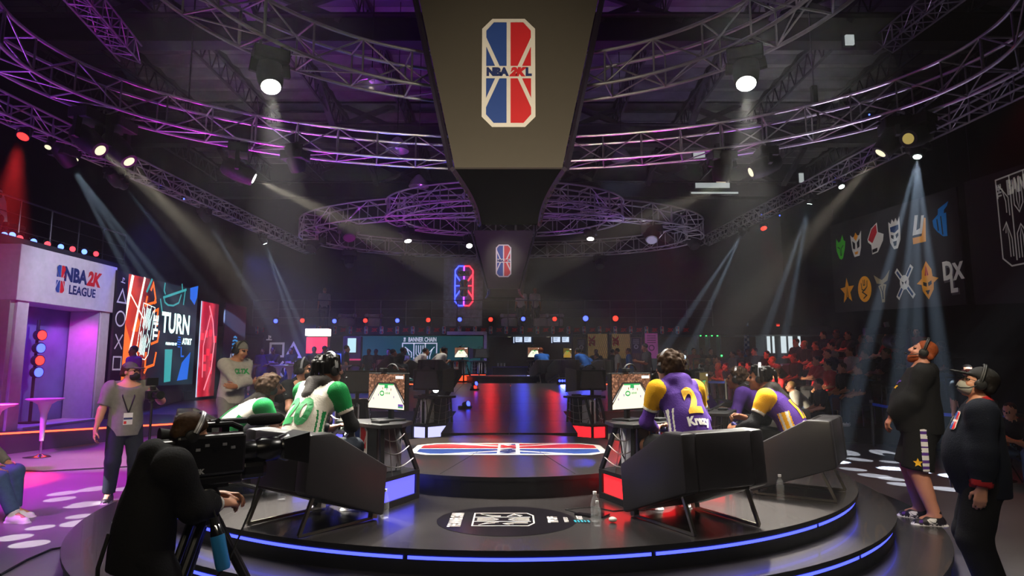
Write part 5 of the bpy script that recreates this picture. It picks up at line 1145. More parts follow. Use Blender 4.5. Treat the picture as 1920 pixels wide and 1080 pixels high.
text_on(m, fr, 'TURN', .80, (yy(330), zf(609, 330)), .006, bold=.02, sx=.72); text_on(m, Matrix(fr) @ Matrix.Translation((yy(292), zf(614, 292), 0)) @ Matrix.Rotation(R(90), 4, 'Z'), 'THE', .30, (0, 0), .006, bold=.012, sx=1.2)
text_on(m, fr, 'AT&T', .24, (yy(352), zf(641, 352)), .006, bold=.012, sx=.9); text_on(m, fr, 'PRESENTED BY', .10, (yy(323), zf(645, 323)), .006, bold=.004, sx=.9)
banner_mark(m, Matrix(fr) @ Matrix.Translation((yy(273), zf(622, 273), 0)) @ Matrix.Rotation(R(-8), 4, 'Z'), .55, 1.45, .006); m.mat(1)
for k in range(5): stroke_on(m, fr, [(yy(337) - .10 + .02 * abs(2 - k), zf(641, 337) - .14 + k * .07), (yy(337) + .12 - .02 * abs(2 - k), zf(641, 337) - .15 + k * .07)], .035, .006)
m.build('screen_lettering', [so[1], so[3]], s1)
s2, fr, w, h = panel_screen('video_screen', 'narrow video wall glowing red with a pink curved shape, right of the big screen', 19.75, 20.95, .75, 3.75, gmat('screen_art_red', ['#ff9ab0', '#d81a30', '#a80e20', '#e8384a', '#701018'], [.12, .3, .55, .8, 1.1], .9, nz=2.5))
m = MB(); m.mat(0); stroke_on(m, fr, [(-.1, -1.3), (.32, -.6), (.42, .2), (.25, .9), (-.05, 1.4)], .07, .003); stroke_on(m, fr, [(-.25, -.9), (-.3, .1), (.05, 1.1)], .05, .003); m.mat(1)
for k in range(9): a, b = rng.uniform(-.5, .35), rng.uniform(-1.2, .6); poly_on(m, fr, [(a, b), (a + .2, b), (a + .2, b + .22), (a, b + .22)], .002)
m.mat(2); poly_on(m, fr, [(-.6, -1.5), (-.56, -1.5), (-.56, 1.5), (-.6, 1.5)], .003); m.build('artwork', [GLOW('art_pink', srgb('#ff8a9a'), 1.2), GLOW('art_red', srgb('#ff3048'), 1.0), GLOW('art_ice', srgb('#9ad8ff'), 1.6)], s2)
s3 = E('sponsor_banner', 'dark hanging banner with a blue striped globe and white lettering', 'banner', (-9.75, 22.2, .46)); MB().box((-.03, 0, 1.7), (.05, 1.7, 3.4)).build('cloth', M('banner_navy', '#141a33', .7), s3)
fr = frame((.0, 0, 0), (0, 1, 0), (0, 0, 1)); m = MB(); zc = W(425, 648, 22).z - .46
for k in range(6): y = -.30 + k * .12; hw = math.sqrt(max(.02, .36 ** 2 - y * y)) * .75; stroke_on(m, fr, [(-hw * .8 , zc + y - .02), (0, zc + y + .02), (hw, zc + y - .02)], .06, .004)
m.build('globe_emblem', GLOW('globe_blue', srgb('#2f9be8'), .7), s3); m = MB(); text_on(m, fr, 'AT&T', .34, (0, W(425, 671, 22).z - .46), .004, bold=.015, sx=.85); m.build('banner_lettering', M('lettering_white', '#f0eef4', .5, emit='#f0eef4', es=.25), s3)
# dark wall with big symbols facing us
s4 = E('symbol_wall', 'dark display wall with large white square, triangle, cross and circle signs', 'sign', (-8.6, 25.2, floor_z(25))); x4 = lambda px: (px - 960) / 1180 * 25.4 * .985 + 8.6; z4 = lambda py: W(540, py, 25.2).z - floor_z(25)
MB().box(((x4(492) + x4(588)) / 2, .04, 1.35), (x4(588) - x4(492), .08, 2.7)).build('panel', M('wall_charcoal', '#221f28', .7), s4); fr = frame((0, -.003, 0), (1, 0, 0), (0, 0, 1))
for kd, px, py in (('square', 518, 656), ('triangle', 549, 658), ('cross', 520, 692), ('circle', 549, 692)): sym(s4, fr, kd, (x4(px), z4(py)), .30, .085, WSY)
m = MB(); stroke_on(m, fr, [(x4(502), z4(637)), (x4(502), z4(630)), (x4(505), z4(631)), (x4(505), z4(634))], .05, .004); stroke_on(m, fr, [(x4(497), z4(637)), (x4(508), z4(637))], .05, .004); m.build('maker_mark', WSY, s4)

# ------------------------------------------------------------------ railings, balconies
RAIL = M('rail_steel', '#5c5a62', .4, .8)
def railing(name, label, a, b, n, z0, h=1.05, mids=3, group=None):
    a = Vector(a); b = Vector(b); t = E(name, label, 'railing', (a.x, a.y, z0), 0, group); d = b - a
    for i in range(n + 1): p = d * i / n; MB().rod(p, p + Vector((0, 0, h)), .022, n=6).build('post', RAIL, t)
    MB().rod((0, 0, h), d + Vector((0, 0, h)), .024, n=6).build('top_rail', RAIL, t)
    for k in range(1, mids): MB().rod((0, 0, h * k / mids), d + Vector((0, 0, h * k / mids)), .012, n=5).build('mid_rail', RAIL, t)
    return t
BAL = M('balcony_fascia', '#2b2733', .7); BY = 26.6; bz = W(960, 608, BY).z
sb = ST(MB().box((0, (BY + 31) / 2, bz - .26), (27, 31 - BY, .36)).build('trim_20', BAL)); sb['label'] = 'long dark balcony slab across the back wall'
m = MB(); mm_ = None
for k in range(30):
    px = 482 + k * 29.2; p = W(px, 619, BY)
    if k * 29.2 + 482 > 1290: break
    fr = frame((p.x, BY - .004, p.z), (1, 0, 0), (0, 0, 1)); m = MB(); league_logo(m, fr, .15, None, lift=.004); o = m.build('shield_sticker', LOGO_M, sb)
    fr = frame((p.x + .34, BY - .004, p.z), (1, 0, 0), (0, 0, 1)); m = MB(); text_on(m, fr, '2K', .20, (0, 0), .004, bold=.01, shear=.2); m.build('fascia_lettering', L_R, sb)
railing('balcony_railing', 'thin steel railing along the back balcony', (-11, BY + .05, bz - .08), (8.5, BY + .05, bz - .08), 18, bz - .08, 1.1)
def par(p, dirn, label, lens, r=.09, group=None, ln=.18, yoke=True):
    """short can lamp on a bracket"""
    t = E('par_lamp', label, 'lamp', p, 0, group); d = Vector(dirn).normalized()
    MB().rod(-d * ln, d * 0, r * .85, r, 14).build('can', BLK, t, True); MB().rod(d * .001, d * .006, r * .86, n=16).build('lens', lens, t)
    if yoke: MB().tube([(r * 1.15, 0, 0), (r * 1.15, 0, r * 1.3), (0, 0, r * 1.6), (-r * 1.15, 0, r * 1.3), (-r * 1.15, 0, 0)], r * .12, 5).build('bracket', BLK, t)
    return t
ORD = ['first', 'second', 'third', 'fourth', 'fifth', 'sixth', 'seventh', 'eighth', 'ninth', 'tenth']
for px, py, c in [(517, 602, 'b'), (567, 601, 'r'), (627, 602, 'b'), (685, 601, 'r'), (745, 601, 'b'), (803, 600, 'r'), (862, 599, 'b'), (920, 599, 'r'), (981, 598, 'b'), (1040, 598, 'r'), (1098, 597, 'b'), (1154, 597, 'r')]:
    p = W(px, py, BY - .25); par(p, (0, -1, -.08), '%s %s lamp from the left along the balcony rail' % (ORD[int((px - 500) // 110)], 'red' if c == 'r' else 'blue'), LENS_R if c == 'r' else LENS_B, .10 if px < 1090 else .13, 'red lamps on the balcony rail' if c == 'r' else 'blue lamps on the balcony rail')
    MB().rod((0, .02, 0), (0, .30, bz - .08 + 1.1 / 3 - p.z), .014, n=5).build('rail_clamp', STEEL, [o for o in C.objects if o.name.startswith('par_lamp') and o.parent is None][-1])
    l = bpy.data.lights.new('balcony_lamp_light', 'SPOT'); l.energy = 45 if px < 1090 else 90; l.color = RED if c == 'r' else BLUE; l.spot_size = R(70); l.spot_blend = 1; l.shadow_soft_size = .09
    o = bpy.data.objects.new('balcony_lamp_light', l); C.objects.link(o); o.location = p + Vector((0, -.08, 0)); aim(o, (0, -1, -.16)); o['kind'] = 'helper'
# shield sign of light tubes on a shimmering panel
sg = E('shield_sign', 'blue and red light tube shield sign on a shimmering balcony panel', 'sign', Vector((W(868, 608, BY + 1.6).x, BY + 1.6, bz - .08))); w1 = (W(906, 540, BY + 1.6).x - W(832, 540, BY + 1.6).x); h1 = W(868, 484, BY + 1.6).z - sg.location.z
SHM = M('shimmer_panel', '#9aa0b4', .25, .6, noise=.45, ns=5, bump=.8, bs=5); MB().box((0, .04, h1 / 2), (w1, .06, h1)).build('panel', SHM, sg)
NB_, NR_, NP_ = GLOW('tube_blue', (.03, .05, 1), 4.5), GLOW('tube_red', (1, .02, .04), 4.0), GLOW('tube_violet', (.4, .05, 1), 3.5)
c0 = W(870, 536, BY + 1.6) - sg.location; W2 = .40; H2 = .90
for sx, mt in ((-1, NB_), (1, NR_)):
    T = lambda pts: [(c0.x + p[0] * sx * W2, -.03, c0.z + p[1] * H2) for p in pts]
    MB().tube(T([(.05, 1), (.6, 1), (1, .78), (1, .6), (.45, .25)]), .03, 5).build('light_tube', mt, sg); MB().tube(T([(1, .55), (1, -.55)]), .03, 5).build('light_tube', mt, sg); MB().tube(T([(.05, -1), (.6, -1), (1, -.78), (1, -.6), (.45, -.25)]), .03, 5).build('light_tube', mt, sg); MB().tube(T([(.45, 0), (1.05, 0)]), .026, 5).build('light_tube', mt, sg)
MB().tube([(c0.x, -.03, c0.z - H2), (c0.x, -.03, c0.z + H2)], .035, 5).build('light_tube', NP_, sg)
fr = frame((c0.x, -.08, c0.z - .11), (1, 0, 0), (0, 0, 1)); m = MB(); league_logo(m, fr, .37, None, lift=.006); m.build('shield_emblem', LOGO_M, sg)
fr = frame((c0.x, -.08, c0.z + .55), (1, 0, 0), (0, 0, 1)); m = MB(); m.mat(0); poly_on(m, fr, [(-.27, -.12), (.27, -.12), (.25, .12), (-.25, .12)], .002); m.mat(3); text_on(m, fr, 'NBA', .17, (-.10, .03), .006, bold=.01); text_on(m, fr, 'LEAGUE', .07, (0, -.08), .006, bold=.004); m.mat(2); text_on(m, fr, '2K', .17, (.15, .03), .006, bold=.01); m.build('sign_plate', LOGO_M, sg)
# white lounge seats on the balcony
for px, py in ((955, 606), (1012, 606), (1040, 606), (650, 606), (700, 606)):
    p = W(px, py, BY + 1.0); p.z = bz - .13; t = E('lounge_armchair', {955: 'white rounded lounge armchair on the balcony, right of the shield sign', 1012: 'white rounded lounge armchair on the balcony under the standing pair', 1040: 'white rounded lounge armchair on the balcony, farthest right', 650: 'dim white lounge armchair on the balcony, farthest left', 700: 'dim white lounge armchair on the balcony, second from left'}[px], 'chair', p, 0, 'white lounge armchairs on the balcony'); MB().lathe([(.34, .05), (.36, .2), (.36, .42), (.30, .45)], 16).build('seat', WHT, t, True); MB().tube([(.34 * math.cos(a), .34 * math.sin(a), .58) for a in np.linspace(.2, 2.94, 12)], [.10] * 12, 6).build('backrest', WHT, t, True)
# wall under the balcony
UW = ST(MB().box((0, 29.0, 1.95), (27, .2, 2.7)).build('wall_under_balcony', M('tan_wall', '#6e6250', .7))); UW.name = 'wall_rear_lower'
for px in (650, 730, 865, 955, 1028, 1118): p = W(px, 626, 28.4); spot('downlight', p, p + Vector((0, .35, -2)), 22, WARM, 95, .8, .05); t = E('downlight', 'small recessed warm downlight under the balcony, %s from the left' % ORD[[650, 730, 865, 955, 1028, 1118].index(px)], 'lamp', (p.x, p.y, bz - .445), 0, 'downlights under the balcony'); MB().lathe([(.10, -.01), (.10, .01), (.07, .012)], 12).build('ring', WHT, t); MB().rod((0, 0, -.012), (0, 0, -.011), .065, n=12).build('lens', LENS_Y, t)
# green tournament wall
BYG = 26.2; g0 = W(676, 630, BYG); g1 = W(905, 705, BYG); gw = E('tournament_wall', 'wide green backdrop wall with white banner lettering and maze-line mark', 'screen', ((g0.x + g1.x) / 2, BYG, floor_z(BYG))); ww = g1.x - g0.x; hh = g0.z - floor_z(BYG)
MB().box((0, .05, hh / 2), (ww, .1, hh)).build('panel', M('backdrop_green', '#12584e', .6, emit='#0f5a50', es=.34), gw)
MB().bar((ww * .5 - 1.5, .05, hh + .12), (ww * .5 + .12, .05, hh + .12), .12, .14).bar((ww * .5 + .10, .05, 0), (ww * .5 + .10, .05, hh + .18), .12, .12).build('frame_edge', WHT, gw)
fr = frame((0, -.003, 0), (1, 0, 0), (0, 0, 1)); LWG = M('lettering_glow', '#f2f4f2', .5, emit='#f2f4f2', es=.5); xg = lambda px: W(px, 640, BYG).x - gw.location.x; zg = lambda py: W(790, py, BYG).z - floor_z(BYG)
m = MB(); text_on(m, fr, 'BANNER CHAIN', .26, (xg(792), zg(637)), .004, bold=.006, sx=.62); text_on(m, Matrix(fr) @ Matrix.Translation((xg(759), zg(637), 0)) @ Matrix.Rotation(R(90), 4, 'Z'), 'THE', .10, (0, 0), .004, bold=.006); m.build('wall_lettering', LWG, gw)
m = MB(); banner_mark(m, Matrix(fr) @ Matrix.Translation((xg(787), zg(676), 0)), xg(819) - xg(755), zg(645) - zg(710), .004); m.build('maze_line_mark', LWG, gw)
# wall televisions
for px, lab in ((980, 'wall television under the balcony, nearer the green wall'), (1051, 'wall television under the balcony, beside the wire cage')):
    p = W(px, 634, 28.7); t = E('television', lab, 'television', p); MB().box((0, 0, 0), (.98, .06, .55)).build('bezel', BLK, t); fr = frame((0, -.032, 0), (1, 0, 0), (0, 0, 1)); m = MB(); m.mat(2); poly_on(m, fr, [(-.46, -.25), (.46, -.25), (.46, .25), (-.46, .25)], .001); m.mat(0)
    for a in (-.18, .22):
        poly_on(m, fr, [(a - .15, -.18), (a + .16, -.18), (a + .16, .2), (a - .15, .2)], .002); m.mat(1)
        for k in range(5): poly_on(m, fr, [(a - .12, -.12 + k * .06), (a + .02 + .02 * (k % 3), -.12 + k * .06), (a + .02 + .02 * (k % 3), -.10 + k * .06), (a - .12, -.10 + k * .06)], .003)
        m.mat(0)
    poly_on(m, fr, [(-.42, -.22), (-.38, -.22), (-.38, .22), (-.42, .22)], .002); m.build('picture', [GLOW('tv_white', srgb('#c8d8f0'), 1.2), GLOW('tv_grey', srgb('#7088a8'), .7), GLOW('tv_dark', srgb('#122038'), .5)], t)
# dark bar table with cups
p = W(958, 700, 27.0); p.z = floor_z(27); t = E('bar_table', 'dark draped bar table with cups between the far teams', 'table', p); MB().box((0, 0, .5), (1.5, .7, 1.0)).build('skirt', M('drape_navy', '#16162a', .8), t, False, .02); MB().box((0, 0, 1.02), (1.6, .8, .04)).build('table_top', M('bar_top', '#4a4690', .4), t)
for k in range(3): tag(MB().lathe([(.03, 0), (.04, .14), (.036, .14), (.028, .01)], 10).build('cup', WHT, None, True, loc=(p.x - .55 + .14 * k, p.y - .1, p.z + 1.04)), 'pale cup standing on the dark bar table, %s from the left' % ORD[k], 'cup', 'cups on the bar table')
# wire cage with posters
cg = E('wire_cage', 'chain-link cage of steel posts with posters at the back right', 'cage', (W(1140, 680, 26.2).x, 26.2, floor_z(26))); xc = lambda px: W(px, 650, 26.2).x - cg.location.x; zc_ = lambda py: W(1140, py, 26.2).z - floor_z(26)
for px in (1073, 1142, 1205): MB().rod((xc(px), 0, 0), (xc(px), 0, zc_(620)), .035, n=8).build('post', STEEL, cg)
for z in (.3, zc_(624)): MB().rod((xc(1073), 0, z), (xc(1205), 0, z), .022, n=6).build('rail', STEEL, cg)
m = MB(); n_ = 34
for k in range(n_): a = xc(1073) + (xc(1205) - xc(1073)) * k / n_; q = (xc(1205) - xc(1073)) / n_ * 8; m.bar((a, 0, .3), (min(a + q, xc(1205)), 0, .3 + (zc_(624) - .3) * min(1, (xc(1205) - a) / q)), .008, .008).bar((a, .004, zc_(624)), (min(a + q, xc(1205)), .004, zc_(624) - (zc_(624) - .3) * min(1, (xc(1205) - a) / q)), .008, .008)
o = m.build('wire_mesh', STEEL, cg); o['kind'] = 'stuff'
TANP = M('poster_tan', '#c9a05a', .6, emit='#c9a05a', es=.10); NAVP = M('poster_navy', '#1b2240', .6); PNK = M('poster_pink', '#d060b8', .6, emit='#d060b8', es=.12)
def poster(px0, px1, py0, py1, Y, mat, lab, txt=None, tcol=None, mark=False):
    a = W(px0, py0, Y); b = W(px1, py1, Y); t = E('poster', lab, 'poster', ((a.x + b.x) / 2, Y, b.z)); w, h = b.x - a.x, a.z - b.z; MB().box((0, 0, h / 2), (w, .03, h)).build('sheet', mat, t)
    fr = frame((0, -.017, 0), (1, 0, 0), (0, 0, 1)); m = MB()
    if txt: text_on(m, Matrix(fr) @ Matrix.Translation((-w * .28, h * .7, 0)) @ Matrix.Rotation(R(90), 4, 'Z'), txt, w * .42, (0, 0), .004, bold=.02)
    if mark:
        for k in range(4): stroke_on(m, fr, [(-w * .35, h * (.9 - .09 * k)), (w * .35, h * (.9 - .09 * k))], h * .03, .004)
        stroke_on(m, fr, circ(0, h * .42, w * .2, 18), .04, .004, True)
    if m.v: m.build('print', tcol or L_N, t)
    for sx in (-1, 1): MB().rod((w * .45 * sx, .02, 0), (w * .45 * sx, .02, floor_z(Y) - b.z), .012, n=5).build('stand_leg', STEEL, t)
    return t
poster(1102, 1139, 626, 672, 26.5, TANP, 'tan poster with red lettering, left of the two in the wire cage', '2K', L_R); poster(1147, 1182, 626, 672, 26.5, TANP, 'tan poster with a pale curve, right of the two in the wire cage', '2K', L_R)
poster(1082, 1098, 636, 662, 26.0, NAVP, 'navy notice with white lines left of the tan posters', None, M('print_pale', '#b8bcd0', .6), True); poster(1184, 1201, 634, 662, 26.0, NAVP, 'navy notice with a white ring right of the tan posters', None, M('print_pale', '#b8bcd0', .6), True)
poster(1209, 1234, 625, 672, 25.6, PNK, 'tall pink roll-up banner right of the wire cage', None, M('print_plum', '#7a2a70', .6), True)
# walk-through detectors
for px in (1318, 1339):
    p = W(px, 690, 27.5); t = E('metal_detector', 'grey walk-through metal detector gate with green lamps, %s of the pair' % ('left' if px < 1330 else 'right'), 'gate', (p.x, 27.5, floor_z(27)), 0, 'walk-through detector gates'); hz_ = W(px, 624, 27.5).z - floor_z(27); m0 = GREYP
    for sx in (-1, 1): MB().box((.24 * sx, 0, hz_ / 2), (.09, .45, hz_)).build('side_panel', m0, t, False, .02); MB().ball((.12 * sx, -.24, hz_ - .13), .035, 8, 5).build('green_lamp', GLOW('lamp_green', (.05, 1, .15), 4), t)
    MB().box((0, 0, hz_ + .08), (.58, .45, .18)).build('header', m0, t, False, .02); MB().ball((.27, -.24, hz_ * .6), .04, 8, 5).build('green_lamp', GLOW('lamp_green', (.05, 1, .15), 4), t)
# daylit doors at the back right
DLT = GLOW('daylight_pane', (.78, .90, .95), .85); dw = W(1470, 640, 28.0)
for i, (px0, px1) in enumerate([(1437, 1445), (1447, 1453), (1463, 1475), (1477, 1487), (1495, 1502)]):
    a = W(px0, 617, 28.0); b = W(px1, 662, 28.0); o = ST(MB().box(((a.x + b.x) / 2, 28.0, (a.z + b.z) / 2), (b.x - a.x, .03, a.z - b.z)).build('glow_panel_%d' % (20 + i), DLT))
a = W(1418, 612, 28.1); b = W(1506, 690, 28.1); do_ = ST(MB().box(((a.x + b.x) / 2, 28.14, (a.z + b.z) / 2), (b.x - a.x, .06, a.z - b.z)).build('door_1', M('door_frame', '#3a3c3c', .6)))
a = W(1418, 618, 27.8); b = W(1436, 668, 27.8); ST(MB().box(((a.x + b.x) / 2, 27.9, (a.z + b.z) / 2), (b.x - a.x, .06, a.z - b.z)).build('door_2', M('door_grey', '#8a9696', .6, emit='#8a9696', es=.05)))
ex = W(1459, 611, 27.8); t = E('exit_sign', 'small red glowing exit sign above the back doors', 'sign', ex); MB().box((0, .03, 0), (.16, .05, .22)).build('box', BLK, t); m = MB(); text_on(m, frame((0, 0, 0), (1, 0, 0), (0, 0, 1)), 'EXIT', .09, (0, 0), .002, bold=.004, sx=.7); m.build('letters', GLOW('exit_red', (1, .05, .03), 2.5), t); MB().box((0, .004, 0), (.15, .002, .2)).build('face', GLOW('exit_face', (1, .05, .03), .25), t)
fl = W(1398, 690, 26.8); t = E('feather_flag', 'pale blue checked feather flag standing left of the back doors', 'flag', (fl.x, 26.8, floor_z(26.8))); fh = W(1398, 603, 26.8).z - floor_z(26.8)
MB().rod((.22, 0, 0), (.22, 0, fh), .015, n=6).build('pole', STEEL, t); CHK = M('flag_check', '#8aa8d8', .8); n = CHK.node_tree; ck = n.nodes.new('ShaderNodeTexChecker'); ck.inputs['Scale'].default_value = 9; ck.inputs[1].default_value = (.5, .62, .85, 1); ck.inputs[2].default_value = (.12, .2, .5, 1); tc = n.nodes.new('ShaderNodeTexCoord'); n.links.new(tc.outputs['Object'], ck.inputs[0]); n.links.new(ck.outputs[0], n.nodes['Principled BSDF'].inputs['Base Color'])
MB().prism([(-.12, .7), (.20, .7), (.20, fh), (.14, fh - .1), (.0, fh * .75)], ((0, -.01, 0), (1, 0, 0), (0, 0, 1)), -.006).build('cloth', CHK, t)
MB().lathe([(.25, 0), (.25, .02), (.03, .03)], 14, (.22, 0, 0)).build('base', BLK, t)
# ------------------------------------------------------------------ banners on the right wall, emblems as plain marks
RB = M('banner_black', '#37363a', .75, noise=.05); XR = 11.0
def wall_banner(name, label, Y0, Y1, z00, z01, z10, z11):
    t = E(name, label, 'banner', (XR, Y1, 0)); vs = [(0, Y0 - Y1, z00), (0, 0, z10), (0, 0, z11), (0, Y0 - Y1, z01)]; MB().add([(v[0], v[1], v[2]) for v in vs] + [(.04, v[1], v[2]) for v in vs], [(0, 1, 2, 3)[::-1], (4, 5, 6, 7), (0, 4, 5, 1)[::-1], (1, 5, 6, 2)[::-1], (2, 6, 7, 3)[::-1], (3, 7, 4, 0)[::-1]]).build('cloth', RB, t)
    for y in (Y0 - Y1 + .2, -.2): MB().rod((.02, y, max(z01, z11)), (.02, y, 10.955), .01, n=5).build('suspension_cable', STEEL, t)
    return t
YA = lambda px: XR * 1180 / (px - 960)
zA = lambda px, py: W(px, py, YA(px)).z
wb = wall_banner('team_banner', 'black wall banner with two rows of six colourful team emblems', YA(1816), YA(1568), zA(1816, 571), zA(1816, 350), zA(1568, 586), zA(1568, 424))
wb2 = wall_banner('tournament_banner', 'black wall banner with white maze-line mark at the right frame edge', YA(2150), YA(1832), zA(2150, 560), zA(2150, 250), zA(1832, 571), zA(1832, 342))
def emb(col, es=.10): return M('emblem_' + col, '#' + col, .6, emit='#' + col, es=es, noise=0)
EW, EG, EO, ER, EB, EN, EK, ET = emb('d8d4cc'), emb('46c81e'), emb('e89a1e'), emb('b01824'), emb('1f70b8'), emb('223a66'), emb('151416', .02), emb('9a8a68')
def at_emb(px, py, s): return frame((-.012 , YA(px) - YA(1568), zA(px, py)), (0, -1, 0), (0, 0, 1)), s
def embl(px, py, name, layers, s=.5):
    fr, s = at_emb(px, py, s); m = MB(); ms = []
    for i, (mt, kind, pts, *w) in enumerate(layers):
        if mt not in ms: ms.append(mt)
        m.mat(ms.index(mt)); s_ = s * .74; q = [(p[0] * s_, p[1] * s_) for p in pts]
        if kind == 'f': poly_on(m, fr, q, .003 + .003 * i)
        elif kind == 'l': stroke_on(m, fr, q, w[0] * s_, .003 + .003 * i)
        else: stroke_on(m, fr, q, w[0] * s_, .003 + .003 * i, True)
    m.build(name, ms, wb)
mir = lambda pts: [(-x, y) for x, y in pts]
embl(1587, 464, 'emblem_green', [(EG, 'f', [(-.7, .3), (-.62, .85), (-.3, .45), (0, .5), (.35, 1.0), (.5, .5), (.75, .35), (.6, -.2), (.25, -.9), (0, -1), (-.3, -.85), (-.65, -.2)]), (EK, 'l', [(-.45, .1), (-.1, -.1), (-.05, -.7)], .08), (EK, 'l', [(.45, .1), (.1, -.1), (.05, -.7)], .08)], .56)
embl(1617, 457, 'emblem_crowned_shield', [(EW, 'f', [(-.75, .8), (-.45, .55), (0, .62), (.45, .55), (.75, .85), (.6, -.4), (.35, -.95), (-.35, -.95), (-.6, -.4)]), (EO, 'f', [(-.3, .5), (0, .85), (.3, .5), (0, .2)]), (EK, 'f', [(-.5, .3), (-.12, .05), (-.15, -.4), (-.45, -.3)]), (EK, 'f', [(.5, .3), (.45, -.3), (.15, -.4), (.12, .05)]), (EO, 'f', [(-.25, -.6), (.25, -.6), (.15, -.8), (-.15, -.8)])], .58)
embl(1654, 447, 'emblem_red_pinwheel', [(EW, 'f', [(.3, 1), (-.4, .75), (-.9, .1), (-.85, -.1), (-.5, -.35), (-.45, -1), (.2, -.95), (.85, -.3), (.95, .1), (.35, .35)]), (ER, 'f', [(.2, .9), (-.35, .68), (-.82, .05), (-.35, -.25), (.25, .35)]), (EK, 'f', [(-.4, -.9), (.15, -.88), (.2, -.65), (-.4, -.68)])], .62)
embl(1692, 438, 'emblem_king_mask', [(EW, 'f', [(-.6, .9), (-.35, .7), (-.2, 1), (0, .75), (.2, 1), (.35, .7), (.6, 1), (.6, .2), (.55, -.5), (.2, -1), (-.2, -1), (-.55, -.5), (-.6, .2)]), (EN, 'f', [(-.45, .5), (.45, .5), (.42, .2), (0, .05), (-.42, .2)]), (EK, 'f', [(-.4, .0), (-.1, -.1), (-.15, -.35), (-.4, -.2)]), (EK, 'f', [(.4, .0), (.4, -.2), (.15, -.35), (.1, -.1)]), (EK, 'f', [(-.2, -.5), (.2, -.5), (.12, -.8), (-.12, -.8)])], .60)
embl(1738, 429, 'emblem_letter_slab', [(EW, 'f', [(-.6, -.3), (-.25, .9), (.05, .85), (-.2, -.05), (.15, .0), (.35, .75), (.6, .7), (.3, -.35)]), (EO, 'f', [(-.6, -.85), (-.6, -.45), (.25, -.5), (.6, .55), (.75, .5), (.6, -.9)])], .60)
embl(1782, 415, 'emblem_blue_blade', [(EB, 'f', [(-.7, .2), (-.2, .45), (-.15, .75), (.75, 1), (.6, .75), (.35, .6), (.3, .4), (.5, .4), (.45, -.95), (.1, -.9), (-.35, -.55), (-.65, -.2)]), (RB, 'l', [(-.3, .2), (-.25, -.5)], .1), (RB, 'l', [(.05, .3), (.1, -.8)], .1)], .60)
star5 = [((1 if i % 2 == 0 else .42) * math.sin(math.pi * i / 5), (1 if i % 2 == 0 else .42) * math.cos(math.pi * i / 5)) for i in range(10)]
embl(1594, 546, 'emblem_star', [(EO, 'f', star5), (EK, 'l', [(-.1, -.5), (0, .3), (.15, -.5)], .1)], .60)
embl(1627, 542, 'emblem_gold_disc', [(EO, 'f', circ(0, 0, .9, 24, .98)), (EK, 'l', [(-.4, .5), (-.35, .0), (0, -.1), (.35, .15), (.4, .6)], .09), (EK, 'l', [(.3, .1), (-.3, -.2), (.25, -.5), (-.2, -.7)], .1), (EK, 'l', [(-.1, .7), (-.1, .3), (.1, .3), (.1, .7)], .08)], .56)
embl(1661, 538, 'emblem_antlers', [(ET, 'f', [(-.1, .2), (-.6, .3), (-.9, .9), (-.35, .6), (0, .45), (.35, .6), (.9, 1.0), (.6, .35), (.1, .2), (.45, .1), (.25, -.3), (.15, -1), (-.15, -1), (-.25, -.3), (-.45, .1)]), (EK, 'l', [(-.2, .05), (-.05, -.3), (-.05, -.8)], .08), (EK, 'l', [(.2, .05), (.05, -.3), (.05, -.8)], .08)], .62)
embl(1704, 531, 'emblem_crossed_blades', [(EW, 'l', [(-.75, .85), (.75, -.85)], .34), (EW, 'l', [(.75, .9), (-.75, -.8)], .34), (EN, 'l', [(-.65, .75), (.65, -.75)], .16), (EN, 'l', [(.65, .8), (-.65, -.7)], .16), (EW, 'f', circ(0, .05, .42, 16)), (EK, 'f', [(-.25, .15), (-.05, .05), (-.15, -.1)]), (EK, 'f', [(.25, .15), (.15, -.1), (.05, .05)])], .66)
embl(1747, 527, 'emblem_gold_helmet', [(EO, 'f', [(-.9, -.05), (-.45, .2), (-.4, .6), (0, 1.1), (.4, .6), (.45, .2), (.9, .05), (.5, -.15), (.45, -.5), (0, -1), (-.45, -.5), (-.5, -.15)]), (EK, 'f', [(-.35, .0), (-.05, -.1), (-.08, -.3), (-.35, -.2)]), (EK, 'f', [(.35, .0), (.35, -.2), (.08, -.3), (.05, -.1)]), (EK, 'f', [(-.2, -.5), (.2, -.5), (0, -.75)]), (ER, 'l', [(-.1, .3), (0, .8), (.1, .3)], .12)], .66)
fr, s = at_emb(1796, 519, 1); m = MB(); text_on(m, fr, 'D', .62, (-.17, .16), .004, bold=.03, sx=.8); text_on(m, fr, 'X', .55, (.2, .1), .004, bold=.03, sx=.8); text_on(m, fr, 'L', .55, (.0, -.2), .004, bold=.03, sx=.9); m.mat(1); text_on(m, fr, 'D', .62, (-.14, .12), .002, bold=.05, sx=.8); text_on(m, fr, 'L', .55, (.04, -.24), .002, bold=.05, sx=.9); m.build('emblem_letters', [EW, GREYP], wb)
fr = frame((-.012, YA(1935) - YA(1832), zA(1935, 408)), (0, -1, 0), (0, 0, 1)); m = MB(); banner_mark(m, fr, 1.15, 2.0, .004); m.build('maze_line_mark', EW, wb2)
fr = frame((-.012, YA(1947) - YA(1832), zA(1947, 343)), (0, -1, 0), (0, 0, 1)); m = MB(); text_on(m, fr, 'BANNER', .42, (.05, 0), .004, bold=.03, sx=.6); text_on(m, Matrix(fr) @ Matrix.Translation((-.66, 0, 0)) @ Matrix.Rotation(R(90), 4, 'Z'), 'THE', .17, (0, 0), .004, bold=.01); m.build('banner_lettering', EW, wb2)

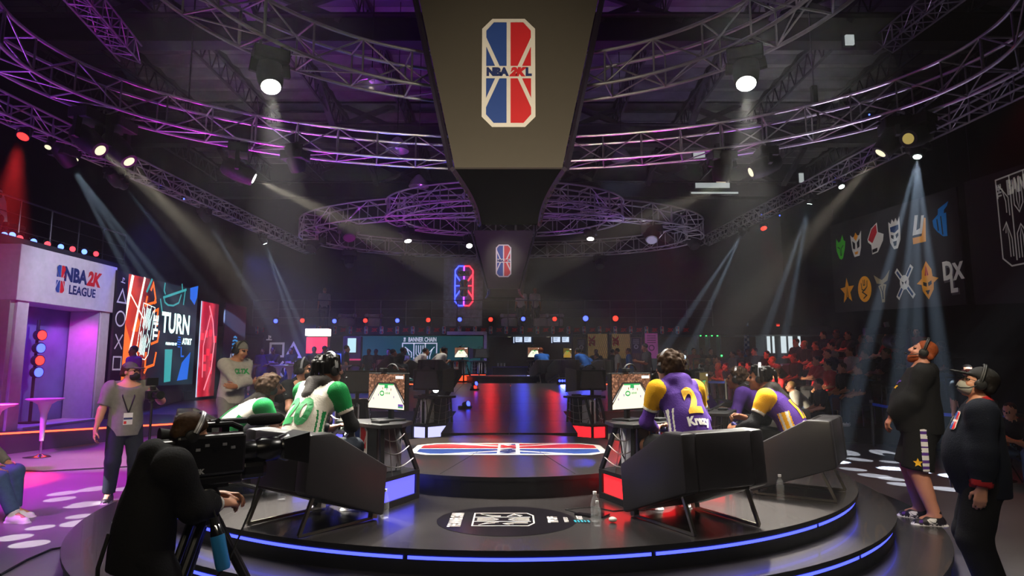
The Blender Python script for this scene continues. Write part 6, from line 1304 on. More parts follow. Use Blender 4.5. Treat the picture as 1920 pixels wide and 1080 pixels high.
# ------------------------------------------------------------------ lamps in the rig
FIX = M('fixture_black', '#0a090c', .6, noise=.05)
def moving_head(p, tgt, top_z, label, lens, s=1.0, beam=None, group=None, fan=None, hook=None, lr=.074):
    """p = centre of the lens; the yoke hangs from a base at top_z"""
    p = Vector(p); d = (Vector(tgt) - p).normalized(); c = p - d * .26 * s; t = E('moving_head_lamp', label, 'lamp', (c.x, c.y, c.z), 0, group)
    q = d.to_track_quat('Z', 'Y'); qm = q.to_matrix(); L = Vector((0, 0, 0)); f = Vector((d.x, d.y, 0)); f = f.normalized() if f.length > .05 else Vector((0, 1, 0)); sd = Vector((-f.y, f.x, 0)); a = math.atan2(sd.y, sd.x)
    up = top_z - c.z
    MB().box((0, 0, up - .10 * s), (.40 * s, .28 * s, .15 * s), a).build('base', FIX, t, False, .015 * s)
    for sx in (-1, 1):
        MB().box(sd * .03 * s * sx * 4 + Vector((0, 0, up + .01)), (.03 * s, .05 * s, .16 * s), a).build('clamp', STEEL, t)
        m = MB(); m.bar(sd * .19 * s * sx + Vector((0, 0, -.03 * s)), sd * .17 * s * sx + Vector((0, 0, up - .15 * s)), .09 * s, .06 * s, up=f).build('yoke_arm', FIX, t, False, .01 * s)
    if hook is not None: MB().rod((0, 0, up - .06 * s), Vector(hook) - c, .022, n=6).build('mounting_pipe', STEEL, t)
    hd = MB().lathe([(.10 * s, -.22 * s), (.14 * s, -.16 * s), (.155 * s, .0), (.145 * s, .14 * s), (.125 * s, .24 * s), (.115 * s, .26 * s)], 18, L, qm).build('head', FIX, t, True)
    MB().lathe([(lr * s, .262 * s), (lr * .95 * s, .268 * s)], 18, L, qm).build('lens', lens, hd)
    if beam:
        e, col, ang, bl = beam
        for k, off in enumerate(fan or [(0, 0)]):
            tt = Vector(tgt) + sd * off[0] + Vector((0, 0, off[1])); spot('beam_light', p + d * .03, tt, e, col, ang, bl, .04)
    return t
def on_ring(px, ov, far=True):
    cx, cy_, a, b = ov; best = min(((abs(PR((cx + a * math.cos(t), cy_ + b * math.sin(t), 5.7))[0] - px), cy_ + b * math.sin(t)) for t in np.linspace(0, math.pi, 721) * (1 if far else -1)), key=lambda q: q[0]); return best[1]
NO, NI, FO, FI = (-.05, 8, 6.6, 4.0), (-.05, 5.8, 3.5, 3.0), (-.33, 20, 6.2, 3.3), (-.2, 17.4, 3.1, 2.0)
def snap_side(px, py):
    X = -8.1 if px < 960 else 8.1; ys = np.linspace(8.6, 26, 1500); zs = 1.7 + .4 * ys * 0 + 4; best = None
    for y in ys:
        v = W(px, py, y); e = abs(v.x - X)
        if best is None or e < best[0]: best = (e, y)
    return best[1]
def side_z(px, y): return (5.75 + (y - 8.5) * .0364 if px < 960 else 6.15 + (y - 8.5) * .0429) - .14
CB = lambda e=500, a=5: (e * BK, COOL, a, .35)
BK = 190.0
# two big washes on the near inner ring
for px, py, tx in ((508, 163, -1.3), (1399, 157, 1.5)):
    p = W(px, py, on_ring(px, NI) - .15); moving_head(p, (tx * 1.25, 5.1, .5), 5.60, 'round white wash lamp with glowing face hanging %s the near screen' % ('left of' if px < 900 else 'right of'), LENS_W, 1.05, (7000, (1, .95, .82), 22, .85), lr=.108)
for px, py, Y, tg, tz, lab, ln, bm, s in [
    (188, 282, 8.6, (330, 400, 9), 5.60, 'large moving head with warm lens, left of a pair under the left of the ring', LENS_Y, (16000, WARM, 10, .6), 1.15),
    (242, 303, 9.0, (345, 420, 9.5), 5.60, 'large moving head with warm lens, right of a pair under the left of the ring', LENS_Y, (16000, WARM, 10, .6), 1.15),
    (476, 335, 10.6, (640, 412, 11.4), 5.60, 'moving head throwing a warm beam under the ring, left of the big screen', LENS_W, (44000, WARM, 13, .7), 1.15),
    (560, 322, 11.0, (600, 500, 12), 5.60, 'dark unlit moving head beside the one with a warm beam', FIX, None, 1.1),
    (1352, 341, 10.9, (1330, 620, 12), 5.60, 'moving head with dim amber lens under the ring, right of the big screen', LENS_Y, None, 1.15),
    (1408, 323, 10.5, (1300, 372, 11), 5.60, 'moving head throwing a grey beam to the left under the ring', LENS_Y, (26000, WARM, 11, .7), 1.15),
    (1651, 287, 9.0, (1500, 460, 10), 5.60, 'large moving head with warm beam, left of a pair under the right of the ring', LENS_Y, (16000, WARM, 12, .7), 1.15),
    (1703, 260, 8.6, (1600, 300, 8.6), 5.60, 'moving head with dim gold lens, right of a pair under the ring at right', GLOW('lens_gold', (1, .75, .2), .35), None, 1.15)]:
    yr = on_ring(px, NO); xr = W(px, 300, yr).x * (yr / yr); p = W(px, py, yr - .05); moving_head(p, W(*tg), 5.60, lab, ln, s, bm, None, None, (p.x, yr, 5.64))
# side trusses: cool beams
for px, py, Y, tg, lab, bm, s, fan in [
    (134, 311, 11.4, (352, 640, 14), 'moving head casting a fan of cool beams on the left truss, nearest the portal', CB(700, 3.7), 1.0, [(0, 0), (.7, 0), (-.55, 0)]),
    (222, 346, 13.2, (360, 560, 17), 'moving head with cool narrow beam on the left truss, beside its twin', CB(420, 4.0), .85, None),
    (233, 350, 13.5, (330, 470, 16), 'small moving head with cool round lens, right of its twin on the left truss', CB(200, 3.5), .7, None),
    (389, 413, 17, (500, 600, 20), 'moving head with cool beam halfway along the left truss', CB(520, 4.1), .8, None),
    (497, 457, 21, (560, 600, 21), 'moving head with cool beam at the far end of the left truss', CB(620, 4.5), .8, [(0, 0), (.9, 0)]),
    (1720, 294, 11.8, (1690, 655, 11.3), 'moving head casting a fan of cool beams in front of the emblem banner', CB(700, 3.7), 1.0, [(0, 0), (.6, 0), (-.6, 0), (.25, 0)]),
    (1518, 382, 16.5, (1470, 640, 18), 'moving head with cool beam halfway along the right truss', CB(560, 4.1), .8, [(0, 0), (.7, 0)]),
    (1390, 441, 21.5, (1310, 620, 24), 'moving head with cool beams at the far end of the right truss', CB(700, 4.5), .85, [(0, 0), (1.0, 0)])]:
    Y = snap_side(px, py); p = W(px, py, Y); tz = (5.75 + (p.y - 8.5) * .036 - .19) if px < 960 else (6.15 + (p.y - 8.5) * .043 - .19); moving_head(p, W(*tg), max(tz, p.z + .3 * s), lab, LENS_G, s, bm, None, fan, (8.1 * (-1 if px < 960 else 1), p.y, side_z(px, p.y)))
for px, py, Y, lab, ln, s in [(43, 256, 9.2, 'red glowing can lamp hanging at the near end of the left truss', LENS_R, 1.15), (1432, 428, 20, 'red can lamp under the far right truss beside the beams', LENS_R, 1.3), (1391, 438, 20.9, 'small red can lamp at the far end of the right truss', LENS_R, 1.0),
                              (1578, 350, 14.6, 'white oval can lamp under the right truss', LENS_G, .9), (90, 276, 10.4, 'small warm lamp tucked under the left truss', LENS_Y, .7), (143, 299, 11.3, 'small pale lamp right of the cool beam head on the left truss', LENS_Y, .5)]:
    Y = snap_side(px, py); p = W(px, py, Y); par(p, (.05, -.55, -.85), lab, ln, .085 * s, None, .2)
    MB().rod((0, 0, .13 * s), (0, 0, max(.15, side_z(px, Y) + .05 - p.z)), .015, n=5).build('hanger', STEEL, bpy.context.scene.objects[-1] if False else [o for o in C.objects if o.get('label') == lab][0])
p = W(43, 258, snap_side(43, 256)); spot('red_can_light', p + Vector((.02, -.1, -.12)), p + Vector((.1, -.35, -3)), 26000, RED, 26, .7, .08)
p = W(1432, 430, snap_side(1432, 428)); spot('red_can_light', p + Vector((0, -.1, -.12)), (8.0, 17, 1), 420, RED, 45, .8, .08)
# far ring lamps
for px, py, Y, tg, lab, ln, bm, s in [
    (765, 452, 19.2, (-2, 17, 1), 'round white lamp left of the small hanging screen', LENS_W, (140, (1, 1, .9), 34, .6), 1.0), (880, 461, 18.6, (-.7, 16, 1), 'white lamp at the left edge of the small hanging screen', LENS_W, None, .9),
    (988, 462, 18.6, (.5, 16, 1), 'white lamp at the right edge of the small hanging screen', LENS_W, None, .8), (1107, 448, 19.2, (2, 17, 1), 'round white lamp right of the small hanging screen', LENS_W, (200, (1, 1, .9), 34, .6), 1.0),
    (624, 446, 18.6, (-6, 17, 3), 'dark moving head, left of a pair on the far ring', FIX, None, 1.5), (655, 446, 18.2, (-4, 16, 3), 'dark moving head, right of a pair on the far ring', FIX, None, 1.5), (582, 466, 19.8, (-7, 18, 3), 'pale edged moving head at the left tip of the far ring', FIX, None, 1.5),
    (1222, 450, 18.4, (3.5, 16, 3), 'moving head with pale lit casing on the right of the far ring', GREYP, None, 1.5), (1250, 446, 18.6, (5, 16, 3), 'dark violet lit moving head beside the pale one on the far ring', FIX, None, 1.5), (1303, 462, 19.9, (6, 18, 3), 'dark moving head at the right tip of the far ring', FIX, None, 1.4),
    (655, 498, 22.6, (-5, 20, 2), 'dark moving head under the far arc of the far ring, left', FIX, None, 1.2), (765, 502, 23, (-3, 20, 2), 'dark moving head under the far arc of the far ring, nearer the shield sign', FIX, None, 1.2), (1125, 500, 23, (3, 20, 2), 'dark moving head under the far arc, right of the small screen', FIX, None, 1.2)]:
    ov = FI if 19.5 > Y > 18.55 and 760 < px < 1110 else FO; Y = on_ring(px, ov, Y > 18.59); p = W(px, py, Y); moving_head(p, tg, max(p.z + .30 * s, 5.77), lab, ln, s, bm, None, None, (p.x, Y - .25 if abs(px - 940) < 300 else Y, 5.79), .1)
for px, py, Y in [(140, 283, 11), (224, 318, 12.6), (302, 347, 14.4), (345, 373, 15.8), (393, 395, 17.3), (1630, 215, 9.6), (1567, 335, 13.6), (1462, 404, 18.1), (1428, 403, 19), (1640, 300, 13)]:
    Y = snap_side(px, py); p = W(px, py, Y); tag(MB().ball((0, 0, 0), .02, 8, 6).mat(1).rod((0, 0, .015), (0, 0, max(.03, side_z(px, Y) + .03 - p.z)), .006, n=5).build('pilot_lamp', [DOT_B, STEEL], None, loc=p), 'tiny blue pilot lamp on the %s side truss, %s along it' % ('left' if px < 960 else 'right', ORD[[140, 224, 302, 345, 393].index(px) if px < 960 else [1630, 1640, 1567, 1462, 1428].index(px)]), 'lamp', 'blue pilot lamps on the side trusses')
# pendant domes under the roof
for px, py, Y, lab in [(785, 350, 17, 'pink lit metal dome lamp hanging above the far ring'), (745, 283, 14.5, 'metal dome lamp behind the large ring, left of the screen'), (697, 160, 11.5, 'metal dome lamp high between the two near rings'), (1165, 300, 17, 'metal dome lamp right of the big screen behind the ring')]:
    p = W(px, py, Y); t = E('pendant_lamp', lab, 'lamp', p); MB().lathe([(.04, .34), (.10, .30), (.24, .12), (.28, 0), (.27, -.005), (.22, .10), (.05, .27)], 20).build('dome', ALU, t, True); MB().rod((0, 0, .3), (0, 0, 10.6 - p.z), .01, n=5).build('cable', BLK, t); MB().ball((0, 0, .10), .06, 8, 6).build('bulb', WHT, t)
# chain hoists holding the rings
for px, py, py1, Y, lab in [(350, 240, 70, 10.6, 'black chain hoist holding the large ring at left'), (1527, 190, 75, 10.4, 'steel chain hoist holding the large ring at right')]:
    a = W(px, py, Y); b = W(px - 2, py1, Y); t = E('chain_hoist', lab, 'hoist', a); z1 = 9.1 - a.z; MB().rod((0, 0, .1), (0, 0, z1), .014, n=6).build('chain', CHROME if px > 900 else STEEL, t); MB().box((0, 0, .12), (.10, .10, .32)).build('motor', BLK, t, False, .02); MB().tube([(.0, 0, -.05), (.06, .0, -.3), (.02, 0, -.55)], .02, 6).build('sling', BLK, t)
# gobo washes that leave pale flecks on the floor
for px, py in ((118, 925), (182, 916), (112, 936), (158, 946), (205, 941), (150, 968), (155, 980), (75, 989), (25, 1008), (55, 1020), (238, 916)): spot('fleck_light', (-7.9, 4.6, 5.6), G(px, py, 0), 9500, (1, .98, .92), 1.9 + .5 * ((px * 7) % 3), .05, .004)
for px, py in ((1580, 852), (1612, 862), (1655, 853), (1668, 866), (1672, 898), (1690, 908), (1640, 892), (1725, 908), (1775, 917), (1600, 880)): spot('fleck_light', (8.6, 6.0, 6.0), G(px, py, 0), 13000, (.86, .95, 1), 1.8 + .5 * ((px * 7) % 3), .05, .004)

# ------------------------------------------------------------------ lamps and furniture standing on the floor
def led_bar(p, rz, label, lens, w=.34):
    t = E('floor_lamp_bar', label, 'lamp', p, rz); MB().box((0, .03, .12), (w, .10, .16)).build('housing', BLK, t, False, .012)
    for k in range(4): MB().rod((-w * .36 + k * w * .24, -.021, .12), (-w * .36 + k * w * .24, -.026, .12), w * .105, n=10).build('lens', lens, t)
    for sx in (-1, 1): MB().box((w * .5 * sx, .03, .06), (.02, .14, .12)).build('foot', BLK, t)
    return t
p = G(522, 758, .45); led_bar((-5.95, 15.5, .45), R(-25), 'blue glowing bar lamp on the side stage edge', LENS_B, .36)
led_bar((-8.6, 13.9, .45), R(-30), 'red glowing bar lamp at the side stage edge', LENS_R, .36); led_bar(W(1057, 722, 18.0), R(10), 'blue glowing bar lamp at the right of the far stage', LENS_B, .34)
spot('bar_light', (-5.95, 15.4, .6), (-5.0, 13, .3), 60, BLUE, 110, 1, .1); spot('bar_light', (-8.6, 13.8, .6), (-8.6, 16, 2.2), 60, RED, 110, 1, .1); q = W(1057, 719, 17.9); spot('bar_light', q, q + Vector((0, -3, -.5)), 60, BLUE, 120, 1, .1)
def floor_head(p, rz, label, s=1.0, tilt=40, lens=LENS_G):
    t = E('floor_moving_head', label, 'lamp', p, rz); MB().box((0, 0, .07 * s), (.36 * s, .34 * s, .14 * s)).build('base', FIX, t, False, .015)
    for sx in (-1, 1): MB().bar((.17 * s * sx, 0, .13 * s), (.17 * s * sx, 0, .40 * s), .05 * s, .12 * s).build('yoke_arm', FIX, t)
    qm = Matrix.Rotation(R(90 - tilt), 3, 'X'); h = MB().lathe([(.10 * s, -.22 * s), (.145 * s, -.12 * s), (.15 * s, .08 * s), (.12 * s, .28 * s), (.11 * s, .30 * s)], 16, (0, 0, .40 * s), qm).build('head', FIX, t, True); MB().lathe([(.095 * s, .302 * s), (.09 * s, .308 * s)], 16, (0, 0, .40 * s), qm).build('lens', lens, h); return t
floor_head(G(8, 832, 0), R(-120), 'black moving head lamp on the floor before the portal', 1.25, 15)
# black finned beam lamp pair on the runway edge
bl = E('beam_lamp_stand', 'large black tilted beam lamp leaning at the left runway edge', 'lamp', (-1.46, 11.9, rz_(11.9)), R(-20))
m = MB(); m.prism([(-.30, 0), (.05, 0), (.52, .66), (.48, .78), (.32, .76)], ((0, -.09, 0), (1, 0, 0), (0, 0, 1)), -.02).build('front_fin', FIX, bl, False, .01); m = MB(); m.prism([(-.30, 0), (.05, 0), (.52, .66), (.48, .78), (.32, .76)], ((0, .12, 0), (1, 0, 0), (0, 0, 1)), -.02).build('rear_fin', FIX, bl, False, .01)
for x, z, r in ((.08, .36, .055), (-.15, .12, .06)): h = MB().rod((x, .08, z), (x + .03, -.13, z + .04), r, r * 1.1, 14).build('lamp_head', FIX, bl, True); MB().rod((x + .031, -.131, z + .041), (x + .033, -.140, z + .042), r, n=14).build('lens', LENS_G, h)
MB().box((-.1, .02, .03), (.5, .30, .06)).build('base', FIX, bl)
for px, py, Y, mt, lab in [(878, 757, 12.4, LENS_B, 'small blue can lamp clamped on a black lamp at the runway, nearer'), (872, 766, 12.4, LENS_R, 'small orange can lamp clamped on a black lamp at the runway, nearer'), (893, 719, 16.2, LENS_B, 'small blue can lamp on the far left runway edge'), (891, 726, 16.2, LENS_R, 'small orange can lamp on the far left runway edge')]:
    p = W(px, py, Y); t = par(p, (.75, -.6, .2), lab, mt, .06 if Y < 14 else .06, None, .12, False); z0 = rz_(Y) - p.z; MB().rod((-.03, .02, -.03), (-.03, .02, z0), .015, n=6).build('stem', BLK, t); MB().box((-.03, .02, z0 + .02), (.2, .2, .04)).build('base', BLK, t)
beam_src = W(835, 770, 12); spot('beam_light', beam_src, W(1010, 620, 16), 14000, COOL, 6, .5, .04); spot('beam_light', W(830, 748, 12), W(985, 560, 16), 9000, COOL, 6, .5, .04)
# cocktail tables
TW = M('table_white', '#dcd8de', .35)
def cocktail(p, label, s=1.0, group=None):
    t = E('cocktail_table', label, 'table', p, 0, group); t.scale = (s, s, s)
    MB().lathe([(.02, 1.02), (.25, 1.05), (.31, 1.075), (.315, 1.09), (.30, 1.095)], 28).build('table_top', TW, t, True); MB().lathe([(.035, .30), (.045, .55), (.06, .8), (.11, .98), (.20, 1.045)], 24).build('stem', TW, t, True); MB().lathe([(.025, .03), (.025, .32)], 14).build('pole', CHROME, t, True); MB().lathe([(.27, 0), (.27, .012), (.08, .03), (.03, .06)], 28).build('base', CHROME, t, True); return t
cocktail(G(75, 857, 0), 'white flared cocktail table on the left floor before the portal'); cocktail((-8.35, 10.3, 0), 'white cocktail table cut off by the left frame edge')
for px, Y, lab in [(467, 19.5, 'pink lit cocktail table behind the bearded player, with two cups'), (522, 22, 'cocktail table with red lit top in front of the symbol wall'), (543, 18.8, 'white flared cocktail table left of the masked man'), (640, 18.8, 'pale cocktail table behind the purple screen'), (585, 22.5, 'dim red cocktail table between the standing guests')]:
    x = (px - 960) / 1180 * Y * .99; cocktail((x, Y, floor_z(Y) if x > -5.2 else .45 if False else floor_z(Y)), lab)
for k in range(2): q = W(462 + 8 * k, 686, 19.5); tag(MB().lathe([(.03, 0), (.038, .13), (.034, .13), (.026, .01)], 10).build('cup', WHT, None, True, loc=(q.x, 19.5 + .05 * k, floor_z(19.5) + 1.096)), 'pale cup standing on the pink lit cocktail table, %s of two' % ('left' if k == 0 else 'right'), 'cup', 'cups on the cocktail table')
# stanchions with blue belts
BLT = M('belt_blue', '#1a3fb0', .6, emit='#1a3fb0', es=.05)
def stanchion(p, label, to=None, h=.97):
    t = E('stanchion', label, 'barrier', p); MB().rod((0, 0, .02), (0, 0, h), .032, n=14).build('post', BLK, t, True); MB().lathe([(.17, 0), (.17, .015), (.06, .045), (.03, .05)], 20).build('base', WHT if 'white base' in label else BLK, t, True); MB().rod((0, 0, h), (0, 0, h + .05), .036, n=14).build('cap', GREYP, t)
    if to is not None:
        a = Vector((0, 0, h - .03)); b = Vector(to) - Vector(p); m = MB()
        for k in range(6):
            u0, u1 = k / 6, (k + 1) / 6; sg_ = lambda u: Vector((0, 0, -.05 * math.sin(math.pi * u))); q0 = a + (b - a) * u0 + sg_(u0); q1 = a + (b - a) * u1 + sg_(u1); z = Vector((0, 0, .028)); m.add([q0 - z, q1 - z, q1 + z, q0 + z], [(0, 1, 2, 3)])
        m.build('belt', BLT, t)
    return t
s0 = G(1640, 846, 0); s1_ = Vector((7.35, 9.7, 0)); stanchion(s0, 'black belt post with white base between the stage and the audience', s1_ + Vector((0, 0, .93))); stanchion(s1_, 'black belt post behind the official in the track jacket', Vector((8.2, 7.0, .93)))
s2_ = G(1362, 752, .35); s2_ = Vector((5.35, 15.9, floor_z(15.9))); stanchion(s2_, 'black belt post far behind the yellow screen', Vector((4.35, 17.0, floor_z(17) + .95)))

# ------------------------------------------------------------------ video camera on tripod, front left
VC = M('camera_black', '#0e0e11', .35, noise=.06); cz = 1.225; cp = Vector((-1.66, 3.52, cz)); ca = R(-47)
vc = E('video_camera', 'large black broadcast video camera with foam microphone on the tripod', 'camera', cp, ca)
MB().box((0, 0, 0), (.15, .36, .22)).build('body', VC, vc, False, .018); MB().box((0, -.23, -.01), (.13, .12, .20)).build('battery', VC, vc, False, .015); MB().box((0, .0, -.135), (.13, .34, .05)).build('shoulder_base', VC, vc, False, .012)
MB().tube([(0, -.10, .11), (0, -.10, .14), (0, -.06, .155), (0, .12, .155), (0, .17, .13), (0, .17, .11)], .016, 8).build('top_handle', VC, vc, True)
MB().lathe([(.058, 0), (.062, .06), (.055, .07), (.07, .10), (.07, .20), (.062, .21), (.08, .26)], 20, (0, .18, .0), Matrix.Rotation(R(-90), 3, 'X')).build('lens_barrel', BLKG, vc, True)
m = MB(); m.add([(-.07, .40, -.055), (.07, .40, -.055), (.07, .40, .055), (-.07, .40, .055), (-.115, .53, -.09), (.115, .53, -.09), (.115, .53, .09), (-.115, .53, .09)], [(0, 1, 5, 4), (1, 2, 6, 5), (2, 3, 7, 6), (3, 0, 4, 7), (0, 3, 2, 1)]).build('lens_hood', VC, vc); MB().rod((0, .415, 0), (0, .42, 0), .05, n=18).build('front_glass', BLKG, vc)
MB().box((0, .24, -.105), (.10, .16, .10)).build('lens_grip', VC, vc, False, .03)
mc = MB().rod((-.06, .02, .165), (-.06, .22, .165), .018, n=10).build('microphone', VC, vc); MB().lathe([(.012, 0), (.032, .03), (.036, .12), (.032, .20), (.01, .225)], 14, (-.06, .22, .165), Matrix.Rotation(R(-90), 3, 'X')).build('foam_windshield', M('foam', '#0a0a0c', .95, bump=.4, bs=200), mc, True); MB().box((-.06, .1, .13), (.05, .04, .06)).build('microphone_clip', VC, vc)
m = MB(); m.box((-.14, -.05, .10), (.09, .20, .085)); vf = m.build('viewfinder', VC, vc, False, .015); MB().lathe([(.03, 0), (.042, .05), (.045, .06)], 14, (-.14, -.15, .10), Matrix.Rotation(R(90), 3, 'X')).build('eyecup', RUB, vf, True); MB().rod((-.10, .04, .15), (.02, .04, .18), .012, n=8).build('viewfinder_arm', VC, vf)
fr = frame((.078, -.06, -.02), (0, 1, 0), (0, 0, 1)); m = MB(); text_on(m, fr, '4K', .035, (0, -.06), .002, bold=.002); m.build('body_lettering', M('lettering_grey', '#a0a0a4', .5), vc)
for k in range(6): MB().box((.078, -.12 + .045 * k, .055 - .02 * (k % 2)), (.006, .022, .014)).build('switch', CHROME if k % 3 == 0 else GREYP, vc)
MB().tube([(.03, .28, -.14), (.08, .22, -.30), (.12, .10, -.55), (.10, -.05, -.75)], .006, 6).build('lens_cable', RUB, vc)
tp = E('tripod', 'black heavy video tripod with fluid head under the camera', 'tripod', (cp.x, cp.y, 0), ca)
MB().lathe([(.06, 0), (.075, .02), (.075, .10), (.06, .13), (.05, .15)], 18, (0, 0, cz - .315)).build('fluid_head', VC, tp, True); MB().box((0, 0, cz - .165), (.11, .2, .02)).build('plate', VC, tp); d_ = MB().rod((.05, 0, cz - .24), (.088, 0, cz - .24), .055, n=20).build('tension_dial', VC, tp, True); m = MB(); fr = frame((.089, 0, cz - .24), (0, 1, 0), (0, 0, 1)); stroke_on(m, fr, circ(0, 0, .045, 20), .006, .001, True); text_on(m, fr, 'S', .07, (0, 0), .001, bold=.003); m.build('dial_mark', GREYP, d_)
MB().tube([(-.02, -.06, cz - .22), (-.03, -.18, cz - .235), (-.05, -.34, cz - .30), (-.05, -.42, cz - .31)], .013, 7).build('pan_handle', VC, tp, True)
for k, an in enumerate((0, 120, 240)):
    a = R(an + 65); dx, dy = math.cos(a), math.sin(a); tx_, ty_ = -dy, dx; top = Vector((dx * .05, dy * .05, cz - .33)); ft = Vector((dx * .50, dy * .50, .02)); mid_ = top.lerp(ft, .52)
    lg = MB(); 
    for s_ in (-1, 1): lg.rod(top + Vector((tx_, ty_, 0)) * .035 * s_, mid_ + Vector((tx_, ty_, 0)) * .03 * s_, .021, n=8)
    lg = lg.build('leg', VC, tp, True); MB().rod(top.lerp(ft, .45), ft, .022, n=8).build('lower_leg', VC, lg, True); MB().box(mid_, (.09, .05, .05), a).build('leg_clamp', STEEL, lg, False, .01); MB().ball(ft, .03, 8, 6).build('foot', RUB, lg)
MB().box((0, 0, cz - .345), (.11, .11, .05)).build('crown', VC, tp, False, .01)
for k in range(3): a = R(120 * k + 65); MB().bar((0, 0, .34), (math.cos(a) * .40, math.sin(a) * .40, .22), .02, .012).build('spreader_arm', VC, tp)
wb_ = E('steel_bottle', 'blue steel water bottle hanging tilted from the tripod', 'bottle', W(404, 985, 3.40)); rt = Matrix.Rotation(R(-14), 3, 'Y').to_3x3() @ Matrix.Rotation(R(180), 3, 'X'); MB().lathe([(.034, .05), (.036, .06), (.036, .21), (.03, .225)], 18, (0, 0, 0), rt).build('body', M('enamel_blue', '#2a78b0', .35), wb_, True); MB().lathe([(.022, -.005), (.026, .0), (.034, .05)], 18, (0, 0, 0), rt).build('neck', CHROME, wb_, True); MB().lathe([(.024, -.04), (.024, -.004)], 14, (0, 0, 0), rt).build('cap', BLK, wb_); MB().tube([(0, 0, .04), (-.02, 0, .09), (-.02, .02, .14)], .005, 5).build('strap', BLK, wb_)
lp = W(262, 1050, 3.3); tag(MB().tube([lp + Vector((.02 + .10 * math.cos(a), .01 * math.sin(3 * a), -.06 + .12 * math.sin(a))) for a in np.linspace(0, 6.283, 24)[:-1]], .008, 6, True).build('coiled_cable', RUB), 'black coiled cable loop hanging behind the camera operator', 'cable', 'cable loops')
# photographer's camera on a pole
pc = E('photo_camera', 'black camera with long lens on a pole held by the photographer', 'camera', PHOTO_W, R(-125))
MB().box((0, 0, 0), (.15, .09, .11)).build('body', VC, pc, False, .012); MB().lathe([(.042, 0), (.045, .05), (.04, .06), (.048, .12), (.052, .17)], 16, (0, .04, 0), Matrix.Rotation(R(-90), 3, 'X')).build('lens', BLKG, pc, True); MB().box((0, 0, .085), (.06, .06, .05)).build('viewfinder_hump', VC, pc, False, .01); MB().box((0, -.03, .165), (.15, .03, .10)).build('top_monitor', VC, pc, False, .006); MB().rod((0, 0, -.055), (0, 0, -.95), .016, n=8).build('pole', BLK, pc); MB().lathe([(.03, -.10), (.04, -.08), (.03, -.055)], 12).build('mount', VC, pc)
# remote camera crane at the right
jb = E('camera_crane', 'dark camera crane arm with a small camera above the audience', 'crane', W(1668, 660, 12.5)); f_ = lambda px, py: W(px, py, 12.5) - jb.location
MB().bar(f_(1620, 622), f_(1700, 618), .10, .14).build('arm', STEEL, jb); MB().bar(f_(1664, 618), f_(1672, 640), .08, .08).build('drop_bracket', STEEL, jb); MB().bar(f_(1661, 604), f_(1666, 622), .05, .08).build('mast_tip', GREYP, jb); MB().ball(f_(1672, 640), (.18, .18, .15), 14, 8).build('pan_head', STEEL, jb, True); MB().rod(f_(1672, 640), f_(1668, 644) + Vector((0, -.35, 0)), .09, .10, 12).build('camera_lens', BLK, jb); MB().bar(f_(1700, 618), f_(1700, 618) + Vector((.2, .2, -2.28)), .12, .12).build('pedestal', STEEL, jb); MB().box(f_(1700, 618) + Vector((.2, .2, -2.30)), (.9, .9, .05)).build('base', BLK, jb)
# floor cable at left
tag(MB().tube([(-9.4, 10.8, .012), (-7.6, 10.5, .012), (-6, 11.2, .012), (-4.9, 11.6, .012)], .012, 6).build('floor_cable', RUB), 'black cable lying across the left floor behind the photographer', 'cable'); tag(MB().tube([G(0, 1078, .012), G(50, 1050, .012), G(96, 1030, .012), G(120, 1026, .012)], .010, 6).build('floor_cable', RUB), 'black cable lying on the floor at the lower left corner', 'cable')
# pole mounted lamps standing on the left balcony

# ------------------------------------------------------------------ far stage
fs = E('round_stage', 'smaller far round stage with red glowing edge lamps', 'stage', (-.1, 21.9, .66))
disc(4.2, 0, .18, fs, 'lower_step', 96); disc(3.95, .18, .36, fs, 'middle_step', 96); disc(3.7, .36, .54, fs, 'top_deck', 96); disc(1.5, .54, .74, fs, 'centre_platform', 64, mats=[deck2, riser], c=(0, -1.1))
for a in range(200, 345, 24): strip(3.685, .50, fs, LED_R, a + .3, a + 23.7, 14, h=.045)
FZ_ = 1.20
gS = 'gaming stations on the far stage'
make_station((-1.62, 20.3, FZ_), R(-35), 'far left gaming station with orange light box and lit screen', LBX_O, 'f', ps=PSW, group=gS)
make_station((.72, 20.3, FZ_), R(35), 'far right gaming station with blue light box and lit screen', LBX_P, 'f', ps=PSW, group=gS)
make_station((-2.3, 21.2, FZ_), R(-60), 'second far left gaming station with yellow screen behind the first', LBX_O, 'y', group=gS, emblem=False)
make_station((1.85, 21.2, FZ_), R(55), 'second far right gaming station with yellow screen behind the first', LBX_B, 'y', group=gS, emblem=False)
make_station((-1.1, 22.2, FZ_), R(200), 'far gaming station seen from behind at the dark camera gear', LBX_O, None, True, PSW, group=gS)
for (x, y), a, lb in [((-2.35, 19.3), -30, 'far left lounge chair seen from behind, lit orange'), ((1.55, 19.35), 30, 'far right lounge chair seen from behind, lit blue'), ((-3.2, 20.3), -60, 'second far left lounge chair with a player in it'), ((2.75, 20.2), 60, 'second far right lounge chair with a player in it')]: make_chair((x, y, FZ_), R(a), lb, 'lounge chairs on the far stage')
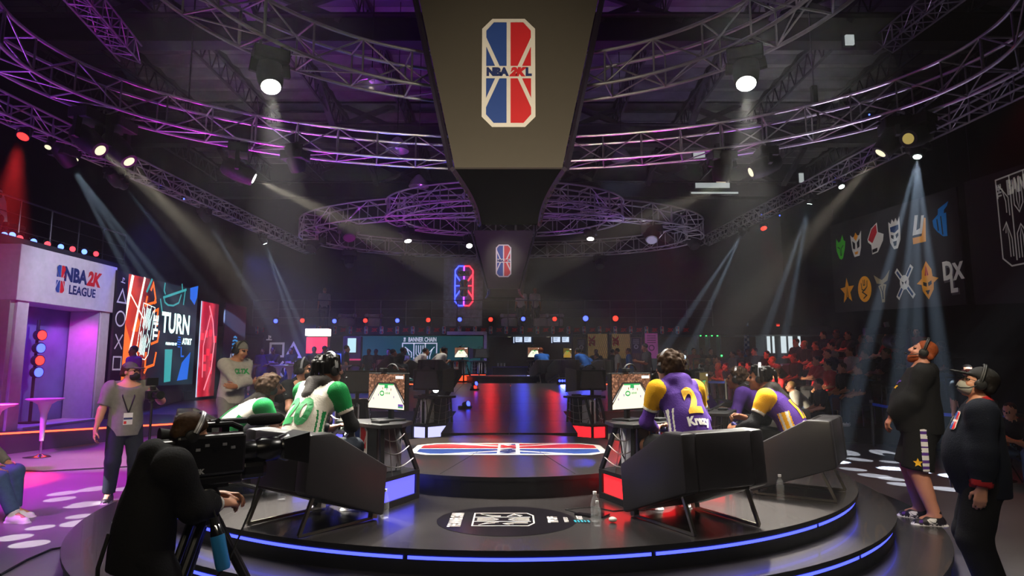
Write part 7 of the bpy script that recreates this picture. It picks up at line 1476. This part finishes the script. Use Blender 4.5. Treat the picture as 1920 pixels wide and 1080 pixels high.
# ------------------------------------------------------------------ crowd figures: a few poses, each copied person with clothes of its own
PT = {}
def proto(kind):
    if kind in PT: return PT[kind]
    st_ = dict(pel=(0, 0, .93))
    P_ = {'sit': dict(pel=(0, 0, .50), lean=4, slump=6, hands={1: (.12, .34, .62), -1: (-.12, .34, .62)}, feet={1: (.12, .44, .085), -1: (-.12, .42, .085)}, kpoles={1: (.1, .5, 1), -1: (-.1, .5, 1)}),
          'sitlean': dict(pel=(0, 0, .50), lean=24, slump=18, hands={1: (.05, .50, .68), -1: (-.05, .50, .68)}, feet={1: (.16, .40, .085), -1: (-.16, .38, .085)}, kpoles={1: (.2, .5, 1), -1: (-.2, .5, 1)}, neckf=.3),
          'sitfold': dict(pel=(0, 0, .50), lean=-4, slump=4, hands={1: (-.14, .24, .80), -1: (.13, .26, .76)}, poles={1: (1, .2, -.7), -1: (-1, .2, -.7)}, feet={1: (.12, .50, .085), -1: (-.08, .46, .085)}, kpoles={1: (.1, .5, 1), -1: (-.1, .5, 1)}),
          'stand': dict(), 'fold': dict(lean=2, hands={1: (-.15, .24, 1.14), -1: (.14, .26, 1.09)}, poles={1: (1, .2, -.7), -1: (-1, .2, -.7)}),
          'phone': dict(lean=4, head=(-14, 0, 0), hands={1: (.05, .34, 1.20), -1: (-.05, .33, 1.18)}), 'hip': dict(lean=2, hands={1: (.18, .06, 1.0), -1: (-.25, .06, .86)}, poles={1: (1, -.5, 0), -1: (-1, -1, 0)}),
          'bend': dict(lean=38, slump=10, hands={1: (.2, .62, .95), -1: (-.2, .62, .95)}, neckf=.3), 'game': dict(pel=(0, 0, .455), lean=28, slump=24, hands={1: (.08, .50, .64), -1: (-.08, .50, .64)}, feet={1: (.15, .50, .085), -1: (-.15, .46, .085)}, kpoles={1: (.25, .5, 1), -1: (-.25, .5, 1)}, neckf=.35)}[kind]
    F = Fig(1.74, 1.02, **P_); d = SD(); i = .014; F.torso(d, i, 1); p0 = F.pel
    for q in (1, -1):
        F.arm(d, q, 0, 0, 2.0); F.arm(d, q, i, 1, .75); F.hand(d, q, 0, lod=1); F.leg(d, q, i, 2, 1.92, .010)
        a = F.an[q]; t = F.toe[q]; d.cap(a - np.array((0, 0, .02)), a - np.array((0, 0, .03)), .045, .045, .02, 3); d.cap(a - t * .03 - np.array((0, 0, .045)), a + t * .14 - np.array((0, 0, .05)), .042, .036, .02, 3)
    d.cap(F.pel - F.T[:, 2] * .03, F.pel + F.T[:, 2] * .03, .165, .16, .03, 2, F.T[:, 1], .8)
    F.headp(d, 0, detail=False); Hc = lambda p: F.hc + F.HR @ (np.array(p) * F.k)
    d.ell(Hc((0, -.030, .052)), np.array((.080, .094, .084)) * F.k, F.HR, .02, 4)
    for q in (-1, 1): d.ell(Hc((.031 * q, .082, .014)), (.012, .010, .010), None, .004, 5)
    d.ell(Hc((0, .088, -.058)), (.022, .010, .007), None, .004, 6)
    o = sd_obj('person', d, .021, [SK1, CBK, CDJ, BLK, HB, EYE, LIP]); C.objects.unlink(o); PT[kind] = (o, F); return PT[kind]
SKS = [SK1, SK2, SK3, SK4, SK1, SK2]; HRS = [HB, HB, HBR, HB, HBL, HBR]
CNAME = {'CBK': 'black', 'CNV': 'navy', 'CGY': 'grey', 'CLG': 'light grey', 'CWH': 'white', 'CRD': 'red', 'CBL': 'blue', 'CPK': 'pink', 'CPU': 'purple', 'CYE': 'yellow'}
CM = dict(CBK=CBK, CNV=CNV, CGY=CGY, CLG=CLG, CWH=CWH, CRD=CRD, CBL=CBL, CPK=CPK, CPU=CPU, CYE=CYE)
def guest(kind, loc, rz, top, label, group=None, pants=CDJ, sk=None, hr=None, shoe=BLK, sc=1.0):
    o, F = proto(kind); c = o.copy(); C.objects.link(c); c.location = loc; c.rotation_euler = (0, 0, rz); c.scale = (sc, sc, sc)
    setmat(c, [sk or SKS[rng.integers(6)], CM[top], pants, shoe, hr or HRS[rng.integers(6)], EYE, LIP]); tag(c, label, 'person', group); return c
# bleachers and audience on the right
bl_ = E('bleachers', 'dark tiered seating stand along the right side', 'stand', (8.4, 17, floor_z(17)))
TIER = M('tier_black', '#17161a', .7)
RX = [6.55, 7.45, 8.35, 9.25]
for r in range(4):
    m = MB(); x0 = RX[r] - .35; x1 = RX[r] + .60 if r < 3 else RX[r] + .8
    for y0, y1 in ((13.2, 17.2), (17.2, 21.6)):
        zc0, zc1 = floor_z(y0), floor_z(y1); zt = .28 * r + .04; v = [(x0 - 8.4, y0 - 17, zc0 - floor_z(17) + zt), (x1 - 8.4, y0 - 17, zc0 - floor_z(17) + zt), (x1 - 8.4, y1 - 17, zc1 - floor_z(17) + zt), (x0 - 8.4, y1 - 17, zc1 - floor_z(17) + zt)]
        m.add(v + [(a, b, c_ - zt - .04) for a, b, c_ in v], [(0, 1, 2, 3), (1, 0, 4, 5), (2, 1, 5, 6), (3, 2, 6, 7), (0, 3, 7, 4)])
    m.build('tier', TIER, bl_)
ST_S = None; pos_words = ['nearest the camera', 'second', 'third', 'fourth', 'fifth', 'sixth', 'seventh', 'eighth', 'ninth', 'tenth', 'eleventh', 'twelfth', 'thirteenth']; rows = ['front row', 'second row', 'third row', 'back row']
tops = ['CBK', 'CBK', 'CNV', 'CBK', 'CGY', 'CBK', 'CLG', 'CRD', 'CBK', 'CBK', 'CNV', 'CBK', 'CBK', 'CRD']
def seat_chair(loc, rz, lab):
    global ST_S
    if ST_S is None:
        ST_S = E('stacking_chair', lab, 'chair', loc, rz, 'black chairs of the audience')
        MB().box((0, 0, .44), (.42, .42, .04)).build('seat', CHAR, ST_S, False, .01); MB().box((0, -.21, .72), (.42, .03, .26)).build('backrest', CHAR, ST_S, False, .01)
        for sx in (-1, 1): MB().rod((.19 * sx, -.2, 0), (.19 * sx, -.2, .60), .012, n=5).build('leg', STEEL, ST_S); MB().rod((.19 * sx, .19, 0), (.19 * sx, .19, .43), .012, n=5).build('leg', STEEL, ST_S)
        return
    copy_tree(ST_S, None, loc, rz, lab)
for r in range(4):
    for k in range(13):
        y = 13.5 + .63 * k + rng.uniform(-.06, .06); x = RX[r] + rng.uniform(-.05, .05); z = floor_z(y) + .28 * r + .045; a = R(98 + (k - 6) * 2.5)
        if not inview((x, y, z + 1), 40) or (r >= 2 and y > 18.6): continue
        seat_chair((x + .05, y, z), a, 'black audience chair in the %s, %s from the aisle end' % (rows[r], pos_words[k].replace('nearest the camera', 'first')))
        if rng.random() < .12: continue
        tp_ = tops[rng.integers(len(tops))]
        guest(['sit', 'sitlean', 'sitfold', 'sit'][rng.integers(4)], (x, y, z - .02), a + rng.uniform(-.15, .15), tp_, 'seated spectator in %s top, %s in the %s of the stand' % (CNAME[tp_], pos_words[k], rows[r]), 'spectators in the seating stand', [CDJ, CJN, CBK][rng.integers(3)], shoe=WHT if rng.random() < .4 else BLK, sc=rng.uniform(.94, 1.02))
railing('crowd_railing', 'low black railing behind the seated spectators', (6.3, 22.0, floor_z(22)), (9.6, 22.0, floor_z(22)), 4, floor_z(22), 1.3, 2)
# standing and seated guests placed by where the photograph shows them
def at(px, Y, z=None): x = (px - 960) / 1180 * Y * .993; return (x, Y, floor_z(Y) if z is None else z)
B_ = [
 ('stand', 253, 14.9, .45, 150, 'CPU', 'person in purple shirt standing before the orange video wall', SK4, HB), ('stand', 491, 24.3, None, 200, 'CPU', 'person in purple top at the far left of the standing guests', None, None), ('fold', 511, 23.0, None, 190, 'CBK', 'guest in black with folded arms before the white square sign', SK3, HB),
 ('fold', 545, 23.6, None, 175, 'CBK', 'guest with long hair in black before the white triangle sign', SK2, HB), ('stand', 588, 22.2, None, 200, 'CBK', 'dark clothed guest left of the red lit stall', SK3, HB), ('phone', 604, 21.4, None, -100, 'CBK', 'guest in black looking right beside the red lit stall', SK3, HB), ('stand', 617, 23.4, None, 160, 'CNV', 'guest in navy with blue lit head behind the red stall', SK2, HB),
 ('stand', 646, 20.8, None, -70, 'CBK', 'masked guest in black tee in profile with bare arms', SK1, HBR), ('stand', 692, 25.2, None, 170, 'CBK', 'guest in dark jacket at the left end of the green wall', SK3, HB), ('stand', 705, 25.4, None, 180, 'CBK', 'tall guest in black facing us before the green wall', SK4, HB),
 ('fold', 728, 25.2, None, 185, 'CBK', 'masked guest in black facing us before the green wall', SK1, HB), ('stand', 757, 25.3, None, 190, 'CWH', 'masked guest in white shirt at the edge of the maze-line mark', SK2, HB), ('bend', 712, 19.0, .66, -60, 'CBK', 'technician in black cap bending over beside the green wall', SK3, HB),
 ('bend', 1137, 25.0, None, 60, 'CBK', 'man in black tee bending forward before the tan posters', SK2, HB), ('stand', 1118, 25.7, None, 170, 'CBK', 'hooded person in black before the left tan poster', SK4, HB), ('stand', 1150, 25.6, None, 30, 'CBK', 'man in black cap turned away before the tan posters', SK3, HB), ('stand', 1160, 24.2, None, 85, 'CLG', 'man in pale tee in profile before the right tan poster', SK3, HB), ('stand', 1181, 24.2, None, 80, 'CBL', 'person in blue tee in profile beside the pale tee', SK2, HBR),
 ('phone', 1215, 19.2, None, 95, 'CBK', 'camera person in black beside the pink banner', SK2, HB), ('stand', 1262, 25.2, None, 170, 'CRD', 'guest in dark red left of the standing group by the detectors', SK2, HB), ('fold', 1274, 24.8, None, 170, 'CBK', 'bearded guest in black in the standing group by the detectors', SK2, HB), ('stand', 1286, 25.6, None, 175, 'CYE', 'guest in yellow half hidden in the standing group', SK2, HB), ('fold', 1301, 24.0, None, 185, 'CPK', 'guest in pink shirt in the standing group by the detectors', SK1, HB),
 ('stand', 1315, 24.6, None, 180, 'CNV', 'tall guest in navy before the detectors', SK4, HB), ('hip', 1333, 24.6, None, 180, 'CBK', 'guest in black with hand on hip before the right detector', SK1, HB), ('stand', 1388, 25.8, None, 120, 'CWH', 'blond guest in white beside the feather flag', SK1, HBL), ('stand', 1402, 25.4, None, 200, 'CBL', 'guest in pale blue beside the feather flag', SK1, HBR),
 ('stand', 1812, 10.6, 0, 150, 'CBK', 'red lit man in cap standing behind the official', SK1, HB), ('stand', 1725, 17.0, 1.0, 130, 'CRD', 'person in red shirt standing high behind the large bearded man', SK1, HB)]
for kind, px, Y, z, a, tp_, lab, sk, hr in B_: guest(kind, at(px, Y, z), R(a), tp_, lab, None, [CDJ, CBK, CJN][px % 3], sk, hr)
q = at(1908, 9.2, 0); guest('sitlean', (q[0], q[1], .0), R(118), 'CBK', 'red lit man with glasses seated at the right frame edge', None, CJN, SK1, HB); plain_chair((q[0] + .03, q[1] + .02, 0), R(118), 'black folding chair under the red lit seated man at the right edge')
pl_ = E('riser_platform', 'black riser platform under the person in red shirt', 'platform', (at(1725, 17.0)[0], 17.0, floor_z(17))); zt_ = 1.0 - floor_z(17); MB().box((0, 0, zt_ - .03), (1.6, 1.4, .06)).build('deck', TIER, pl_)
for sx in (-1, 1):
    for sy in (-1, 1): MB().rod((.7 * sx, .6 * sy, 0), (.7 * sx, .6 * sy, zt_ - .06), .03, n=6).build('leg', STEEL, pl_)
# far players
def far_player(loc, rz, mats, label, num=None, ncol=None, sk=SK3, hr=HB):
    g = guest('game', loc, rz, 'CBK', label, None, CDJ, sk, hr); g.material_slots[1].material = mats
    if num:
        o, F = proto('game'); n = -F.T2[:, 1]; fr = frame(F.mid + n * .16, F.T2[:, 0], F.T2[:, 2]); m = MB(); text_on(m, fr, num, .26, (0, .05), .03, bold=.014, sx=.85); m.build('number', ncol, g)
    return g
far_player((-2.42, 19.35, FZ_), R(-52), CWH, 'far player in white and black jersey 19, back to camera', '19', NUM_K); far_player((-3.15, 20.25, FZ_), R(-66), CWH, 'far player in white jersey 8 behind the number 19', '8', NUM_K, SK2); far_player((-3.3, 21.2, FZ_), R(-76), CWH, 'third far player in white, beside the maze-line mark', None, None, SK2); far_player((-3.75, 19.6, FZ_), R(-60), CBK, 'far seated person in black in front of the green wall', None, None, SK4)
far_player((1.05, 19.75, FZ_), R(20), CBL, 'far player in blue jersey with reddish hair beside the right far screen', None, None, SK1, HRD); far_player((2.45, 20.35, FZ_), R(50), CBL, 'far player in blue jersey with dark sleeves on the right far stage', '5', NUM_K, SK2); far_player((2.7, 21.3, FZ_), R(70), CBL, 'second far player in blue behind the larger blue jersey', None, None, SK2)
for x, y, a in ((-3.3, 21.2, -76), (-3.75, 19.6, -60), (1.05, 19.75, 20), (2.7, 21.3, 70)): make_chair((x, y, FZ_), R(a), {-3.3: 'low black lounge chair under the third far player in white', -3.75: 'low black lounge chair under the far seated person in black', 1.05: 'low black lounge chair under the reddish haired far player', 2.7: 'low black lounge chair under the second far player in blue'}[x], 'hidden lounge chairs on the far stage')
# balcony people
for px, Y, a, tp_, lab in ((604, 27.4, 20, 'CLG', 'person in pale shirt seen from behind on the back balcony'), (978, 27.5, 160, 'CWH', 'person in white leaning at the balcony, left of two'), (1003, 27.5, 200, 'CWH', 'person in white standing at the balcony, right of two')): guest('stand', at(px, Y, bz - .08), R(a), tp_, lab)
# red lit stall and screens at back left
st_ = E('game_stall', 'red glowing game cabinet with bright header among the standing guests', 'cabinet', at(596, 24.6)); MB().box((0, 0, .75), (.8, .6, 1.5)).build('body', M('cabinet_red', '#7a1018', .5), st_, False, .03); MB().box((0, -.1, 2.35), (.9, .4, .28)).build('header', GLOW('stall_white', (1, .9, .85), 1.6), st_, False, .02); MB().box((0, -.22, 1.85), (.8, .05, .62)).build('screen', GLOW('stall_red', (1, .04, .08), 1.4), st_); MB().box((0, .2, 1.9), (.8, .1, 1.2)).build('back', BLK, st_)
tk = E('kiosk', 'tall kiosk with small pale blue screen left of the green wall', 'kiosk', at(660, 24.6)); MB().box((0, .05, 1.1), (.7, .3, 2.2)).build('body', M('kiosk_plum', '#4a1830', .5), tk, False, .02); MB().box((0, -.12, 1.85), (.32, .04, .55)).build('screen', GLOW('kiosk_blue', (.55, .85, 1), 1.0), tk); MB().box((0, -.15, 1.3), (.7, .2, .06)).build('ledge', GLOW('kiosk_red', (1, .05, .2), .5), tk)
bk = E('kiosk', 'low kiosk with blue glowing panels beside the masked guest', 'kiosk', at(629, 24.4)); MB().box((0, .05, .8), (.6, .4, 1.6)).build('body', BLK, bk, False, .02); MB().box((0, -.16, 1.35), (.5, .03, .35)).build('screen', GLOW('kiosk_deep', (.05, .12, 1), 1.2), bk); MB().box((0, -.16, .95), (.5, .03, .2)).build('lower_panel', GLOW('kiosk_warm', (.7, .35, .2), .5), bk)
# ------------------------------------------------------------------ left balcony over the portal
lb = E('balcony_platform', 'dark balcony platform over the white portal', 'platform', (-11.6, 14, 4.13)); MB().box((0, 0, .05), (2.6, 6.0, .1)).build('deck', TIER, lb); MB().box((1.28, 0, .16), (.04, 6.0, .16)).build('fascia', BAL, lb)
for y in (-2.6, 2.6): MB().rod((0, y, 0), (0, y, -4.13 + 0), .07, n=8).build('leg', STEEL, lb)
railing('balcony_railing', 'steel railing on the balcony over the portal', (-10.5, 11.3, 4.23), (-10.5, 16.8, 4.23), 6, 4.23, 1.0)
w_ = W(37, 430, 12.3); wm = guest('sit', (-10.95, 12.45, 4.23), R(-75), 'CNV', 'woman with long blonde hair seated on the balcony over the portal', None, CDJ, SK1, HBL)
o_, F_ = proto('sit'); d = SD(); d.ell(F_.hc + np.array((0, -.03, .03)), (.088, .10, .09), None, .02); d.cap(F_.hc + np.array((0, -.07, .0)), F_.hc + np.array((0, -.12, -.30)), .075, .05, .04); d.cut(F_.hc + np.array((0, .05, .03)), (0, 1, -.4)); sd_obj('hair', d, .016, HBL, wm)
gc = E('gaming_chair', 'black and white gaming chair on the balcony behind the railing', 'chair', (-10.95, 13.35, 4.23), R(-90)); MB().box((0, 0, .48), (.52, .50, .10)).build('seat', BLK, gc, False, .04); MB().prism([(-.25, 0), (.25, 0), (.27, .55), (.18, .82), (-.18, .82), (-.27, .55)], ((0, -.24, .52), (1, 0, 0), (0, -.18, .98)), -.09).build('backrest', WHT, gc, False, .03); MB().box((0, -.27, 1.20), (.26, .06, .14)).build('headrest', BLK, gc, False, .03); MB().rod((0, 0, .08), (0, 0, .44), .035, n=8).build('column', STEEL, gc)
for k in range(5): a = 2 * math.pi * k / 5; MB().bar((0, 0, .07), (.30 * math.cos(a), .30 * math.sin(a), .04), .04, .03).build('base_arm', BLK, gc)
plain_chair((-10.97, 12.43, 4.23), R(-75), 'black chair under the blonde woman on the balcony')
for px, py, c in [(8, 441, 'b'), (23, 441, 'b'), (37, 447, 'r'), (63, 453, 'b'), (89, 458, 'r'), (114, 463, 'b'), (136, 467, 'r'), (158, 472, 'b'), (180, 476, 'r')]:
    Y = 10.25 * 1180 / (960 - px); p = W(px, py, Y); par(p, (1, -.5, -.05), '%s %s lamp from the left on the balcony edge over the portal' % (ORD[{8: 0, 23: 1, 37: 0, 63: 2, 89: 1, 114: 3, 136: 2, 158: 4, 180: 3}[px]], 'red' if c == 'r' else 'blue'), GLOW('lens_red_dim', (1, .04, .06), 3) if c == 'r' else GLOW('lens_blue_dim', (.10, .2, 1), 4), .075, 'red balcony lamps over the portal' if c == 'r' else 'blue balcony lamps over the portal', .16)
